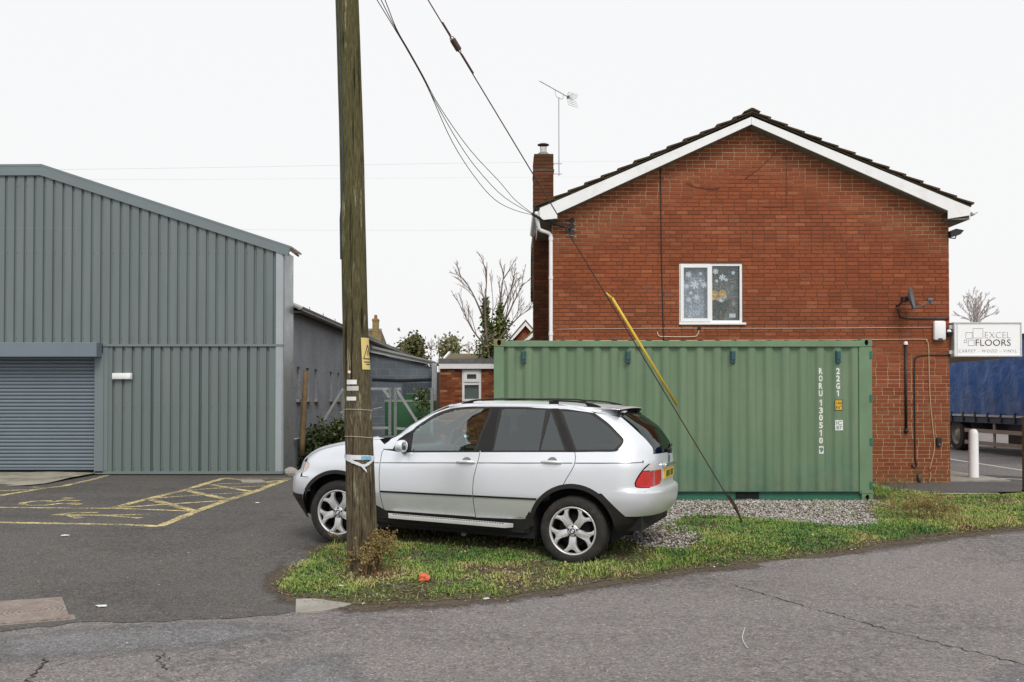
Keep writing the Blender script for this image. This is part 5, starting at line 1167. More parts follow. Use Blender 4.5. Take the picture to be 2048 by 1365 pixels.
wrap(697.5, 717.5, 760.5, 769.5, 'number_plate', M_plw); wrap(697.5, 721, 773, 782, 'number_plate', M_plg); wrap(697, 716.5, 794, 801.5, 'number_plate', M_plw)
b = HB(pl.location); cpt = ppt(745, math.asin((703 - pc(745)[0]) / (pc(745)[1] / 2)), 1.03); b.lathe([(0, 0), (.021, 0), (.021, .006), (0, .006)], 16, axis='y', c=cpt); b.build('round_tag', simple('tag_red', (.50, .10, .08), .6), pl); b = HB(pl.location); b.lathe([(0, -.002), (.014, -.002), (.014, .0), (0, 0)], 14, axis='y', c=cpt); b.build('tag_centre', M_plw, pl)
# warning plate: wraps round to the right, slightly proud
def wplate(f0, f1, g0, g1, lift, m, name):   # fractions of the plate: horizontal 0..1, vertical 0..1
    b = HB(pl.location); rows_ = []
    for v in np.linspace(g0, g1, 3):
        py = 677 + v * 63; cx_, wd = pc(py); a0 = math.asin((724.5 + v * 3 - cx_) / (wd / 2)); rr = wd / 2 / F * YP; row = []
        for u in np.linspace(f0, f1, 7):
            a = a0 + u * .155 / rr; row.append(ppt(py, a, 1 + (.006 + lift) / rr))
        rows_.append(row)
    b.grid(rows_); return b.build(name, m, pl, smooth=True, fix=False)
wpl = wplate(0, 1, 0, 1, 0, M_ply, 'warning_plate')
M_blk2 = simple('warning_black', (.02, .015, .012), .6)
def wline(u0, v0, u1, v1, t_=.05, lift=.002):
    b = HB(pl.location); P = []
    for k in range(7):
        u = u0 + (u1 - u0) * k / 6; v = v0 + (v1 - v0) * k / 6; py = 677 + v * 63; cx_, wd = pc(py); rr = wd / 2 / F * YP; a = math.asin((724.5 + v * 3 - cx_) / (wd / 2)) + u * .155 / rr; P.append(ppt(py, a, 1 + (.006 + lift) / rr))
    b.tube(P, .0045, 4); b.build('warning_mark', M_blk2, wpl if False else pl)
wline(.12, .66, .5, .22); wline(.5, .22, .88, .66); wline(.12, .66, .88, .66); wline(.5, .40, .5, .56)
for (u0, u1, v) in ((.15, .85, .76), (.3, .7, .83)): wline(u0, v, u1, v)
# wire ties and tape round the pole
M_tie = simple('tie_wire', (.50, .43, .36), .5, .3)
def ringp(py, amp, tilt, r_, m, name, label, cat, ends=True):
    P = []
    for a in np.linspace(-math.pi, math.pi, 40): q = py + tilt * math.sin(a) + amp * math.cos(a); cx_, wd = pc(q); P.append(ppt(q, a, 1 + .004 / (wd / 2 / F * YP)))
    o = thing(name, label, cat, P[20]); b = HB(P[20]); b.tube(P, r_, 5); b.build('loop', m, o); return o, P
o, P = ringp(821, -2, 1.0, .0035, M_tie, 'tie_wire', 'upper loop of tie wire with loose ends round the wooden pole', 'wire')
for pa, pb_ in (((694, 824), (680, 825)), ((746, 819), (763.5, 815))): b = HB(P[20]); b.tube([at(*pa, YP - .02), at(*pb_, YP - .05)], .004, 5); b.build('loose_end', M_tie, o)
o, P = ringp(875, -2, 1.5, .0035, M_tie, 'tie_wire', 'lower loop of tie wire round the wooden pole', 'wire')
tp = thing('barrier_tape', 'torn white and blue tape tied round the wooden pole', 'tape', ppt(915, 0, 1.05)); tl = tp.location
def tapestrip(a0, p0, a1, p1, wd_, m, name, lift=.006):
    b = HB(tl); r0_, r1_ = [], []
    for k in range(14):
        a = a0 + (a1 - a0) * k / 13; py = p0 + (p1 - p0) * k / 13 + random.uniform(-.6, .6); w2 = wd_ / 2 * random.uniform(.8, 1.1); cx_, wd = pc(py); q = 1 + (lift + random.uniform(0, .004)) / (wd / 2 / F * YP); r0_.append(ppt(py - w2, a, q)); r1_.append(ppt(py + w2, a, q))
    b.grid([r0_, r1_]); return b.build(name, m, tp, smooth=True, fix=False)
M_tape = simple('tape_white', (.66, .68, .72), .4, amt=.15, scale=40); M_tapeb = simple('tape_blue', (.18, .42, .56), .4, amt=.2, scale=30)
tapestrip(-3.1, 911, 3.1, 917, 9, M_tape, 'tape_band'); tapestrip(.25, 915, 1.0, 915, 8, M_tapeb, 'tape_band', .010); tapestrip(-1.3, 911, .42, 931, 7, M_tape, 'tape_tail', .012); tapestrip(.42, 931, 1.2, 918, 6, M_tape, 'tape_tail', .012); tapestrip(.2, 928, .55, 941, 6, M_tape, 'tape_knot', .018)
# cable stapled to the pole
b = HB(pl.location); b.tube([ppt(py, -.62 if py < 380 else -.62 - min(1, (py - 380) / 60) * .7, 1.04) for py in range(-480, 560, 40)], .008, 6); b.build('stapled_cable', simple('cable_dark', (.035, .05, .055), .7), pl, smooth=True)

M_wire = simple('overhead_wire', (.045, .018, .014), .6)
brk = at(1072, 431, YH - .35); attach = Vector((ppt(-330).x, YP, 0)); plan = ((attach.x, attach.y), (brk.x, brk.y))
def swire(pxs, label):
    pts = [planline(a, c, *plan) for a, c in pxs]; p0 = pts[0] + (pts[0] - pts[1]) * 1.0
    t_ = (attach.y + .12 - pts[0].y) / (pts[1].y - pts[0].y); top = pts[0] + (pts[1] - pts[0]) * t_; pts = [top] + pts
    cable('service_wire', label, pts, .0055, M_wire, 'wire', 'service wires from the pole to the house', 5, 4)
lab = 'thin dark service wire sagging from the pole to the house eaves'
swire([(770, 0), (793, 58), (818, 102), (846, 152), (880, 215), (940, 300), (1000, 365), (1030, 400), (1068, 430)], 'uppermost of three service wires sagging from pole to house')
swire([(762, 0), (791.5, 58), (817, 102.5), (845, 152.5), (870, 203), (920, 290), (960, 345), (1010, 396), (1068, 430.5)], 'middle of three service wires sagging from pole to house')
swire([(754, 0), (790, 59), (816, 103), (844, 153), (862, 190), (905, 285), (950, 355), (990, 400), (1030, 421), (1068, 431)], 'lowest and most slack of three service wires from pole to house')
cable('cable_bundle', 'thick black cable bundle from the service wires to the gable bracket', [at(1064, 428, YH - .42), at(1078, 436, YH - .3), at(1100, 445, YH - .2), at(1125, 453, YH - .1), at(1143, 456, YH - .06)], [.016, .03, .035, .035, .025] if False else .026, M_black)
# guy wire
anc = gnd(1491, 1046); anc = CAMP + (anc - CAMP) * ((EYE - anc.z - .075) / (EYE - anc.z)); gtop = ppt(-285); gy = thing('guy_wire', 'taut stay wire from the pole to the ground with yellow guard', 'guy wire', anc); b = HB(anc); b.tube([anc - Vector((0, 0, .05)), gtop], .0065, 6); b.build('stay_strand', M_wire, gy)
def gpt(py):
    lo_, hi_ = 0.0, 1.0
    for _ in range(40):
        m_ = (lo_ + hi_) / 2; q = anc.lerp(gtop, m_) - CAMP; yy = 682.5 + SHIFT - F * (-math.sin(PITCH) * q.y + math.cos(PITCH) * q.z) / (math.cos(PITCH) * q.y + math.sin(PITCH) * q.z)
        if yy > py: lo_ = m_
        else: hi_ = m_
    return anc.lerp(gtop, lo_)
M_guard = simple('yellow_guard', (.62, .44, .03), .45, amt=.12, scale=4)
dq = Vector((.02, -.02, .02)); b = HB(anc); b.tube([gpt(815) + dq, gpt(600) + dq], .016, 10); b.tube([gpt(600) + dq * .8, gpt(586)], [.016, .008], 8); b.build('guard', M_guard, gy, smooth=True)
for q0, q1 in ((148, 108), (72, 45)): b = HB(anc); b.tube([gpt(q0), gpt(q1)], .012, 6); b.build('dead_end_grip', M_wire, gy)
ci = gpt(90); di = (gpt(80) - gpt(100)).normalized(); b = HB(anc); b.tube([ci - di * .07, ci - di * .06, ci + di * .06, ci + di * .07], [.025, .035, .035, .025], 10); b.build('insulator', simple('insulator_brown', (.06, .025, .015), .3), gy)
b = HB(anc); sdv = di.cross(Vector((0, 1, 0))).normalized() * .022
for s_ in (1, -1): b.tube([gpt(72), ci + sdv * s_ + di * .08, ci + sdv * s_ - di * .05], .005, 5); b.tube([gpt(108), ci - sdv * s_ * .7 - di * .07], .005, 5)
b.build('wire_loop', M_wire, gy); b = HB(anc); b.tube([gpt(1012), gpt(990)], .016, 6); b.tube([anc - Vector((0, 0, .1)), gpt(1012)], .014, 6); b.build('anchor_rod', simple('anchor_rust', (.06, .035, .025), .8), gy)
# far telephone wires over the shed
M_far = simple('far_wire', (.30, .30, .31), .7)
for k_, (ya, yb_, Yd) in enumerate(((340, 325, 19.5), (359, 356, 19.6), (456, 461, 19.7))):
    cable('telephone_wire', ['highest of three thin level wires crossing in front of the shed', 'middle of three thin level wires crossing in front of the shed', 'lowest of three thin level wires crossing in front of the shed'][k_], [at(-300, ya - 2, Yd), at(0, ya, Yd), at(400, (ya * 2 + yb_) / 3 + 1, Yd + 3), at(1060 if k_ == 0 else 900, yb_, Yd + 8), at(1500, yb_ - 4, Yd + 40)], [.0017, .0012, .0014][k_], M_far, 'wire', None, 4, 4)
# ================================================================== CAR
cPf = at(675, 1025.3, 11.551); cPr = at(1144, 1062.7, 10.633)
cu = (cPr - cPf).normalized(); cn = Vector((cu.y, -cu.x, 0)).normalized(); cz = cn.cross(cu); cz = cz if cz.z > 0 else -cz
WR = .369
def cworld(x, y, z): return cPf + cu * (x - .828) + cn * (y - .905) + cz * (z - WR)
car = thing('silver_car', 'silver estate off-roader with black arches parked on the verge', 'car')
corg = cworld(2.25, 0, 0)
car.matrix_world = Matrix(((cu.x, -cn.x, cz.x, corg.x), (cu.y, -cn.y, cz.y, corg.y), (cu.z, -cn.z, cz.z, corg.z), (0, 0, 0, 1)))
def cl(x, y, z): return (x - 2.25, -y, z)

def smooth_tab(pts):
    c = catmull(pts, 12); a = np.array(c); o = np.argsort(a[:, 0]); return a[o, 0], a[o, 1]
zcr = lambda x: .97 + .053 * (x - 1.3)
zbl = lambda x: 1.115 + .0415 * (x - 1.48)
QS = smooth_tab([(-.4, .80), (0, .842), (.18, .858), (.333, .889), (.45, .911), (.55, .928), (.61, .934), (.8, .932), (.95, .926), (1.0, .919), (1.25, .902), (1.6, .884), (2.0, .862), (2.25, .805), (2.5, .748), (2.75, .692), (3.0, .622), (3.4, .52)])
def P_(x, z):
    a, b_ = zcr(x), zbl(x)
    s = (z - .15) / (a - .15) if z < a else (1 + (z - a) / (b_ - a) if z < b_ else 2 + (z - b_) / (1.70 - b_))
    return float(np.interp(s, *QS))
XF = smooth_tab([(.1, .20), (.25, .11), (.33, .06), (.42, .0), (.5, -.045), (.6, -.05), (.74, -.045), (.79, -.01), (.82, .035), (.92, .065), (.96, .09), (1.024, .16), (1.08, .26), (1.122, .40), (1.154, .54), (1.19, .72), (1.226, .92), (1.25, 1.06), (1.276, 1.265), (1.381, 1.405), (1.462, 1.537), (1.563, 1.70), (1.618, 1.81), (1.68, 1.965), (1.75, 2.2)])
XR_ = smooth_tab([(.1, 4.15), (.3, 4.24), (.40, 4.33), (.47, 4.42), (.55, 4.48), (.62, 4.525), (.7, 4.55), (.80, 4.553), (.825, 4.545), (.85, 4.505), (.92, 4.50), (1.1, 4.495), (1.2, 4.485), (1.274, 4.472), (1.34, 4.445), (1.476, 4.345), (1.56, 4.235), (1.645, 4.10), (1.70, 4.0), (1.75, 3.9)])
def Xf(z): return float(np.interp(z, *XF))
def Xr(z): return float(np.interp(z, *XR_))
RFt = ([.1, .95, 1.1, 1.25, 1.3, 1.8], [.6, .6, .62, .56, .5, .46]); NF = 2.3; RR = .42; NR = 2.5
def Rf(z): return float(np.interp(z, *RFt))
def Yc(x, z):
    p = P_(x, z); a = Xf(z); r_ = Rf(z)
    if x < a: return 0.0
    if x < a + r_: p *= (1 - ((a + r_ - x) / r_) ** NF) ** (1 / NF)
    e = Xr(z)
    if x > e: return 0.0
    if x > e - RR: p *= (1 - ((x - e + RR) / RR) ** NR) ** (1 / NR)
    return p
def xfront(y, z):
    x = Xf(z) + .3
    for _ in range(12):
        p = P_(x, z); t_ = min(1, abs(y) / p); x = Xf(z) + Rf(z) * (1 - (max(0, 1 - t_ ** NF)) ** (1 / NF))
    return x
def xrear(y, z):
    x = Xr(z) - .2
    for _ in range(12):
        p = P_(x, z); t_ = min(1, abs(y) / p); x = Xr(z) - RR + RR * (max(0, 1 - t_ ** NR)) ** (1 / NR)
    return x
def nrm(x, z, s=1):
    e = .022; y = Yc(x, z); dx = (Yc(x + e, z) - Yc(x - e, z)) / (2 * e); dz = (Yc(x, z + e) - Yc(x, z - e)) / (2 * e)
    dx = max(-8, min(8, dx)); dz = max(-8, min(8, dz)); v = Vector((-dx, -1.0 * s, -dz)); return v.normalized()
# picture -> car surface
O_c = CAMP - cPf
def cray(px, py):
    r_ = ray(px, py); o = (O_c.dot(cu) + .828, O_c.dot(cn) + .905, O_c.dot(cz) + WR); d = (r_.dot(cu), r_.dot(cn), r_.dot(cz)); return o, d
def onplane(px, py, y):
    o, d = cray(px, py); t_ = (y - o[1]) / d[1]; return (o[0] + d[0] * t_, o[2] + d[2] * t_)
def hit(px, py):
    o, d = cray(px, py); t0 = (1.05 - o[1]) / d[1]; t1 = (-.9 - o[1]) / d[1]; prev = t0; N = 160; best = None
    for k in range(N + 1):
        t_ = t0 + (t1 - t0) * k / N; x, y, z = o[0] + d[0] * t_, o[1] + d[1] * t_, o[2] + d[2] * t_
        v = y - Yc(x, z); inside = Xf(z) < x < Xr(z)
        if v <= 0 and inside:
            lo_, hi_ = prev, t_
            for _ in range(24):
                m_ = (lo_ + hi_) / 2; x, y, z = o[0] + d[0] * m_, o[1] + d[1] * m_, o[2] + d[2] * m_
                if y - Yc(x, z) <= 0 and Xf(z) < x < Xr(z): hi_ = m_
                else: lo_ = m_
            x, z = o[0] + d[0] * hi_, o[2] + d[2] * hi_; return (x, z)
        prev = t_
    return onplane(px, py, .85)
zB = lambda a, b_: (590 + a / 4.995, 860 + b_ / 4.995); z5_ = lambda a, b_: (900 + a / 3.7917, 780 + b_ / 3.7917)
z3 = lambda a, b_: (760 + a / 5.689, 780 + b_ / 5.689); zD = lambda a, b_: (1060 + a / 6.827, 790 + b_ / 6.827)
def H(fn, pts, smooth=True, n=4):
    q = [hit(*fn(*p)) for p in pts]; return catmull(q, n) if smooth and len(q) > 2 else q
def arc(c, r_, a0, a1, n=28): return [(c[0] + r_ * math.cos(R(a)), c[1] + r_ * math.sin(R(a))) for a in np.linspace(a0, a1, n)]
def pinset(poly, d):
    n_ = len(poly); A = sum(poly[i][0] * poly[(i + 1) % n_][1] - poly[(i + 1) % n_][0] * poly[i][1] for i in range(n_)); s = 1 if A > 0 else -1; out = []
    for i in range(n_):
        p0, p1, p2 = (np.array(poly[k % n_]) for k in (i - 1, i, i + 1)); a = p1 - p0; b_ = p2 - p1; a = a / (np.linalg.norm(a) + 1e-9); b_ = b_ / (np.linalg.norm(b_) + 1e-9)
        na = np.array([-a[1], a[0]]) * s; nb = np.array([-b_[1], b_[0]]) * s; m_ = na + nb; L = np.linalg.norm(m_); m_ = m_ / L if L > .2 else na
        k = max(.45, float(m_ @ na)); out.append(tuple(p1 + m_ * d / k))
    return out
def setn(o, normals):
    o.data.normals_split_custom_set_from_vertices([tuple(v) for v in normals])
def panel(name, poly, m, off=0.0, gap=.0035, step=.035, holes=(), sx=None, mirror=True, parent=None, label=None):
    if gap: poly = pinset(poly, gap)
    vo, fo, _ = cdt(poly, step, holes, sx)
    for s in ((1, -1) if mirror else (1,)):
        vs = []
        for v in vo:
            q = Vector(cl(v.x, s * Yc(v.x, v.y), v.y))
            if off: q = q + nrm(v.x, v.y, s) * off
            vs.append(q)
        o = mesh_obj(name, vs, [tuple(f) for f in fo], m, parent or car, True)
        ns = [nrm(v.x, v.y, s) for v in vo]
        me = o.data; k = sum(1 for p in me.polygons[:200] if p.normal.dot(ns[p.vertices[0]]) < 0)
        if k > min(200, len(me.polygons)) / 2: me.flip_normals()
        setn(o, ns)
        if label: o['label'] = label
    return o
def slices_front(name, zs, xend, m, off=0.0, n=30, label=None):
    """wrap round the nose between side end points xend(z)"""
    G_ = []; N_ = []
    for z in zs:
        ye = Yc(xend(z), z); row = []; nr = []
        for k in range(-n, n + 1):
            t_ = abs(k) / n; a = t_ ** .75
            # first 70% across the nose by y, rest along the side by x
            y = ye * min(1, a / .8) * (.999 if a / .8 < 1 else 1); x = xfront(y, z) if a < .8 else None
            if a >= .8: x8 = xfront(ye * .999, z); u = (a - .8) / .2; x = min(x8, xend(z)) * (1 - u) + xend(z) * u; y = Yc(x, z)
            s = 1 if k >= 0 else -1; row.append((x, s * y, z)); 
        G_.append(row)
    return finish_wrap(name, G_, m, off)
def finish_wrap(name, G_, m, off, label=None):
    b = MB(); b.grid([[cl(*p) for p in row] for row in G_]); o = b.build(name, m, car, smooth=True, fix=False)
    me = o.data; c = Vector((0, 0, .8))
    k = sum(1 if (p.center - c).dot(p.normal) > 0 else -1 for p in me.polygons)
    if k < 0: me.flip_normals()
    if off:
        me.update(); ns = [v.normal.copy() for v in me.vertices]
        for v, nn in zip(me.vertices, ns): v.co += nn * off
    return o
def slices_rear(name, zs, xstart, m, off=0.0, n=30):
    G_ = []
    for z in zs:
        xs_ = xstart(z); row = []
        for k in range(-n, n + 1):
            s = 1 if k >= 0 else -1; t_ = abs(k) / n; yk = .78 * P_(4.3, z); xk = xrear(yk, z)
            if t_ < .55: y = yk * t_ / .55; x = xrear(y, z)
            else: x = xk + (xs_ - xk) * ((t_ - .55) / .45) ** 1.0; y = Yc(x, z)
            row.append((x, s * y, z))
        G_.append(row)
    return finish_wrap(name, G_, m, off)

# ---- materials
def paint():
    t = NT('silver_paint'); d = t.noise(2.5, 5, .6); fl = t.vor(900)
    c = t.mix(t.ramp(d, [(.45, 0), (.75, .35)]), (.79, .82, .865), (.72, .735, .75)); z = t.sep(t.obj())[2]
    dirt_shade = t.math('MULTIPLY', t.math('SUBTRACT', .66, z), 2.2, True); c = t.mix(t.math('MULTIPLY', dirt_shade, t.ramp(t.noise(9, 5, .7), [(.3, .25), (.7, .75)])), c, (.26, .255, .23))  # road dirt, strengthened to paint the darker ground reflection low down
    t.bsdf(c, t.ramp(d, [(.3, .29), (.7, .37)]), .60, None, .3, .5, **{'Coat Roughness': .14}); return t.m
M_paint = paint(); M_trimb = simple('car_black_trim', (.010, .010, .010), .5, amt=.15, scale=12, spec=.3); M_rub = simple('rubber_seal', (.010, .009, .009), .6)
M_dark = simple('car_underside', (.006, .006, .006), .9); M_arch = simple('arch_plastic', (.020, .019, .018), .6, amt=.2, scale=8, spec=.3)
def cglass(name, tint, refl): return glassmat(NT(name), tint, refl, .03)
M_gf = cglass('car_glass_clear', (.74, .87, .85), .20); M_gr = cglass('car_glass_tinted', (.10, .10, .105), .12); M_gb = cglass('car_glass_rear', (.10, .13, .11), .06)
M_chrome = simple('chrome', (.75, .75, .76), .15, 1.0, amt=.03)

FC, RC, AR = (.828, .372), (3.648, .372), .487
# door and panel edges (traced in the picture, cast on to the body)
fde = H(zB, [(893, 806), (866, 720), (848, 620), (840, 480), (850, 330), (865, 240), (886, 196)])
bde = H(zB, [(1850, 213), (1822, 330), (1785, 480), (1775, 620), (1782, 720), (1805, 872)])
rde = H(zD, [(612, 785), (620, 850), (606, 950), (560, 1045), (495, 1150)]) + H(z5_, [(868, 705), (858, 720)], False)
beltF = H(z3, [(150, 694), (215, 707), (320, 711), (700, 709), (1142, 707)], False); beltR = H(z3, [(1147, 707), (1700, 706)], False) + H(zD, [(300, 779), (606, 780)], False)
# bonnet edge at fixed half-width
YBN = .745
hz = [1.235, 1.21, 1.18, 1.15, 1.12, 1.09, 1.06, 1.03, 1.0, .97, .94]; hood_edge = [(xfront(YBN, z), z) for z in hz]
lampF = [(.335, .925), (.43, .905), (.405, .85), (.335, .805)]
hl = H(zB, [(118, 312), (143, 342), (132, 375), (110, 405), (72, 430)])
archF = arc(FC, AR, 140, 6); 
fender = joinc(fde, H(zB, [(900, 150)], False), [p for p in hood_edge if p[1] > hl[0][1] + .012], hl, H(zB, [(72, 466), (130, 473)], False), archF, [(1.33, .425)])
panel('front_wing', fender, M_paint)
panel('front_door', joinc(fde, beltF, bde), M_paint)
archR1 = arc(RC, AR + .012, 103, 163, 20)
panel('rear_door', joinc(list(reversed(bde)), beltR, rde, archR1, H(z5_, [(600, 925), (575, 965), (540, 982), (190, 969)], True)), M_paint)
# quarter panel
dp_edge = H(zD, [(1688, 872), (1686, 745), (1640, 670), (1550, 572), (1400, 432), (1250, 303)])
qwin = H(zD, [(404, 186), (600, 198), (760, 214), (850, 238), (950, 303), (1080, 403), (1180, 503), (1255, 580), (1277, 622), (1258, 678), (1215, 728), (1160, 772), (900, 776), (612, 780)])
lamp_out = H(z5_, [(1500, 743), (1420, 741), (1403, 722), (1409, 690), (1438, 640), (1478, 590), (1515, 560), (1552, 537)])
archR2 = arc(RC, AR + .012, 103, 56, 16)
bt = H(z5_, [(1200, 787), (1350, 787), (1545, 785), (1546, 742)], False)
cant = H(zD, [(1245, 290), (1150, 222), (1030, 196)], False) + H(zD, [(700, 160), (388, 128)], False)
quarter = joinc(list(reversed(qwin)), cant, list(reversed(dp_edge)), list(reversed(lamp_out)), list(reversed(bt)), list(reversed(archR2)), list(reversed(rde)))
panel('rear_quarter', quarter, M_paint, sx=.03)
# side frame: A-pillar and cant rail
outer = H(z3, [(30, 632), (100, 585), (170, 540), (300, 442), (430, 366), (600, 272), (730, 221), (820, 192), (920, 170), (1100, 156), (1340, 151), (1900, 156)]) + H(zD, [(0, 124), (200, 125), (386, 128)], False)
inner = H(z3, [(146, 676), (220, 553), (290, 505), (360, 466), (430, 405), (520, 345), (600, 293), (700, 248), (800, 218), (900, 202), (1000, 194), (1270, 187), (1890, 190)]) + H(zD, [(0, 178), (260, 189), (400, 187)], False)
panel('side_frame', joinc(outer, list(reversed(inner)), H(zB, [(890, 192)], False)), M_paint, gap=.002)
# windows
dlo = joinc(H(z3, [(148, 690), (146, 676), (220, 556), (290, 508), (360, 470), (430, 409), (520, 349), (600, 297), (700, 252), (800, 222), (900, 206), (1000, 198), (1270, 191), (1890, 194)]), H(zD, [(402, 190), (600, 202), (760, 218), (850, 243), (950, 308), (1080, 408), (1180, 508), (1252, 584), (1273, 622), (1254, 674), (1160, 767), (610, 773)]), H(z3, [(1145, 702), (320, 705), (215, 702)], False))
pF = joinc(H(z3, [(372, 486), (430, 428), (520, 367), (610, 312), (710, 268), (810, 238), (910, 220), (1010, 212), (1254, 206)]), H(z3, [(1066, 691), (350, 691)], False))
pR = H(z3, [(1388, 211), (1884, 219), (1806, 690), (1286, 690)], False); pT = H(zD, [(281, 218), (468, 754), (137, 754)], False)
pQ = joinc(H(zD, [(436, 214), (600, 222), (740, 236), (830, 260), (940, 332), (1070, 432), (1170, 532), (1236, 606), (1243, 636), (1226, 668), (1146, 744)]), H(zD, [(630, 750)], False))
panel('window_trim', dlo, M_rub, -.004, 0, .04, holes=[pF, pR, pT, pQ])
for poly, m, nm in ((pF, M_gf, 'front_side_glass'), (pR, M_gr, 'rear_side_glass'), (pT, M_gr, 'fixed_glass'), (pQ, M_gr, 'quarter_glass')): panel(nm, poly, m, -.008, -.004, .05)
# pillar covers between the doors
panel('pillar_cover', H(z3, [(1275, 200), (1372, 202), (1272, 700), (1080, 700)], False), M_trimb, -.002, 0)
panel('pillar_cover', H(zD, [(296, 196), (400, 194), (606, 772), (500, 772)], False), M_trimb, -.002, 0)
panel('mirror_triangle', H(z3, [(152, 690), (225, 560), (362, 474), (342, 702), (215, 700)], False), M_trimb, -.001, 0)
# lamps
panel('headlamp', joinc(hl, H(zB, [(66, 424), (78, 360), (98, 322)], False)), simple('headlamp_lens', (.62, .50, .42), .12, .1, amt=.15, scale=30, coat=.6), -.002, .002, .02)
clear = joinc(H(z5_, [(1552, 541), (1515, 564), (1480, 595), (1460, 617)]), H(z5_, [(1546, 608)], False)); red = joinc(H(z5_, [(1459, 620), (1440, 645), (1413, 692), (1407, 720), (1424, 738), (1500, 740), (1546, 733)]), H(z5_, [(1546, 611)], False)); red2 = H(z5_, [(1549, 611), (1602, 600), (1602, 682), (1590, 712), (1549, 732)], False)
def lens(name, col):
    t = NT(name); s_ = t.math('SINE', t.math('MULTIPLY', t.sep(t.obj())[2], 420)); t.bsdf(vary(t, col, .2, 14), .12, 0, t.bump(s_, .15, .002), .8); return t.m
M_red = lens('lamp_red', (.52, .012, .010)); panel('tail_lamp', red, M_red, .004, .001, .025); panel('tail_lamp', red2, M_red, .004, .001, .02); panel('indicator_lens', clear, lens('lamp_clear', (.60, .56, .56)), .004, .001, .02)
# bonnet
b_rows = []
for z in np.concatenate([np.linspace(.935, 1.06, 9), np.linspace(1.075, 1.245, 16)]):
    b_rows.append([(xfront(YBN * .995 * k / 16, z), YBN * .995 * k / 16, z + .0) for k in range(-16, 17)])
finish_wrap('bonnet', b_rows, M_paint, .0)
ws_rows = [[(xfront(.79 * P_(1.5 + (z - 1.26) * 1.4, z) * k / 12, z), .79 * P_(1.5 + (z - 1.26) * 1.4, z) * k / 12, z) for k in range(-12, 13)] for z in np.linspace(1.262, 1.665, 16)]
finish_wrap('windscreen', ws_rows, M_gf, 0)
wb_rows = [[(xfront(.80 * P_(1.4, z) * k / 12, z), .80 * P_(1.4, z) * k / 12, z) for k in range(-12, 13)] for z in np.linspace(1.238, 1.268, 4)]
finish_wrap('scuttle', wb_rows, M_trimb, -.006)
# roof
rz = smooth_tab([(1.8, 1.60), (2.0, 1.64), (2.2, 1.672), (2.4, 1.688), (2.8, 1.698), (3.3, 1.700), (3.7, 1.694), (4.0, 1.682), (4.2, 1.67)])
rr_ = []
for i in range(26):
    row = []
    for k in range(-14, 15):
        y = .625 * k / 14; xs_ = 1.925 + .30 * (abs(k) / 14) ** 2; x = xs_ + (3.97 - xs_) * i / 25; fade = min(1, i / 5); row.append((x, y, float(np.interp(x, *rz)) + (.016 * fade + .012) * (1 - (k / 14) ** 2) + (.022 * (1 - (k / 14) ** 2)) * (1 - fade)))
    rr_.append(row)
finish_wrap('roof_panel', rr_, M_paint, 0)
for s in (1, -1):
    rows_ = []
    for x in np.linspace(2.05, 4.06, 40):
        zr_ = float(np.interp(x, *rz)); rows_.append([(x, s * .60, zr_ + .004), (x, s * .628, zr_ - .004), (x, s * (Yc(x, zr_ - .02) - .004), zr_ - .02), (x, s * (Yc(x, zr_ - .04) - .005), zr_ - .04)])
    b = MB(); b.grid([[cl(*p) for p in r_] for r_ in rows_]); o = b.build('roof_side', M_paint, car, smooth=True, fix=False)
    if sum(p.normal.y * -s for p in o.data.polygons) < 0: o.data.flip_normals()
# rear: glass, tailgate, spoiler
zg_ = np.linspace(1.215, 1.63, 14); finish_wrap('rear_window', [[(xrear(.74 * P_(4.2, z) * k / 14, z), .74 * P_(4.2, z) * k / 14, z) for k in range(-14, 15)] for z in zg_], M_gb, -.006)
dpy = [(hit(*zD(*p))) for p in [(1690, 872), (1690, 745), (1550, 572), (1400, 432), (1250, 303)]]
zt_ = [.845, .86, .9, .94, 1.0, 1.06, 1.1, 1.14, 1.18, 1.212]; finish_wrap('tailgate', [[(xrear(.66 * k / 14, z), .66 * k / 14, z) for k in range(-14, 15)] for z in zt_], M_paint, 0)
sp_rows = []
for i, (x, z, w_) in enumerate([(3.86, 1.690, .60), (3.95, 1.692, .595), (4.02, 1.690, .585), (4.055, 1.684, .575), (4.06, 1.676, .575), (4.045, 1.668, .575), (4.02, 1.64, .60), (4.05, 1.612, .615)]):
    sp_rows.append([(x + (.03 if 1 < i < 6 else .0) * (1 - (k / 12) ** 2), w_ * k / 12, z + .016 * (1 - (k / 12) ** 2) * (1 if i < 6 else .4)) for k in range(-12, 13)])
b = MB(); b.grid([[cl(*p) for p in r_] for r_ in sp_rows[:5]]); o = b.build('spoiler', M_paint, car, smooth=True, fix=False); 
if sum(p.normal.z for p in o.data.polygons) < 0: o.data.flip_normals()
b = MB(); b.grid([[cl(p[0], p[1], p[2]) for p in r_] for r_ in sp_rows[4:]]); b.build('spoiler_underside', M_trimb, car, smooth=False, fix=False)
b = MB(); z_w = 1.24; b.tube([cl(xrear(y, 1.235 + .008 * k) + .008, y, 1.235 + .008 * k) for k, y in enumerate(np.linspace(.05, -.36, 7))], .010, 5); b.tube([cl(xrear(0, 1.225) - .02, 0, 1.225), cl(xrear(0, 1.23) + .04, 0, 1.23)], .03, 8); b.build('rear_wiper', M_trimb, car)
pz_ = .985; b = MB(); b.bbox(Xr(pz_) - 2.25 - .01, Xr(pz_) - 2.25 + .012, -.26, .26, pz_ - .055, pz_ + .055, .004); npl = b.build('number_plate', simple('plate_yellow', (.60, .42, .02), .4), car)
b = MB(); 
for k, yy in enumerate((-.2, -.145, -.09, -.035, .06, .115, .17)): b.box(Xr(pz_) - 2.25 + .0125, Xr(pz_) - 2.25 + .0135, yy - .018, yy + .018, pz_ - .034, pz_ + .034)
b.build('plate_characters', M_rub, npl)
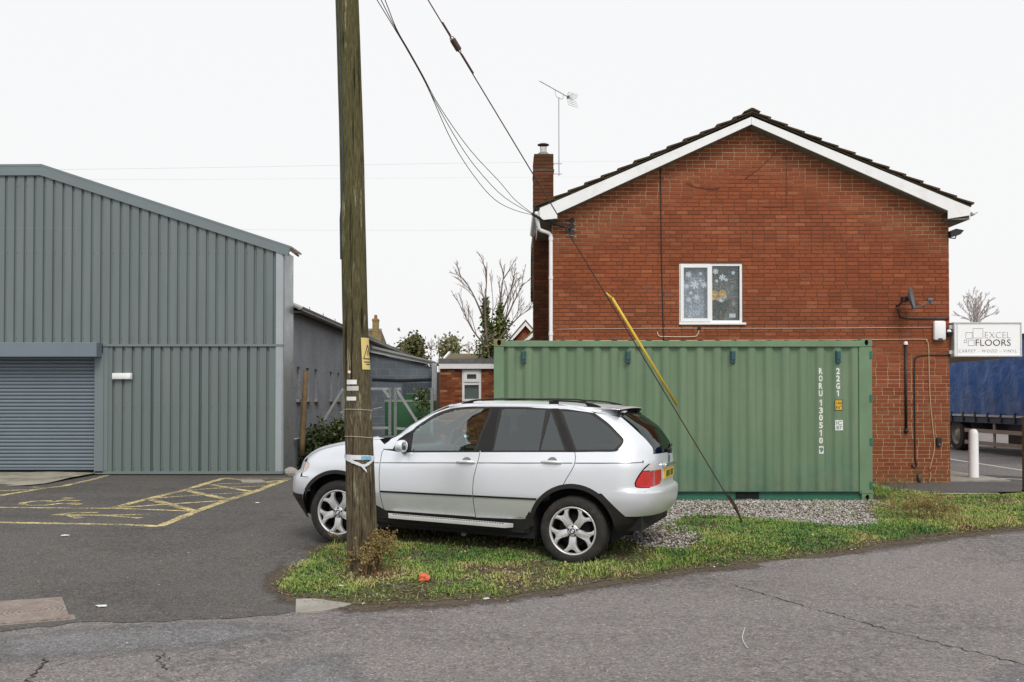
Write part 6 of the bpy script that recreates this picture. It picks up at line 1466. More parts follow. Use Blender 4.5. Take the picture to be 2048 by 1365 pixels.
b = MB(); b.bbox(Xr(1.08) - 2.25 - .01, Xr(1.08) - 2.25 + .03, -.32, .32, 1.065, 1.10, .01); b.build('tailgate_handle', M_chrome, car)
b = MB(); b.lathe([(0, .0), (.04, .0), (.041, .008), (0, .010)], 20, axis='x', c=(Xr(1.14) - 2.25, 0, 1.14)); b.build('badge', simple('badge_ring', (.05, .08, .16), .3), car)
# bumpers
def xe_f(z): return FC[0] - math.sqrt(max(.01, (AR + .002) ** 2 - (z - FC[1]) ** 2))
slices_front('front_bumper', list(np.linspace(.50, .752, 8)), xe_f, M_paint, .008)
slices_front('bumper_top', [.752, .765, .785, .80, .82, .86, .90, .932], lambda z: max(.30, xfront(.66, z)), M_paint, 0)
slices_front('lower_bumper', list(np.linspace(.26, .495, 8)), lambda z: xe_f(z) + .012, M_arch, .004)
slices_front('bumper_slot', [.50, .51, .54, .55], lambda z: xe_f(z) - .004, M_rub, .012)
for s in (1, -1):
    b = MB(); b.bbox(xfront(.15, .87) - 2.25 - .035, xfront(.15, .87) - 2.25 + .06, min(-s * .03, -s * .27), max(-s * .03, -s * .27), .79, .925, .03); b.build('grille_kidney', M_chrome, car)
def xs_r(z): return 3.955 + (.80 - z) * 1.10
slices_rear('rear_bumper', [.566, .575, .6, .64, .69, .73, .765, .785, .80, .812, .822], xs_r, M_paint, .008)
slices_rear('bumper_shelf', [.822, .828, .836, .845], lambda z: 4.40, M_paint, .004)
slices_rear('rear_valance', list(np.linspace(.38, .57, 6)), lambda z: 4.10, M_arch, -.004)
# arch lips and cladding
lipF = joinc(arc(FC, AR + .004, 150, 4, 30), arc(FC, .447, -2, 168, 30)); panel('arch_lip', lipF, M_arch, .012, 0, .03)
lipR = joinc(arc(RC, AR + .014, 166, 54, 30), [(3.965, .79), (4.215, .560), (4.30, .52), (4.33, .42), (4.06, .36)], arc(RC, .455, 0, 166, 28)); panel('arch_lip', lipR, M_arch, .010, 0, .03)
panel('sill', [(1.31, .44), (3.2, .458), (3.14, .30), (1.36, .28)], M_rub, -.012, 0, .04)
panel('sill_end', [(3.02, .47), (3.19, .54), (3.215, .40), (3.1, .33), (2.9, .36)], M_arch, .0, 0, .04)
panel('sill_end', [(1.30, .50), (1.42, .445), (1.53, .40), (1.45, .34), (1.28, .33)], M_arch, .004, 0, .04)
for s in (1, -1):
    b = MB(); q = [(1.475, .905), (1.53, 1.0), (2.92, 1.0), (2.98, .905)]
    b.prism(q, lambda p: cl(p[0], s * p[1], .408 - .012 * (p[1] > .95) - .004 * (p[0] - 1.5)), lambda p: cl(p[0], s * p[1], .365 - .004 * (p[0] - 1.5))); brd = b.build('running_board', simple('step_alloy', (.55, .55, .55), .4, .2, amt=.06), car)
    b = MB(); 
    for k in range(44): b.box(1.56 + k * .0305 - 2.25, 1.574 + k * .0305 - 2.25, -s * .95 - .012, -s * .95 + .012, .4075 - .004 * (.06 + k * .0305) - .006, .4105 - .004 * (.06 + k * .0305) - .004)
    b.build('step_studs', M_rub, brd)
# mouldings along the doors, painted shadow along the crease
def strip(name, f, x0, x1, h, m, off):
    n_ = 40
    for s in (1, -1):
        b = MB(); b.grid([[cl(x, s * (Yc(x, f(x) + dz) + o_), f(x) + dz) for x in np.linspace(x0, x1, n_)] for dz, o_ in ((-h / 2, -.002), (-h / 2, off), (h / 2, off), (h / 2, -.002))]); o = b.build(name, m, car, fix=True)
zst = lambda x: .650 + .0185 * (x - 1.375)
strip('door_moulding', zst, 1.385, 2.503, .020, M_trimb, .010); strip('door_moulding', zst, 2.515, 3.245, .020, M_trimb, .010)
for x0, x1 in ((1.15, 1.352), (1.368, 2.53), (2.545, 3.628), (3.648, 4.36)): strip('crease_shadow_strip', lambda x: zcr(x) + .001, x0, x1, .009, simple('crease_shadow', (.10, .09, .09), .6) if x0 == 1.15 else bpy.data.materials['crease_shadow'], .0015)  # thin dark ribbon paints the shadow along the body crease
# handles
for fn, pts in ((zB, ((1612, 330), (1806, 330))), (zD, ((155, 928), (442, 936)))):
    a, c = hit(*fn(*pts[0])), hit(*fn(*pts[1])); xm_, zm2 = (a[0] + c[0]) / 2, (a[1] + c[1]) / 2 + .012
    for s in (1, -1):
        yy = Yc(xm_, zm2)
        b = MB(); L = (c[0] - a[0]) / 2; b.tube([cl(xm_ - L, s * (yy - .002), zm2 - .008), cl(xm_ - L * .7, s * (yy + .028), zm2 - .002), cl(xm_, s * (yy + .036), zm2 + .002), cl(xm_ + L * .7, s * (yy + .030), zm2 + .002), cl(xm_ + L, s * (yy - .002), zm2 - .004)], [.010, .017, .018, .017, .010], 10); hd = b.build('door_handle', M_paint, car, smooth=True)
        b = MB(); b.add([cl(xm_ + .055 * math.cos(t_), s * (Yc(xm_ + .055 * math.cos(t_), zm2 + .006 + .045 * abs(math.sin(t_))) + .003), zm2 + .006 + .045 * math.sin(t_)) for t_ in np.linspace(0, math.pi, 14)], [tuple(range(14))]); b.build('handle_recess', simple('recess_grey', (.16, .16, .165), .5), hd)
# wing mirrors
for s in (1, -1):
    bm = bmesh.new(); bmesh.ops.create_uvsphere(bm, u_segments=36, v_segments=22, radius=1); sq = lambda a, e: math.copysign(abs(a) ** e, a)
    for v in bm.verts:
        fx, fy, fz = sq(v.co.x, .8), sq(v.co.y * s, .75), sq(v.co.z, .75); fx = min(fx, .72)
        v.co = Vector(cl(1.640 + fx * .056 - .010 * fy, s * (.965 + fy * .082), 1.178 + fz * (.068 - .008 * fy)))
    b = MB(); bm.verts.index_update(); b.add([v.co[:] for v in bm.verts], [tuple(v.index for v in f.verts) for f in bm.faces]); bm.free(); mo = b.build('wing_mirror', M_paint, car, smooth=True)
    b = MB(); b.bbox(1.676 - 2.25, 1.684 - 2.25, min(-s * .91, -s * 1.015), max(-s * .91, -s * 1.015), 1.138, 1.218, .003); b.build('mirror_glass', simple('mirror_back', (.05, .055, .06), .1), mo); b = MB(); b.beam(cl(1.635, s * .85, 1.118), cl(1.635, s * .94, 1.126), .07, .035); b.build('mirror_foot', M_trimb, mo)
# roof rails
rp = [onplane(*z3(*p), .60) for p in [(925, 158), (1000, 128), (1100, 109), (1300, 97), (1600, 95), (1900, 101)]] + [onplane(*zD(*p), .60) for p in [(380, 68), (600, 80), (800, 108), (900, 132), (965, 160)]]
rp = catmull(rp, 4)
for s in (1, -1):
    b = MB(); n_ = len(rp); rows_ = []
    for i, (x, z) in enumerate(rp):
        u = i / (n_ - 1); th = .011 if .16 < u < .80 else .011 + .010 * min(1, (min(u, 1 - u) if False else 1)); lo_ = z - .018 if .17 < u < .80 else max(float(np.interp(x, *rz)) - .004, min(z - .026, z - .026)) if False else (z - .018 if .17 < u < .80 else float(np.interp(x, *rz)) - .002)
        lo_ = min(lo_, z - .005); rows_.append([(x, .615, lo_), (x, .618, z - .006), (x, .605, z), (x, .580, z - .002), (x, .576, lo_)])
    b.grid([[cl(p[0], s * p[1], p[2]) for p in r_ + [r_[0]]] for r_ in rows_]); rl = b.build('roof_rail', M_trimb, car); sharpen(rl, 50)
    a, c = onplane(*zD(265, 100), .6), onplane(*zD(388, 100), .6); b = MB(); b.box(a[0] - 2.25, c[0] - 2.25, min(-s * .612, -s * .58), max(-s * .612, -s * .58), 1.69, float(np.interp((a[0] + c[0]) / 2, [p[0] for p in rp], [p[1] for p in rp])) - .02); b.build('rail_foot', M_trimb, rl)
# wheels
M_tyre = simple('tyre_rubber', (.018, .017, .016), .85, amt=.25, scale=14, dirt_shade=((.06, .05, .04), 12, .5, .6))
M_alloy = simple('alloy_wheel', (.62, .62, .63), .38, .55, amt=.1, scale=18, dirt_shade=((.25, .18, .12), 25, .62, .5)); M_brake = simple('brake_dark', (.008, .007, .007), .9)
def wheel_parts(cx_, s, a0):
    wy_ = .905; wt = bpy.data.objects.new('wheel', None); link(wt, car); wt.location = cl(cx_, s * wy_, WR)
    # local: x along car, y outward negative for s=+1
    def L(p): return (p[0], -s * p[1], p[2])
    b = MB(); prof = [(.262, .0), (.266, .006), (.285, .012), (.315, .012), (.340, .004), (.356, -.010), (.365, -.03), (.369, -.06), (.369, -.19), (.362, -.225), (.34, -.245), (.28, -.25), (.25, -.24)]
    n_ = 56; vs = []; 
    for r_, h in prof:
        for k in range(n_): a = 2 * math.pi * k / n_; vs.append(L((r_ * math.cos(a), h, r_ * math.sin(a))))
    b.add(vs, [(i * n_ + k, i * n_ + (k + 1) % n_, (i + 1) * n_ + (k + 1) % n_, (i + 1) * n_ + k) for i in range(len(prof) - 1) for k in range(n_)]); ty = b.build('tyre', M_tyre, wt, smooth=True); sharpen(ty, 40)
    b = MB()
    for k in range(70):
        a = 2 * math.pi * k / 70
        for h0, h1 in ((-.055, -.09), (-.1, -.14), (-.15, -.19)):
            vs = [L(((.3695 + .004) * math.cos(a + da), h, (.3695 + .004) * math.sin(a + da))) for da, h in ((-.03, h0), (.03, h0), (.035, h1), (-.025, h1))]; b.add(vs, [(0, 1, 2, 3)])
    b.build('tread_block', M_tyre, ty, fix=False)
    b = MB(); pr = [(.262, -.002), (.258, .006), (.248, .006), (.240, -.004), (.236, -.025)]; vs = []
    for r_, h in pr:
        for k in range(n_): a = 2 * math.pi * k / n_; vs.append(L((r_ * math.cos(a), h, r_ * math.sin(a))))
    b.add(vs, [(i * n_ + k, i * n_ + (k + 1) % n_, (i + 1) * n_ + (k + 1) % n_, (i + 1) * n_ + k) for i in range(len(pr) - 1) for k in range(n_)]); rm = b.build('rim', M_alloy, wt, smooth=True)
    # five forked spokes
    half = [(.050, 36), (.075, 30), (.098, 23), (.125, 18), (.155, 16), (.185, 17.5), (.212, 20.5), (.239, 25)]; inn = [(.239, 12.5), (.224, 10.5), (.211, 8.2), (.200, 4), (.197, 0)]
    poly = [(r_ * math.cos(R(a)), r_ * math.sin(R(a))) for r_, a in half + inn] + [(r_ * math.cos(R(a)), -r_ * math.sin(R(a))) for r_, a in list(reversed(inn))[1:] + list(reversed(half))]
    for k in range(5):
        ang = R(a0 + 72 * k); ca, sa = math.cos(ang), math.sin(ang); b = MB()
        def sp0(p, ins=0): r_ = math.hypot(p[0], p[1]); d = -.012 + .010 * (r_ / .24) ** 2 - .006 * (r_ < .1); return L((p[0] * ca - p[1] * sa, d, p[0] * sa + p[1] * ca))
        def sp1(p): q = sp0(p); return (q[0], q[1] + s * .045, q[2])
        b.prism(poly, sp0, sp1); so_ = b.build('spoke', M_alloy, rm); bv = bmesh.new(); bv.from_mesh(so_.data); es = [e for e in bv.edges if len(e.link_faces) == 2 and e.calc_face_angle(0) > .9]; bmesh.ops.bevel(bv, geom=es, offset=.004, segments=2, affect='EDGES', profile=.5); bv.to_mesh(so_.data); bv.free(); sharpen(so_, 30)
    b = MB(); pr = [(0, -.004), (.03, -.004), (.058, -.010), (.066, -.016), (.068, -.05)]; vs = []
    m_ = 28
    for r_, h in pr:
        for k in range(m_): a = 2 * math.pi * k / m_; vs.append(L((r_ * math.cos(a), h, r_ * math.sin(a))))
    b.add(vs, [(i * m_ + k, i * m_ + (k + 1) % m_, (i + 1) * m_ + (k + 1) % m_, (i + 1) * m_ + k) for i in range(len(pr) - 1) for k in range(m_)]); b.build('hub', M_alloy, rm, smooth=True)
    for k in range(5):
        ang = R(a0 + 36 + 72 * k); b = MB(); c = L((.050 * math.cos(ang), -.003, .050 * math.sin(ang))); b.lathe([(0, 0), (.0115, 0), (.0115, .012), (0, .012)], 10, axis='y', c=c); b.build('wheel_bolt', simple('bolt_rust', (.05, .025, .018), .6) if k == 0 and 'bolt_rust' not in bpy.data.materials else bpy.data.materials['bolt_rust'], rm)
    b = MB(); b.lathe([(.020, 0), (.030, 0), (.030, -s * .003), (.020, -s * .003)], 20, axis='y', c=L((0, -.003, 0))); b.build('cap_ring', M_rub, rm)
    for q in range(4):
        b = MB(); b.add([L((0, .0005, 0))] + [L((.020 * math.cos(a), .0005, .020 * math.sin(a))) for a in np.linspace(R(90 * q + 10), R(90 * q + 100), 7)], [(0, i, i + 1) for i in range(1, 7)]); b.build('cap_quarter', (simple('cap_blue', (.12, .22, .42), .4) if 'cap_blue' not in bpy.data.materials else bpy.data.materials['cap_blue']) if q % 2 else M_upvc, rm, fix=False)
    b = MB(); b.lathe([(0, s * .10), (.17, s * .10), (.17, s * .115), (.21, s * .16), (.23, s * .2), (0, s * .2)], 32, axis='y'); b.build('brake_disc', M_brake, wt); b = MB(); b.lathe([(.236, s * .024), (.232, s * .06), (.225, s * .2)], 40, axis='y'); b.build('wheel_barrel', M_brake, wt, smooth=True)
for cx_, a0 in ((.828, -90), (3.648, -90)):
    for s in (1, -1): wheel_parts(cx_, s, a0)
# inner dark structure: shell behind the gaps, floor, wheel housings
b = MB(); b.box(.30 - 2.25, 4.0 - 2.25, -.58, .58, .22, .95); b.box(4.0 - 2.25, 4.3 - 2.25, -.58, .58, .42, .95); b.box(1.25 - 2.25, 3.2 - 2.25, -.82, .82, .24, .62); b.box(1.30 - 2.25, 3.1 - 2.25, -.86, -.84, .3, 1.08); b.box(1.30 - 2.25, 3.1 - 2.25, .84, .86, .3, 1.08); b.box(3.1 - 2.25, 4.3 - 2.25, -.80, -.78, .84, 1.12); b.box(3.1 - 2.25, 4.3 - 2.25, .78, .80, .84, 1.12); b.box(4.05 - 2.25, 4.36 - 2.25, -.76, .76, .40, 1.15); b.box(.35 - 2.25, 1.25 - 2.25, -.70, .70, .84, 1.0); b.box(.35 - 2.25, .42 - 2.25, -.72, .72, .3, .9); b.build('floorpan', M_dark, car)
# cabin
M_seat = simple('seat_grey', (.09, .105, .105), .85, amt=.2); M_dash = simple('dashboard', (.07, .085, .085), .7); M_head = simple('headlining', (.30, .30, .29), .9)
b = MB(); b.bbox(1.12 - 2.25, 1.62 - 2.25, -.72, .72, .9, 1.14, .06); sharpen(b.build('dashboard', M_dash, car), 60)
for s in (1, -1):
    b = MB(); y = s * .38
    def seat(bx, x0): 
        bx.bbox(x0 - 2.25, x0 + .52 - 2.25, -y - .26, -y + .26, .62, .80, .06); bm = bmesh.new(); bmesh.ops.create_cube(bm, size=1)
        for v in bm.verts: v.co = Vector((x0 + .45 + v.co.x * .14 + (v.co.z + .5) * .20 - 2.25, -y + v.co.y * (.52 - .1 * (v.co.z > 0)), .74 + (v.co.z + .5) * .62))
        bmesh.ops.bevel(bm, geom=list(bm.edges), offset=.05, segments=3, affect='EDGES', profile=.5); bm.verts.index_update(); bx.add([v.co[:] for v in bm.verts], [tuple(v.index for v in f.verts) for f in bm.faces]); bm.free()
        bx.bbox(x0 + .60 - 2.25, x0 + .72 - 2.25, -y - .13, -y + .13, 1.37, 1.56, .04)
    seat(b, 1.98); sharpen(b.build('front_seat', M_seat, car), 50)
b = MB(); b.bbox(2.75 - 2.25, 3.3 - 2.25, -.62, .62, .62, .82, .06); b.bbox(3.25 - 2.25, 3.42 - 2.25, -.62, .62, .8, 1.32, .06)
for y in (-.4, .0, .4): b.bbox(3.32 - 2.25, 3.42 - 2.25, y - .13, y + .13, 1.33, 1.48, .03)
sharpen(b.build('rear_bench', M_seat, car), 50)
b = MB(); b.tube([(1.78 - 2.25 + .06 * math.sin(a), .38 + .19 * math.cos(a), 1.06 + .18 * math.sin(a)) for a in np.linspace(0, 2 * math.pi, 25)], .016, 6, cap=False); b.tube([(1.78 - 2.25, .2, 1.06), (1.74 - 2.25, .38, 1.05), (1.78 - 2.25, .56, 1.06)], .02, 6); b.build('steering_wheel', M_dash, car)
b = MB(); b.grid([[cl(2.15 + 1.7 * i / 10, .55 * k / 6, 1.665) for k in range(-6, 7)] for i in range(11)]); b.build('headlining', M_head, car, fix=False)
b = MB(); b.box(3.45 - 2.25, 4.25 - 2.25, -.7, .7, .95, 1.12); b.build('boot_cover', M_dark, car)
# ================================================================== TREES AND FAR HOUSES
def barkmat(name, col):
    return simple(name, col, .95, amt=.3, scale=8)
M_bark = barkmat('bare_bark', (.15, .115, .085)); M_twig = simple('fine_twig', (.42, .37, .36), .95, amt=.2)  # twig colour paled to imitate the glare of the bright sky
def leafmat(name, stops, tr=.25):
    t = NT(name); r_ = t.n('ShaderNodeNewGeometry').outputs['Random Per Island']; c = t.ramp(r_, stops); t.bsdf(c, .6, 0, spec=.25); return t.m
def branchy(b, P, r0, depth, rng, spread=.6, up=.25, ln=None, tw=None):
    """recursive bare branches; P: base polyline"""
    b.tube(P, [max(.006, r0 * (1 - .82 * i / max(1, len(P) - 1))) for i in range(len(P))], 5 if depth > 1 else 3, cap=False)
    if depth == 0: return
    L = sum((P[i + 1] - P[i]).length for i in range(len(P) - 1)) if ln is None else ln
    k = 5
    for j in range(k):
        u = .25 + .75 * (j + rng.random()) / k; f = u * (len(P) - 1); i = min(int(f), len(P) - 2); p = P[i].lerp(P[i + 1], f - i); d = (P[i + 1] - P[i]).normalized()
        s = Vector((rng.gauss(0, 1), rng.gauss(0, 1), rng.gauss(0, 1))); s = (s - d * s.dot(d)).normalized(); dd = (d + s * spread * rng.uniform(.6, 1.3) + Vector((0, 0, up))).normalized(); l2 = L * rng.uniform(.32, .55) * (1.15 - .5 * u)
        q = [p]; cur = dd.copy()
        for m_ in range(3): cur = (cur + Vector((rng.gauss(0, .12), rng.gauss(0, .12), rng.gauss(0, .1) + up * .2))).normalized(); q.append(q[-1] + cur * l2 / 3)
        branchy(b if depth > 1 or tw is None else tw, q, max(r0 * .42, .010), depth - 1, rng, spread, up, l2, tw)
def leaves(C, S, size, n_, name, m, parent, org, flat=0.0, seed=1):
    """leaf quads scattered round centres C with radii S"""
    r_ = np.random.default_rng(seed); C = np.array([tuple(c) for c in C]); idx = r_.integers(0, len(C), n_); S = np.asarray(S)
    p = C[idx] + r_.normal(0, 1, (n_, 3)) * S[idx][:, None] * np.array([1, 1, 1]); a = r_.normal(0, 1, (n_, 3)); a /= np.linalg.norm(a, axis=1)[:, None]; bb = r_.normal(0, 1, (n_, 3)); bb -= a * (a * bb).sum(1)[:, None]; bb /= np.linalg.norm(bb, axis=1)[:, None]
    sz = size * r_.uniform(.6, 1.4, n_)[:, None]; V = np.stack([p - a * sz, p + bb * sz * .55, p + a * sz, p - bb * sz * .55], 1).reshape(-1, 3) - np.array(tuple(org)); Fc = np.arange(n_ * 4).reshape(-1, 4)
    return bigmesh(name, V, Fc, m, parent)
rg = random.Random(5)
# ivy-clad tree
YT1 = 45.0; T = lambda px, py, dy=0: at(px, py, YT1 + dy)
t1 = thing('ivy_tree', 'bare tree with ivy-covered stems behind the container', 'tree', (T(985, 800).x, YT1, gz(YT1))); tb_ = HB(t1.location); tw = HB(t1.location)
base = Vector((T(985, 800).x, YT1, gz(YT1)))
stems = [[(985, 770), (976, 700), (971, 650), (971, 600), (973, 565), (974, 525)], [(986, 770), (992, 700), (997, 645), (1001, 600), (1006, 560), (1010, 528)], [(984, 740), (985, 690), (983, 650), (986, 610), (983, 570)], [(976, 700), (962, 682), (945, 660), (930, 632), (921, 615)], [(972, 650), (958, 615), (944, 585), (930, 562), (920, 552)], [(996, 670), (1015, 632), (1030, 600), (1045, 572), (1060, 560)], [(998, 680), (1018, 655), (1040, 632), (1062, 618)], [(1000, 650), (1008, 615), (1022, 580), (1030, 555)], [(990, 700), (1005, 660), (1018, 610), (1034, 575)]]
for k, s_ in enumerate(stems):
    P = [T(a, c, (k % 3 - 1) * .5) for a, c in s_]
    if k < 3: P = [base] + P
    branchy(tb_, [Vector(q) for q in catmull([tuple(p) for p in P], 3)], .085 if k < 2 else .05, 3, rg, .5, .22, 2.6, tw)
tb_.build('trunk', M_bark, t1, smooth=True, fix=False); tag(tw.build('twigs', M_twig, t1, fix=False), kind='stuff')
M_ivy = leafmat('ivy_leaf', [(0, (.04, .06, .018)), (.4, (.09, .12, .035)), (.75, (.16, .19, .06)), (1, (.28, .28, .12))])
C_, S_ = [], []
for s_, y0 in ((stems[0], 600), (stems[1], 612), (stems[2], 650)):
    for i in range(60):
        u = i / 59; py = 780 + (y0 - 780) * u; px = float(np.interp(-py, [-c for _, c in s_], [a for a, _ in s_])); C_.append(T(px, py)); S_.append(.05 + .09 * (1 - u) + .05 * rg.random())
for _ in range(60): C_.append(T(rg.uniform(962, 1010), rg.uniform(685, 760), rg.uniform(-.6, .6))); S_.append(rg.uniform(.12, .3))
for _ in range(16): C_.append(T(rg.uniform(997, 1012), rg.uniform(640, 690))); S_.append(.16)
leaves(C_, S_, .075, 9500, 'crown', M_ivy, t1, t1.location, seed=3)
# conifers and bare trees over the lean-to
def bush_tree(name, label, px, py0, py1, wpx, Y, m, n_, size, seed):
    o = thing(name, label, 'tree', (at(px, 800, Y).x, Y, gz(Y))); b = HB(o.location); b.tube([Vector((at(px, 800, Y).x, Y, gz(Y))), at(px, (py0 + py1) / 2, Y)], [.22, .08], 6); b.build('trunk', M_bark, o)
    r2 = random.Random(seed); C_, S_ = [], []
    for _ in range(46):
        u = r2.random(); w_ = wpx * (.25 + .75 * u) * r2.uniform(-.5, .5); C_.append(at(px + w_, py1 + (py0 - py1) * u, Y + r2.uniform(-.8, .8))); S_.append(r2.uniform(.12, .34))
    leaves(C_, S_, size, n_, 'crown', m, o, o.location, seed=seed); return o
M_con = leafmat('conifer_leaf', [(0, (.05, .055, .02)), (.5, (.10, .105, .04)), (1, (.20, .19, .08))]); M_con2 = leafmat('olive_leaf', [(0, (.12, .13, .06)), (.5, (.22, .22, .11)), (1, (.36, .35, .21))])
bush_tree('ivy_bush_tree', 'small dark rounded evergreen tree beyond the lean-to roof', 828, 730, 684, 24, 58, M_con, 3500, .11, 11)
bush_tree('pale_bush_tree', 'pale olive feathery tree above the flat-roofed outbuilding', 900, 720, 684, 34, 60, M_con2, 1400, .12, 12)
bush_tree('ivy_bush_tree', 'low dark shrubby tree at the end of the lean-to roof', 808, 730, 698, 16, 57, M_con, 900, .10, 13)
def bare_tree(label, px, py0, py1, Y, spreadpx, k, seed, r0=.1):
    r2 = random.Random(seed); o = thing('bare_tree', label, 'tree', (at(px, 800, Y).x, Y, gz(Y))); b = HB(o.location); tw = HB(o.location); g0 = Vector((at(px, 800, Y).x, Y, gz(Y))); fork = at(px, py0, Y); b.tube([g0, fork], [r0 * 1.6, r0 * 1.1], 7)
    for j in range(k):
        u = (j + .5) / k * 2 - 1; tip = at(px + u * spreadpx, py1 + abs(u) ** 1.6 * (py0 - py1) * .55 + r2.uniform(-3, 3), Y + r2.uniform(-1, 1)); m1 = fork.lerp(tip, .4) + Vector((-u * .15, 0, .25)); branchy(b, [Vector(q) for q in catmull([tuple(fork), tuple(m1), tuple(tip)], 4)], r0 * .5, 3, r2, .6, .18, (tip - fork).length * .75, tw)
    b.build('trunk', M_twig, o, smooth=True, fix=False); tag(tw.build('crown', M_twig, o, fix=False), kind='stuff'); return o
bare_tree('leafless tree left of the pale olive tree, over the lean-to', 862, 715, 683, 62, 16, 5, 21, .06)
bare_tree('leafless tree right beside the pale olive tree, over the lean-to', 879, 715, 680, 66, 10, 4, 22, .06)
bare_tree('round-headed leafless tree above the white shop sign', 1952, 668, 588, 48, 46, 11, 23, .085)
bare_tree('small leafless tree between the olive tree and the ivy tree', 938, 715, 690, 70, 18, 5, 24, .05)
# far houses
def mossroof(name, c):
    t = NT(name); x, y, z = t.sep(); rows = t.math('FRACT', t.math('MULTIPLY', z, 5.5)); cc = t.mix(t.ramp(rows, [(.0, .7), (.18, 0)]), c, (.04, .035, .025)); cc = t.mix(t.ramp(t.noise(1.5, 5, .65), [(.4, 0), (.65, .8)]), cc, (.14, .14, .045)); t.bsdf(vary(t, cc, .2, 6), .95, 0, spec=.1); return t.m
M_mroof = mossroof('mossy_far_roof', (.17, .135, .10)); M_fbrick = brickwall_mat('far_brick', 1.15)
def far_gable(label, Y, ap, l, r, depth, wallbase=True, name='far_house'):
    o = thing(name, label, 'house', (at(ap[0], 800, Y).x, Y, gz(Y))); A_, L_, R_ = at(*ap, Y), at(*l, Y), at(*r, Y); hbx = lambda: HB(o.location); g_ = gz(Y)
    b = hbx(); b.xzprism([(L_.x + .25, g_), (R_.x - .25, g_), (R_.x - .25, R_.z - .12), (A_.x, A_.z - .15), (L_.x + .25, L_.z - .12)], Y + .25, Y + depth); b.build('wall', M_fbrick, o)
    for (e, nm) in ((L_, 'roof'), (R_, 'roof')):
        b = hbx(); b.xzprism([(e.x, e.z), (A_.x, A_.z), (A_.x, A_.z + .12), (e.x, e.z + .12)], Y - .05, Y + depth + .2); b.build(nm, M_mroof, o)
        b = hbx(); b.xzprism([(e.x, e.z - .18), (A_.x, A_.z - .2), (A_.x, A_.z - .005), (e.x, e.z - .005)], Y - .06, Y - .01); b.build('bargeboard', M_upvc, o)
    return o
far_gable('distant brick house with mossy roof and steep white gable beyond the ivy tree', 52, (1051, 644), (1008, 694), (1094, 694), 9)
far_gable('lower brick porch gable in front of the distant steep-gabled house', 47, (1078, 655), (1036, 692), (1120, 692), 3.5)
o = thing('far_bungalow', 'distant bungalow with brown tiled roof above the outbuilding', 'house', (at(920, 800, 46).x, 46, gz(46)))
L_, R_ = at(889, 719, 46), at(975, 719, 46); ht = at(920, 705, 47.2).z; b = HB(o.location); b.add([(L_.x, 46, L_.z), (R_.x, 46, R_.z), (R_.x, 48.5, ht), (L_.x + .1, 48.5, ht), (R_.x, 51, L_.z), (L_.x, 51, L_.z)], [(0, 1, 2, 3), (3, 2, 4, 5), (0, 3, 5), (1, 4, 2), (0, 5, 4, 1)]); b.build('roof', M_mroof, o); b = HB(o.location); b.box(L_.x + .3, R_.x - .3, 46.4, 50.6, gz(46), L_.z); b.build('wall', M_fbrick, o)
b = HB(o.location); b.beam(Vector((L_.x - .02, 45.95, L_.z)), Vector((L_.x + .08, 48.5, ht + .03)), .1, .14); b.build('bargeboard', M_upvc, o)
o = thing('chimney_house', 'distant house with mossy hipped roof and yellow brick chimney beside the pole', 'house', (at(735, 800, 62).x, 62, gz(62)))
a_, c_ = at(742, 659, 62), at(759, 659, 62); e0, e1 = at(705, 712, 62), at(769, 700, 62); b = HB(o.location); b.add([(e0.x, 60, e0.z), (e1.x, 60, e0.z), (e1.x, 66, e0.z), (e0.x, 66, e0.z), (a_.x - 1, 63, a_.z), (c_.x - .0, 63, a_.z)], [(0, 1, 5, 4), (1, 2, 5), (2, 3, 4, 5), (3, 0, 4), (0, 3, 2, 1)]); b.build('roof', M_mroof, o); b = HB(o.location); b.box(e0.x + .3, e1.x - .3, 60.3, 65.7, gz(62), e0.z); b.build('wall', M_fbrick, o)
p0, p1 = at(745.5, 660, 62.5), at(756.5, 638, 62.5); b = HB(o.location); b.box(p0.x, p1.x, 62.3, 62.9, p0.z - .4, p1.z); b.box(p0.x - .03, p1.x + .03, 62.27, 62.93, p1.z - .14, p1.z - .05); chm = b.build('chimney', simple('yellow_brick', (.26, .19, .075), .9, amt=.3, scale=7), o); b = HB(o.location); b.lathe([(.11, p1.z - .01), (.09, p1.z + .25)], 10, c=((p0.x + p1.x) / 2, 62.6, 0)); b.build('chimney_pot', simple('clay_pot', (.30, .10, .05), .8), chm)
b = HB(o.location); b.beam((a_.x - 1, 63, a_.z + .04), (c_.x, 63, a_.z + .04), .2, .14); b.build('ridge', simple('ridge_grey', (.35, .36, .36), .8), o)

# bramble by the shed corner
br = thing('bramble_bush', 'dark green bramble bush between the metal shed and the car', 'bush', gnd(640, 935)); C_, S_ = [], []
for _ in range(120):
    px = rg.uniform(598, 705); top_ = float(np.interp(px, [598, 620, 660, 690, 705], [905, 872, 852, 845, 850])); py = rg.uniform(top_, 945); Yb = 22.6 + rg.uniform(-.5, .9); q = at(px, py, Yb)
    if q.z > gz(Yb): C_.append(q); S_.append(rg.uniform(.05, .16))
leaves(C_, S_, .05, 7500, 'crown', leafmat('bramble_leaf', [(0, (.012, .022, .008)), (.45, (.03, .05, .016)), (.8, (.065, .085, .03)), (1, (.14, .13, .05))]), br, br.location, seed=8)
b = HB(br.location)
for _ in range(40): s0 = at(rg.uniform(610, 700), 945, 22.8); s0.z = gz(22.8); e_ = s0 + Vector((rg.uniform(-.6, .6), rg.uniform(-.4, .4), rg.uniform(.5, 1.25))); m1 = s0.lerp(e_, .5) + Vector((0, 0, .25)); b.tube(catmull([tuple(s0), tuple(m1), tuple(e_)], 4), .008, 4)
b.build('stem', M_bark, br, fix=False)
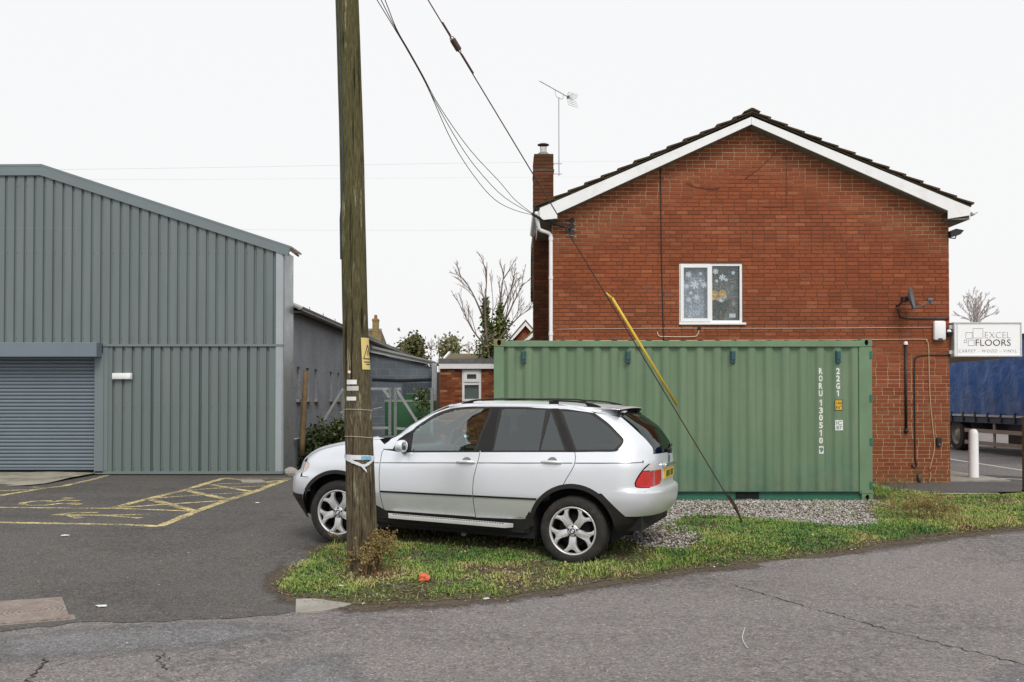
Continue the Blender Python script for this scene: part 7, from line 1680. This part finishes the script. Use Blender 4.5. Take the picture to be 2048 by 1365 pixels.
# creeper on the gate and tank
cr = thing('creeper', 'leafy creeper climbing over the green tank by the gate', 'plant', (*at(845, 850, 26.8)[:2], gz(26.8))); C_ = [at(rg.uniform(838, 866), rg.uniform(785, 806), 26.9) for _ in range(14)] + [at(rg.uniform(842, 850), rg.uniform(800, 850), 26.9) for _ in range(6)]; leaves(C_, [.10] * len(C_), .05, 240, 'crown', leafmat('creeper_leaf', [(0, (.03, .06, .015)), (1, (.13, .17, .05))]), cr, cr.location, seed=9)
b = HB(cr.location); b.tube([at(842, 860, 26.9), at(846, 830, 26.9), at(843, 800, 26.9), at(852, 790, 26.9)], .01, 4); b.build('stem', M_bark, cr)

# ================================================================== VERGE
left_b = [(548, 1172), (562, 1150), (590, 1124), (620, 1103), (655, 1088), (690, 1078)]
VP = [G(*p) for p in EDGE_FRONT] + [(EDGE_FRONT and G(2300, 985)[0] + .5, G(2300, 985)[1]), G(2048, 990), G(1960, 995), G(1850, 990), G(1800, 984), G(1756, 972), (5.6, 18.9), (.9, 18.95), (-.28, 18.9)] + [G(990, 985), G(900, 1020), G(760, 1068)] + [G(*p) for p in reversed(left_b)][:-1]
GVs = [[(1325, 1000), (1500, 996), (1700, 998), (1735, 1010), (1745, 1035), (1760, 1050), (1742, 1062), (1690, 1068), (1600, 1060), (1530, 1052), (1470, 1046), (1400, 1042), (1360, 1045), (1335, 1060), (1395, 1082), (1405, 1098), (1370, 1112), (1300, 1108), (1232, 1092), (1200, 1070), (1150, 1040), (1200, 1010)]]
GV = [[G(*p) for p in q] for q in GVs]
def vnoise(x, y, sc, seed):
    r_ = np.random.default_rng(seed); g_ = r_.random((64, 64)); u = np.asarray(x) * sc; v = np.asarray(y) * sc; i = np.floor(u).astype(int); j = np.floor(v).astype(int); fu = u - i; fv = v - j; fu = fu * fu * (3 - 2 * fu); fv = fv * fv * (3 - 2 * fv)
    g = lambda a, b_: g_[a % 64, b_ % 64]; return (g(i, j) * (1 - fu) + g(i + 1, j) * fu) * (1 - fv) + (g(i, j + 1) * (1 - fu) + g(i + 1, j + 1) * fu) * fv
def vh(x, y):
    x = np.asarray(x, float); y = np.asarray(y, float); d = polydist(x, y, VP); s = np.clip(d / .45, 0, 1); ingv = np.zeros(x.shape)
    for g_ in GV: ingv = np.maximum(ingv, inpoly(x, y, g_) * np.clip(polydist(x, y, g_) / .2, 0, 1))
    gzv = np.interp(y, [0, 5, 7.5, 9, 10.63, 11.55, 13, 16, 19, 21, 60], [-.15, -.145, -.135, -.12, -.088, .0, .022, .06, .10, .11, .12])
    # the wheels press tracks into the turf, the container stands on the level
    flat = np.zeros(x.shape)
    h = s * (.045 + .03 * vnoise(x, y, 1.1, 4) + .012 * vnoise(x, y, 5, 5)) * (1 - .55 * ingv)
    for c in (cworld(3.648, .80, 0), cworld(3.648, -.80, 0), cworld(.828, .8, 0), cworld(.828, -.8, 0)): h = h - np.exp(-(((x - c.x) ** 2 + (y - c.y) ** 2) / .09)) * (h + .0)
    cont = np.clip((y - 15.3) / .5, 0, 1) * np.clip((19.0 - y) / .4, 0, 1) * np.clip((6.3 - x) / .5, 0, 1); h = h * (1 - .9 * cont)
    return gzv + h
VPd = []
for i in range(len(VP)):
    a, c = np.array(VP[i]), np.array(VP[(i + 1) % len(VP)]); k = max(1, int(np.linalg.norm(c - a) / .11))
    for j in range(k):
        q = a + (c - a) * j / k; nn = np.array([-(c - a)[1], (c - a)[0]]) / (np.linalg.norm(c - a) + 1e-9); VPd.append(tuple(q + nn * (.13 * (float(vnoise(q[0], q[1], 2.3, 71)) - .45) + .06 * (float(vnoise(q[0], q[1], 9, 72)) - .5))))
VP0 = VP; VP = VPd
vo, fo, _ = cdt(VP, .16)
V_ = np.array([(v.x, v.y) for v in vo]); Zv = vh(V_[:, 0], V_[:, 1]) + .010
verge = mesh_obj('verge', np.column_stack([V_, Zv]).tolist(), [tuple(f) for f in fo], M_soil, None, True); recalc_up(verge); tag(verge, kind='structure')
# ---- grass blades and flat weeds
def scatter(n_, x0, x1, y0, y1, poly, seed):
    r_ = np.random.default_rng(seed); out = []; got = 0
    while got < n_:
        x = r_.uniform(x0, x1, n_ * 2); u = r_.random(n_ * 2); y = y0 * (y1 / y0) ** u; k = inpoly(x, y, poly); out.append(np.column_stack([x[k], y[k]])); got += k.sum()
    return np.concatenate(out)[:n_]
bx = [p[0] for p in VP]; by = [p[1] for p in VP]
def density(p):
    d = polydist(p[:, 0], p[:, 1], VP); n1 = vnoise(p[:, 0], p[:, 1], .9, 1); n2 = vnoise(p[:, 0], p[:, 1], 3.2, 2); n3 = vnoise(p[:, 0], p[:, 1], 7.5, 3); f = np.clip(.5 + 1.5 * (n1 - .42) + .9 * (n2 - .5) + .5 * (n3 - .5), .05, 1) * np.clip((d - .10 * n2 * n3 * 2) / .10, 0.04, 1)
    for g_ in GV: f = np.where(inpoly(p[:, 0], p[:, 1], g_), np.where(polydist(p[:, 0], p[:, 1], g_) < .25 * n2, .35 * (n3 > .5), .10 * (n2 > .62)), f)
    for s in (1, -1):    # bare ground below the car
        a = cworld(.6, .75, 0); 
    rel_x = (p[:, 0] - cPf.x) * cu.x + (p[:, 1] - cPf.y) * cu.y + .828; rel_y = (p[:, 0] - cPf.x) * cn.x + (p[:, 1] - cPf.y) * cn.y + .905
    under = (rel_x > .3) & (rel_x < 4.4) & (abs(rel_y) < .86); f = np.where(under, f * .12, f)
    f = np.where((p[:, 1] > 15.7) & (p[:, 1] < 18.6) & (p[:, 0] < 5.95), 0, f)
    pd = np.hypot(p[:, 0] - pl.location.x, p[:, 1] - pl.location.y); f = np.where(pd < .17, 0, f); f = np.where((pd < .55) & (p[:, 1] < pl.location.y + .2), f * .45, f)
    return f
def tintf(p, r_):
    n1 = vnoise(p[:, 0], p[:, 1], 1.2, 21); n2 = vnoise(p[:, 0], p[:, 1], 4.5, 22); t_ = .36 + .85 * (n1 - .5) + .5 * (n2 - .5) + r_.normal(0, .06, len(p))
    pd = np.hypot(p[:, 0] - pl.location.x - .15, p[:, 1] - pl.location.y + .25); t_ = t_ + .6 * np.exp(-pd ** 2 / .16)
    t_ = np.where(r_.random(len(p)) < .05, r_.uniform(.8, 1, len(p)), t_); return np.clip(t_, 0, 1)
def tintmat(name, stops, rough=.7):
    t = NT(name); a = t.n('ShaderNodeAttribute', attribute_name='tint'); c = t.ramp(a.outputs['Fac'], stops); t.bsdf(c, rough, 0, spec=.2); return t.m
M_grass = tintmat('verge_grass', [(0, (.085, .185, .05)), (.2, (.14, .25, .058)), (.4, (.235, .325, .08)), (.58, (.33, .345, .115)), (.74, (.40, .345, .165)), (.88, (.28, .19, .095)), (1, (.16, .095, .055))])
rgn = np.random.default_rng(33)
p = scatter(460000, min(bx), 9.2, min(by), max(by), VP, 31); p = p[rgn.random(len(p)) < density(p)][:260000]
n_ = len(p); ln = rgn.uniform(.022, .055, n_) * (1 + 1.0 * (rgn.random(n_) < .05)) * (.55 + 1.0 * vnoise(p[:, 0], p[:, 1], 2.2, 40)); ang = rgn.uniform(0, 2 * np.pi, n_); lean = np.clip(rgn.normal(1.08, .30, n_), .1, 1.45); wdt = rgn.uniform(.0022, .0048, n_)
dx, dy = np.cos(ang), np.sin(ang); b0 = np.column_stack([p, vh(p[:, 0], p[:, 1]) + .004]); hx = ln * np.sin(lean); hz_ = ln * np.cos(lean) + .006
s1 = np.column_stack([-dy * wdt, dx * wdt, np.zeros(n_)]); mid = b0 + np.column_stack([dx * hx * .45, dy * hx * .45, hz_ * .75]); tip = b0 + np.column_stack([dx * hx, dy * hx, hz_ * rgn.uniform(.7, 1.05, n_)])
Vg = np.stack([b0 - s1, b0 + s1, mid + s1 * .8, mid - s1 * .8, tip], 1).reshape(-1, 3); k = np.arange(n_)[:, None] * 5; Fg = np.concatenate([k + np.array([[0, 1, 2]]), k + np.array([[0, 2, 3]]), k + np.array([[3, 2, 4]])]); tn = tintf(p, rgn)
grass = bigmesh('verge_grass', Vg, Fg, M_grass, attr=np.repeat(tn, 5)); tag(grass, 'short rough grass and moss on the verge', 'grass', kind='stuff')
# broad leaves: dandelion, clover, moss cushions
p = scatter(110000, min(bx), 9.2, min(by), max(by), VP, 41); p = p[rgn.random(len(p)) < density(p) * .7][:52000]; n_ = len(p)
ang = rgn.uniform(0, 2 * np.pi, n_); L_ = rgn.uniform(.010, .030, n_); W_ = L_ * rgn.uniform(.3, .6, n_); tilt = rgn.uniform(-.1, .8, n_); c0 = np.column_stack([p, vh(p[:, 0], p[:, 1]) + rgn.uniform(.004, .022, n_)]); d_ = np.column_stack([np.cos(ang) * np.cos(tilt), np.sin(ang) * np.cos(tilt), np.sin(tilt)]); e_ = np.column_stack([-np.sin(ang), np.cos(ang), rgn.uniform(-.3, .3, n_)])
Vl = np.stack([c0, c0 + d_ * L_[:, None] * .6 + e_ * W_[:, None], c0 + d_ * L_[:, None] * 1.4, c0 + d_ * L_[:, None] * .6 - e_ * W_[:, None]], 1).reshape(-1, 3); tn = np.clip(tintf(p, rgn) - .12, 0, 1)
weeds = bigmesh('verge_weeds', Vl, np.arange(n_ * 4).reshape(-1, 4), M_grass, attr=np.repeat(tn, 4)); tag(weeds, 'small broad-leaved weeds and clover among the grass', 'weeds', kind='stuff')
# dead leaves and crumbs, also on the road edge
p1 = scatter(9000, min(bx), 9.2, min(by), max(by), VP, 51); r5 = np.random.default_rng(52); epx = r5.uniform(560, 2048, 700); epy = np.interp(epx, [a for a, _ in EDGE_FRONT], [c for _, c in EDGE_FRONT]) + np.abs(r5.normal(0, 11, 700)); p2 = np.array([G(a, c) for a, c in zip(epx, epy)])
lpx = r5.uniform(0, 640, 420); lpy = r5.uniform(960, 1240, 420); p3 = np.array([G(a, c) for a, c in zip(lpx, lpy)]); p4 = np.array([G(a, c) for a, c in zip(r5.uniform(0, 2048, 260), r5.uniform(1200, 1365, 260))])
p = np.concatenate([p1, p2, p3, p4]); n_ = len(p); inside = inpoly(p[:, 0], p[:, 1], VP); zb_ = np.where(inside, vh(p[:, 0], p[:, 1]) + .015, np.interp(p[:, 1], [0, 5, 7.5, 9, 10.63, 11.55, 13, 16, 19, 21, 60], [-.15, -.145, -.135, -.12, -.088, .0, .022, .06, .10, .11, .12]) + .012)
ang = rgn.uniform(0, 6.28, n_); L_ = np.where(inside, rgn.uniform(.010, .024, n_), rgn.uniform(.004, .012, n_)); d_ = np.column_stack([np.cos(ang), np.sin(ang), rgn.uniform(-.25, .35, n_)]); e_ = np.column_stack([-np.sin(ang), np.cos(ang), rgn.uniform(-.3, .3, n_)]); c0 = np.column_stack([p, zb_])
Vl = np.stack([c0 - d_ * L_[:, None], c0 + e_ * L_[:, None] * .6, c0 + d_ * L_[:, None], c0 - e_ * L_[:, None] * .6], 1).reshape(-1, 3)
lit = bigmesh('leaf_litter', Vl, np.arange(n_ * 4).reshape(-1, 4), tintmat('dead_leaf', [(0, (.06, .035, .018)), (.4, (.14, .075, .035)), (.7, (.24, .15, .07)), (.85, (.38, .33, .26)), (1, (.55, .53, .48))], .8), attr=np.repeat(rgn.random(n_), 4)); tag(lit, 'dead leaves and crumbs scattered over verge and road edge', 'leaves', kind='stuff')
# gravel
pts = []
for g_ in GV: gx = [a for a, _ in g_]; gy_ = [c for _, c in g_]; pts.append(scatter(11500, min(gx), max(gx), min(gy_), max(gy_), g_, 61))
p = np.concatenate(pts); jit = np.random.default_rng(62); p = p + jit.normal(0, .09, p.shape); n_ = len(p); S_ = jit.uniform(.009, .026, n_); th = jit.uniform(0, 6.28, n_); oct_ = np.array([(1, 0, 0), (0, 1, 0), (-1, 0, 0), (0, -1, 0), (0, 0, .75), (0, 0, -.6)], float)
vv = oct_[None] * (1 + jit.normal(0, .22, (n_, 6, 1))) * S_[:, None, None] * np.stack([jit.uniform(.8, 1.35, n_), jit.uniform(.6, 1.0, n_), jit.uniform(.6, 1.0, n_)], 1)[:, None]; ca, sa = np.cos(th)[:, None], np.sin(th)[:, None]; vx = vv[..., 0] * ca - vv[..., 1] * sa; vy = vv[..., 0] * sa + vv[..., 1] * ca
c0 = np.column_stack([p, vh(p[:, 0], p[:, 1]) + .010 + S_ * .35]); Vs = np.stack([vx, vy, vv[..., 2]], -1) + c0[:, None]; Vs = Vs.reshape(-1, 3); fcs = np.array([(0, 1, 4), (1, 2, 4), (2, 3, 4), (3, 0, 4), (1, 0, 5), (2, 1, 5), (3, 2, 5), (0, 3, 5)]); Fs = (np.arange(n_)[:, None, None] * 6 + fcs[None]).reshape(-1, 3)
tg = np.clip(jit.normal(.5, .24, n_), 0, 1); gravel = bigmesh('gravel', Vs, Fs, tintmat('gravel_stone', [(0, (.13, .10, .08)), (.3, (.25, .22, .20)), (.6, (.38, .355, .34)), (.85, (.49, .47, .455)), (1, (.62, .60, .585))], .85), attr=np.repeat(tg, 6)); tag(gravel, 'grey and white gravel in front of the container', 'gravel', kind='stuff')

# ---- dry weeds
M_dry = tintmat('dry_weed', [(0, (.10, .055, .025)), (.4, (.20, .125, .05)), (.65, (.28, .21, .08)), (1, (.17, .21, .06))], .85)
def dry_weed(label, base, n_st, hgt, rad, seed, lean=(0, 0), nl=26):
    r2 = random.Random(seed); o = thing('dry_weed', label, 'weed', base); st = MB(); LV, LT = [], []
    for _ in range(n_st):
        x, y = r2.gauss(0, rad), r2.gauss(0, rad * .6); h = hgt * r2.uniform(.45, 1.1); p0 = Vector((x, y, .01)); p2 = p0 + Vector((lean[0] * h + r2.gauss(0, .10), lean[1] * h + r2.gauss(0, .08), h)); p1 = p0.lerp(p2, .5) + Vector((r2.gauss(0, .03), r2.gauss(0, .03), .03)); P = [Vector(q) for q in catmull([tuple(p0), tuple(p1), tuple(p2)], 4)]; st.tube(P, [.0028 * (1 - .6 * i / len(P)) for i in range(len(P))], 3, cap=False)
        for k in range(nl):
            u = r2.uniform(.35, 1) ** .8; f = u * (len(P) - 1); i = min(int(f), len(P) - 2); q = P[i].lerp(P[i + 1], f - i) + Vector((r2.gauss(0, .018), r2.gauss(0, .018), r2.gauss(0, .015))); a = Vector((r2.gauss(0, 1), r2.gauss(0, 1), r2.gauss(0, 1))).normalized(); e = a.orthogonal().normalized(); s = r2.uniform(.006, .015); LV += [q - a * s, q + e * s * .7, q + a * s, q - e * s * .7]; LT += [r2.random()] * 4
    st.build('stem', simple('dry_stem', (.17, .11, .05), .9) if 'dry_stem' not in bpy.data.materials else bpy.data.materials['dry_stem'], o, fix=False)['kind'] = 'stuff'; V_ = np.array([tuple(v) for v in LV]); lo = bigmesh('seed_heads', V_, np.arange(len(V_)).reshape(-1, 4), M_dry, o, attr=LT); tag(lo, kind='stuff'); return o
def onv(px, py): p = gnd(px, py); return Vector((p.x, p.y, float(vh(p.x, p.y))))
dry_weed('brown dead weed clump leaning against the foot of the pole', onv(752, 1160), 50, .42, .095, 1, (.12, 0), 34); dry_weed('thin brown dead weed growing in front of the pole', onv(724, 1166), 26, .36, .12, 2, (.02, 0), 28); dry_weed('small dead weed beside the front wheel', onv(690, 1120), 6, .30, .04, 3, (0, 0), 16)
dry_weed('low tangled brown weed clump on the grass right of the gravel', onv(1850, 1050), 90, .32, .22, 4, (0, 0), 30)
for k, (px, py) in enumerate(((1765, 978), (1800, 980))): dry_weed(['short weed tuft at the foot of the container corner', 'short weed tuft in the middle of the gable foot'][k], onv(px, py), 12, .16, .07, 6 + k, (0, 0), 14)

# ---- litter, canes, string
def crumple(name, label, cat, px, py, r_, col, seed, group=None, flat=.5):
    r2 = random.Random(seed); bm = bmesh.new(); bmesh.ops.create_icosphere(bm, subdivisions=2, radius=r_)
    for v in bm.verts: v.co = Vector((v.co.x * 1.15, v.co.y * .9, v.co.z * flat)) * r2.uniform(.62, 1.25)
    b = MB(); bm.verts.index_update(); b.add([v.co[:] for v in bm.verts], [tuple(v.index for v in f.verts) for f in bm.faces]); bm.free(); p = gnd(px, py); ins = bool(inpoly([p.x], [p.y], VP)[0]); z = float(vh(p.x, p.y)) + .02 if ins else p.z + .008
    o = b.build(name, simple(name + '_%d' % seed, col, .6, amt=.2, scale=30), loc=(p.x, p.y, z + r_ * flat * .6)); return tag(o, label, cat, group)
crumple('crumpled_wrapper', 'crumpled orange wrapper in the grass right of the pole', 'litter', 847, 1181, .048, (.62, .12, .05), 1, flat=.85)
for k, (px, py, r_, lab) in enumerate([(130, 1073, .045, 'flat white scrap of paper on the asphalt near the yellow arrow'), (515, 1007, .035, 'white paper scrap on the asphalt between yellow hatching and car'), (203, 1215, .045, 'white scrap on the asphalt beside the patterned metal cover'), (928, 1086, .028, 'white paper scrap standing in the grass below the car sill'), (684, 1186, .03, 'white scrap on the soil left of the pole foot'), (974, 1200, .03, 'pale scrap at the grass edge near the orange wrapper')]): crumple('paper_scrap', lab, 'litter', px, py, r_, (.66, .68, .68), 10 + k, flat=.18 if k != 3 else 1.3)
def cane(label, a, c, r_=.009):
    P = [onv(*a), onv(*c)]; P = [v + Vector((0, 0, .05)) for v in P]; cable('cane', label, P, r_, simple('pale_cane', (.42, .36, .24), .8) if 'pale_cane' not in bpy.data.materials else bpy.data.materials['pale_cane'], 'stick', dense=0)
cane('pale stick lying in the grass by the container corner', (1738, 1018), (1796, 1031)); cane('long pale cane lying along the edge of the forecourt grass', (1868, 1002), (1996, 996))
pp = [gnd(*q) for q in [(1490, 1258), (1486, 1270), (1485, 1280), (1489, 1290), (1495, 1298)]]; cable('string', 'thin white curved string lying on the road', [v + Vector((0, 0, .008)) for v in pp], .003, simple('string_white', (.6, .62, .58), .7), 'string')
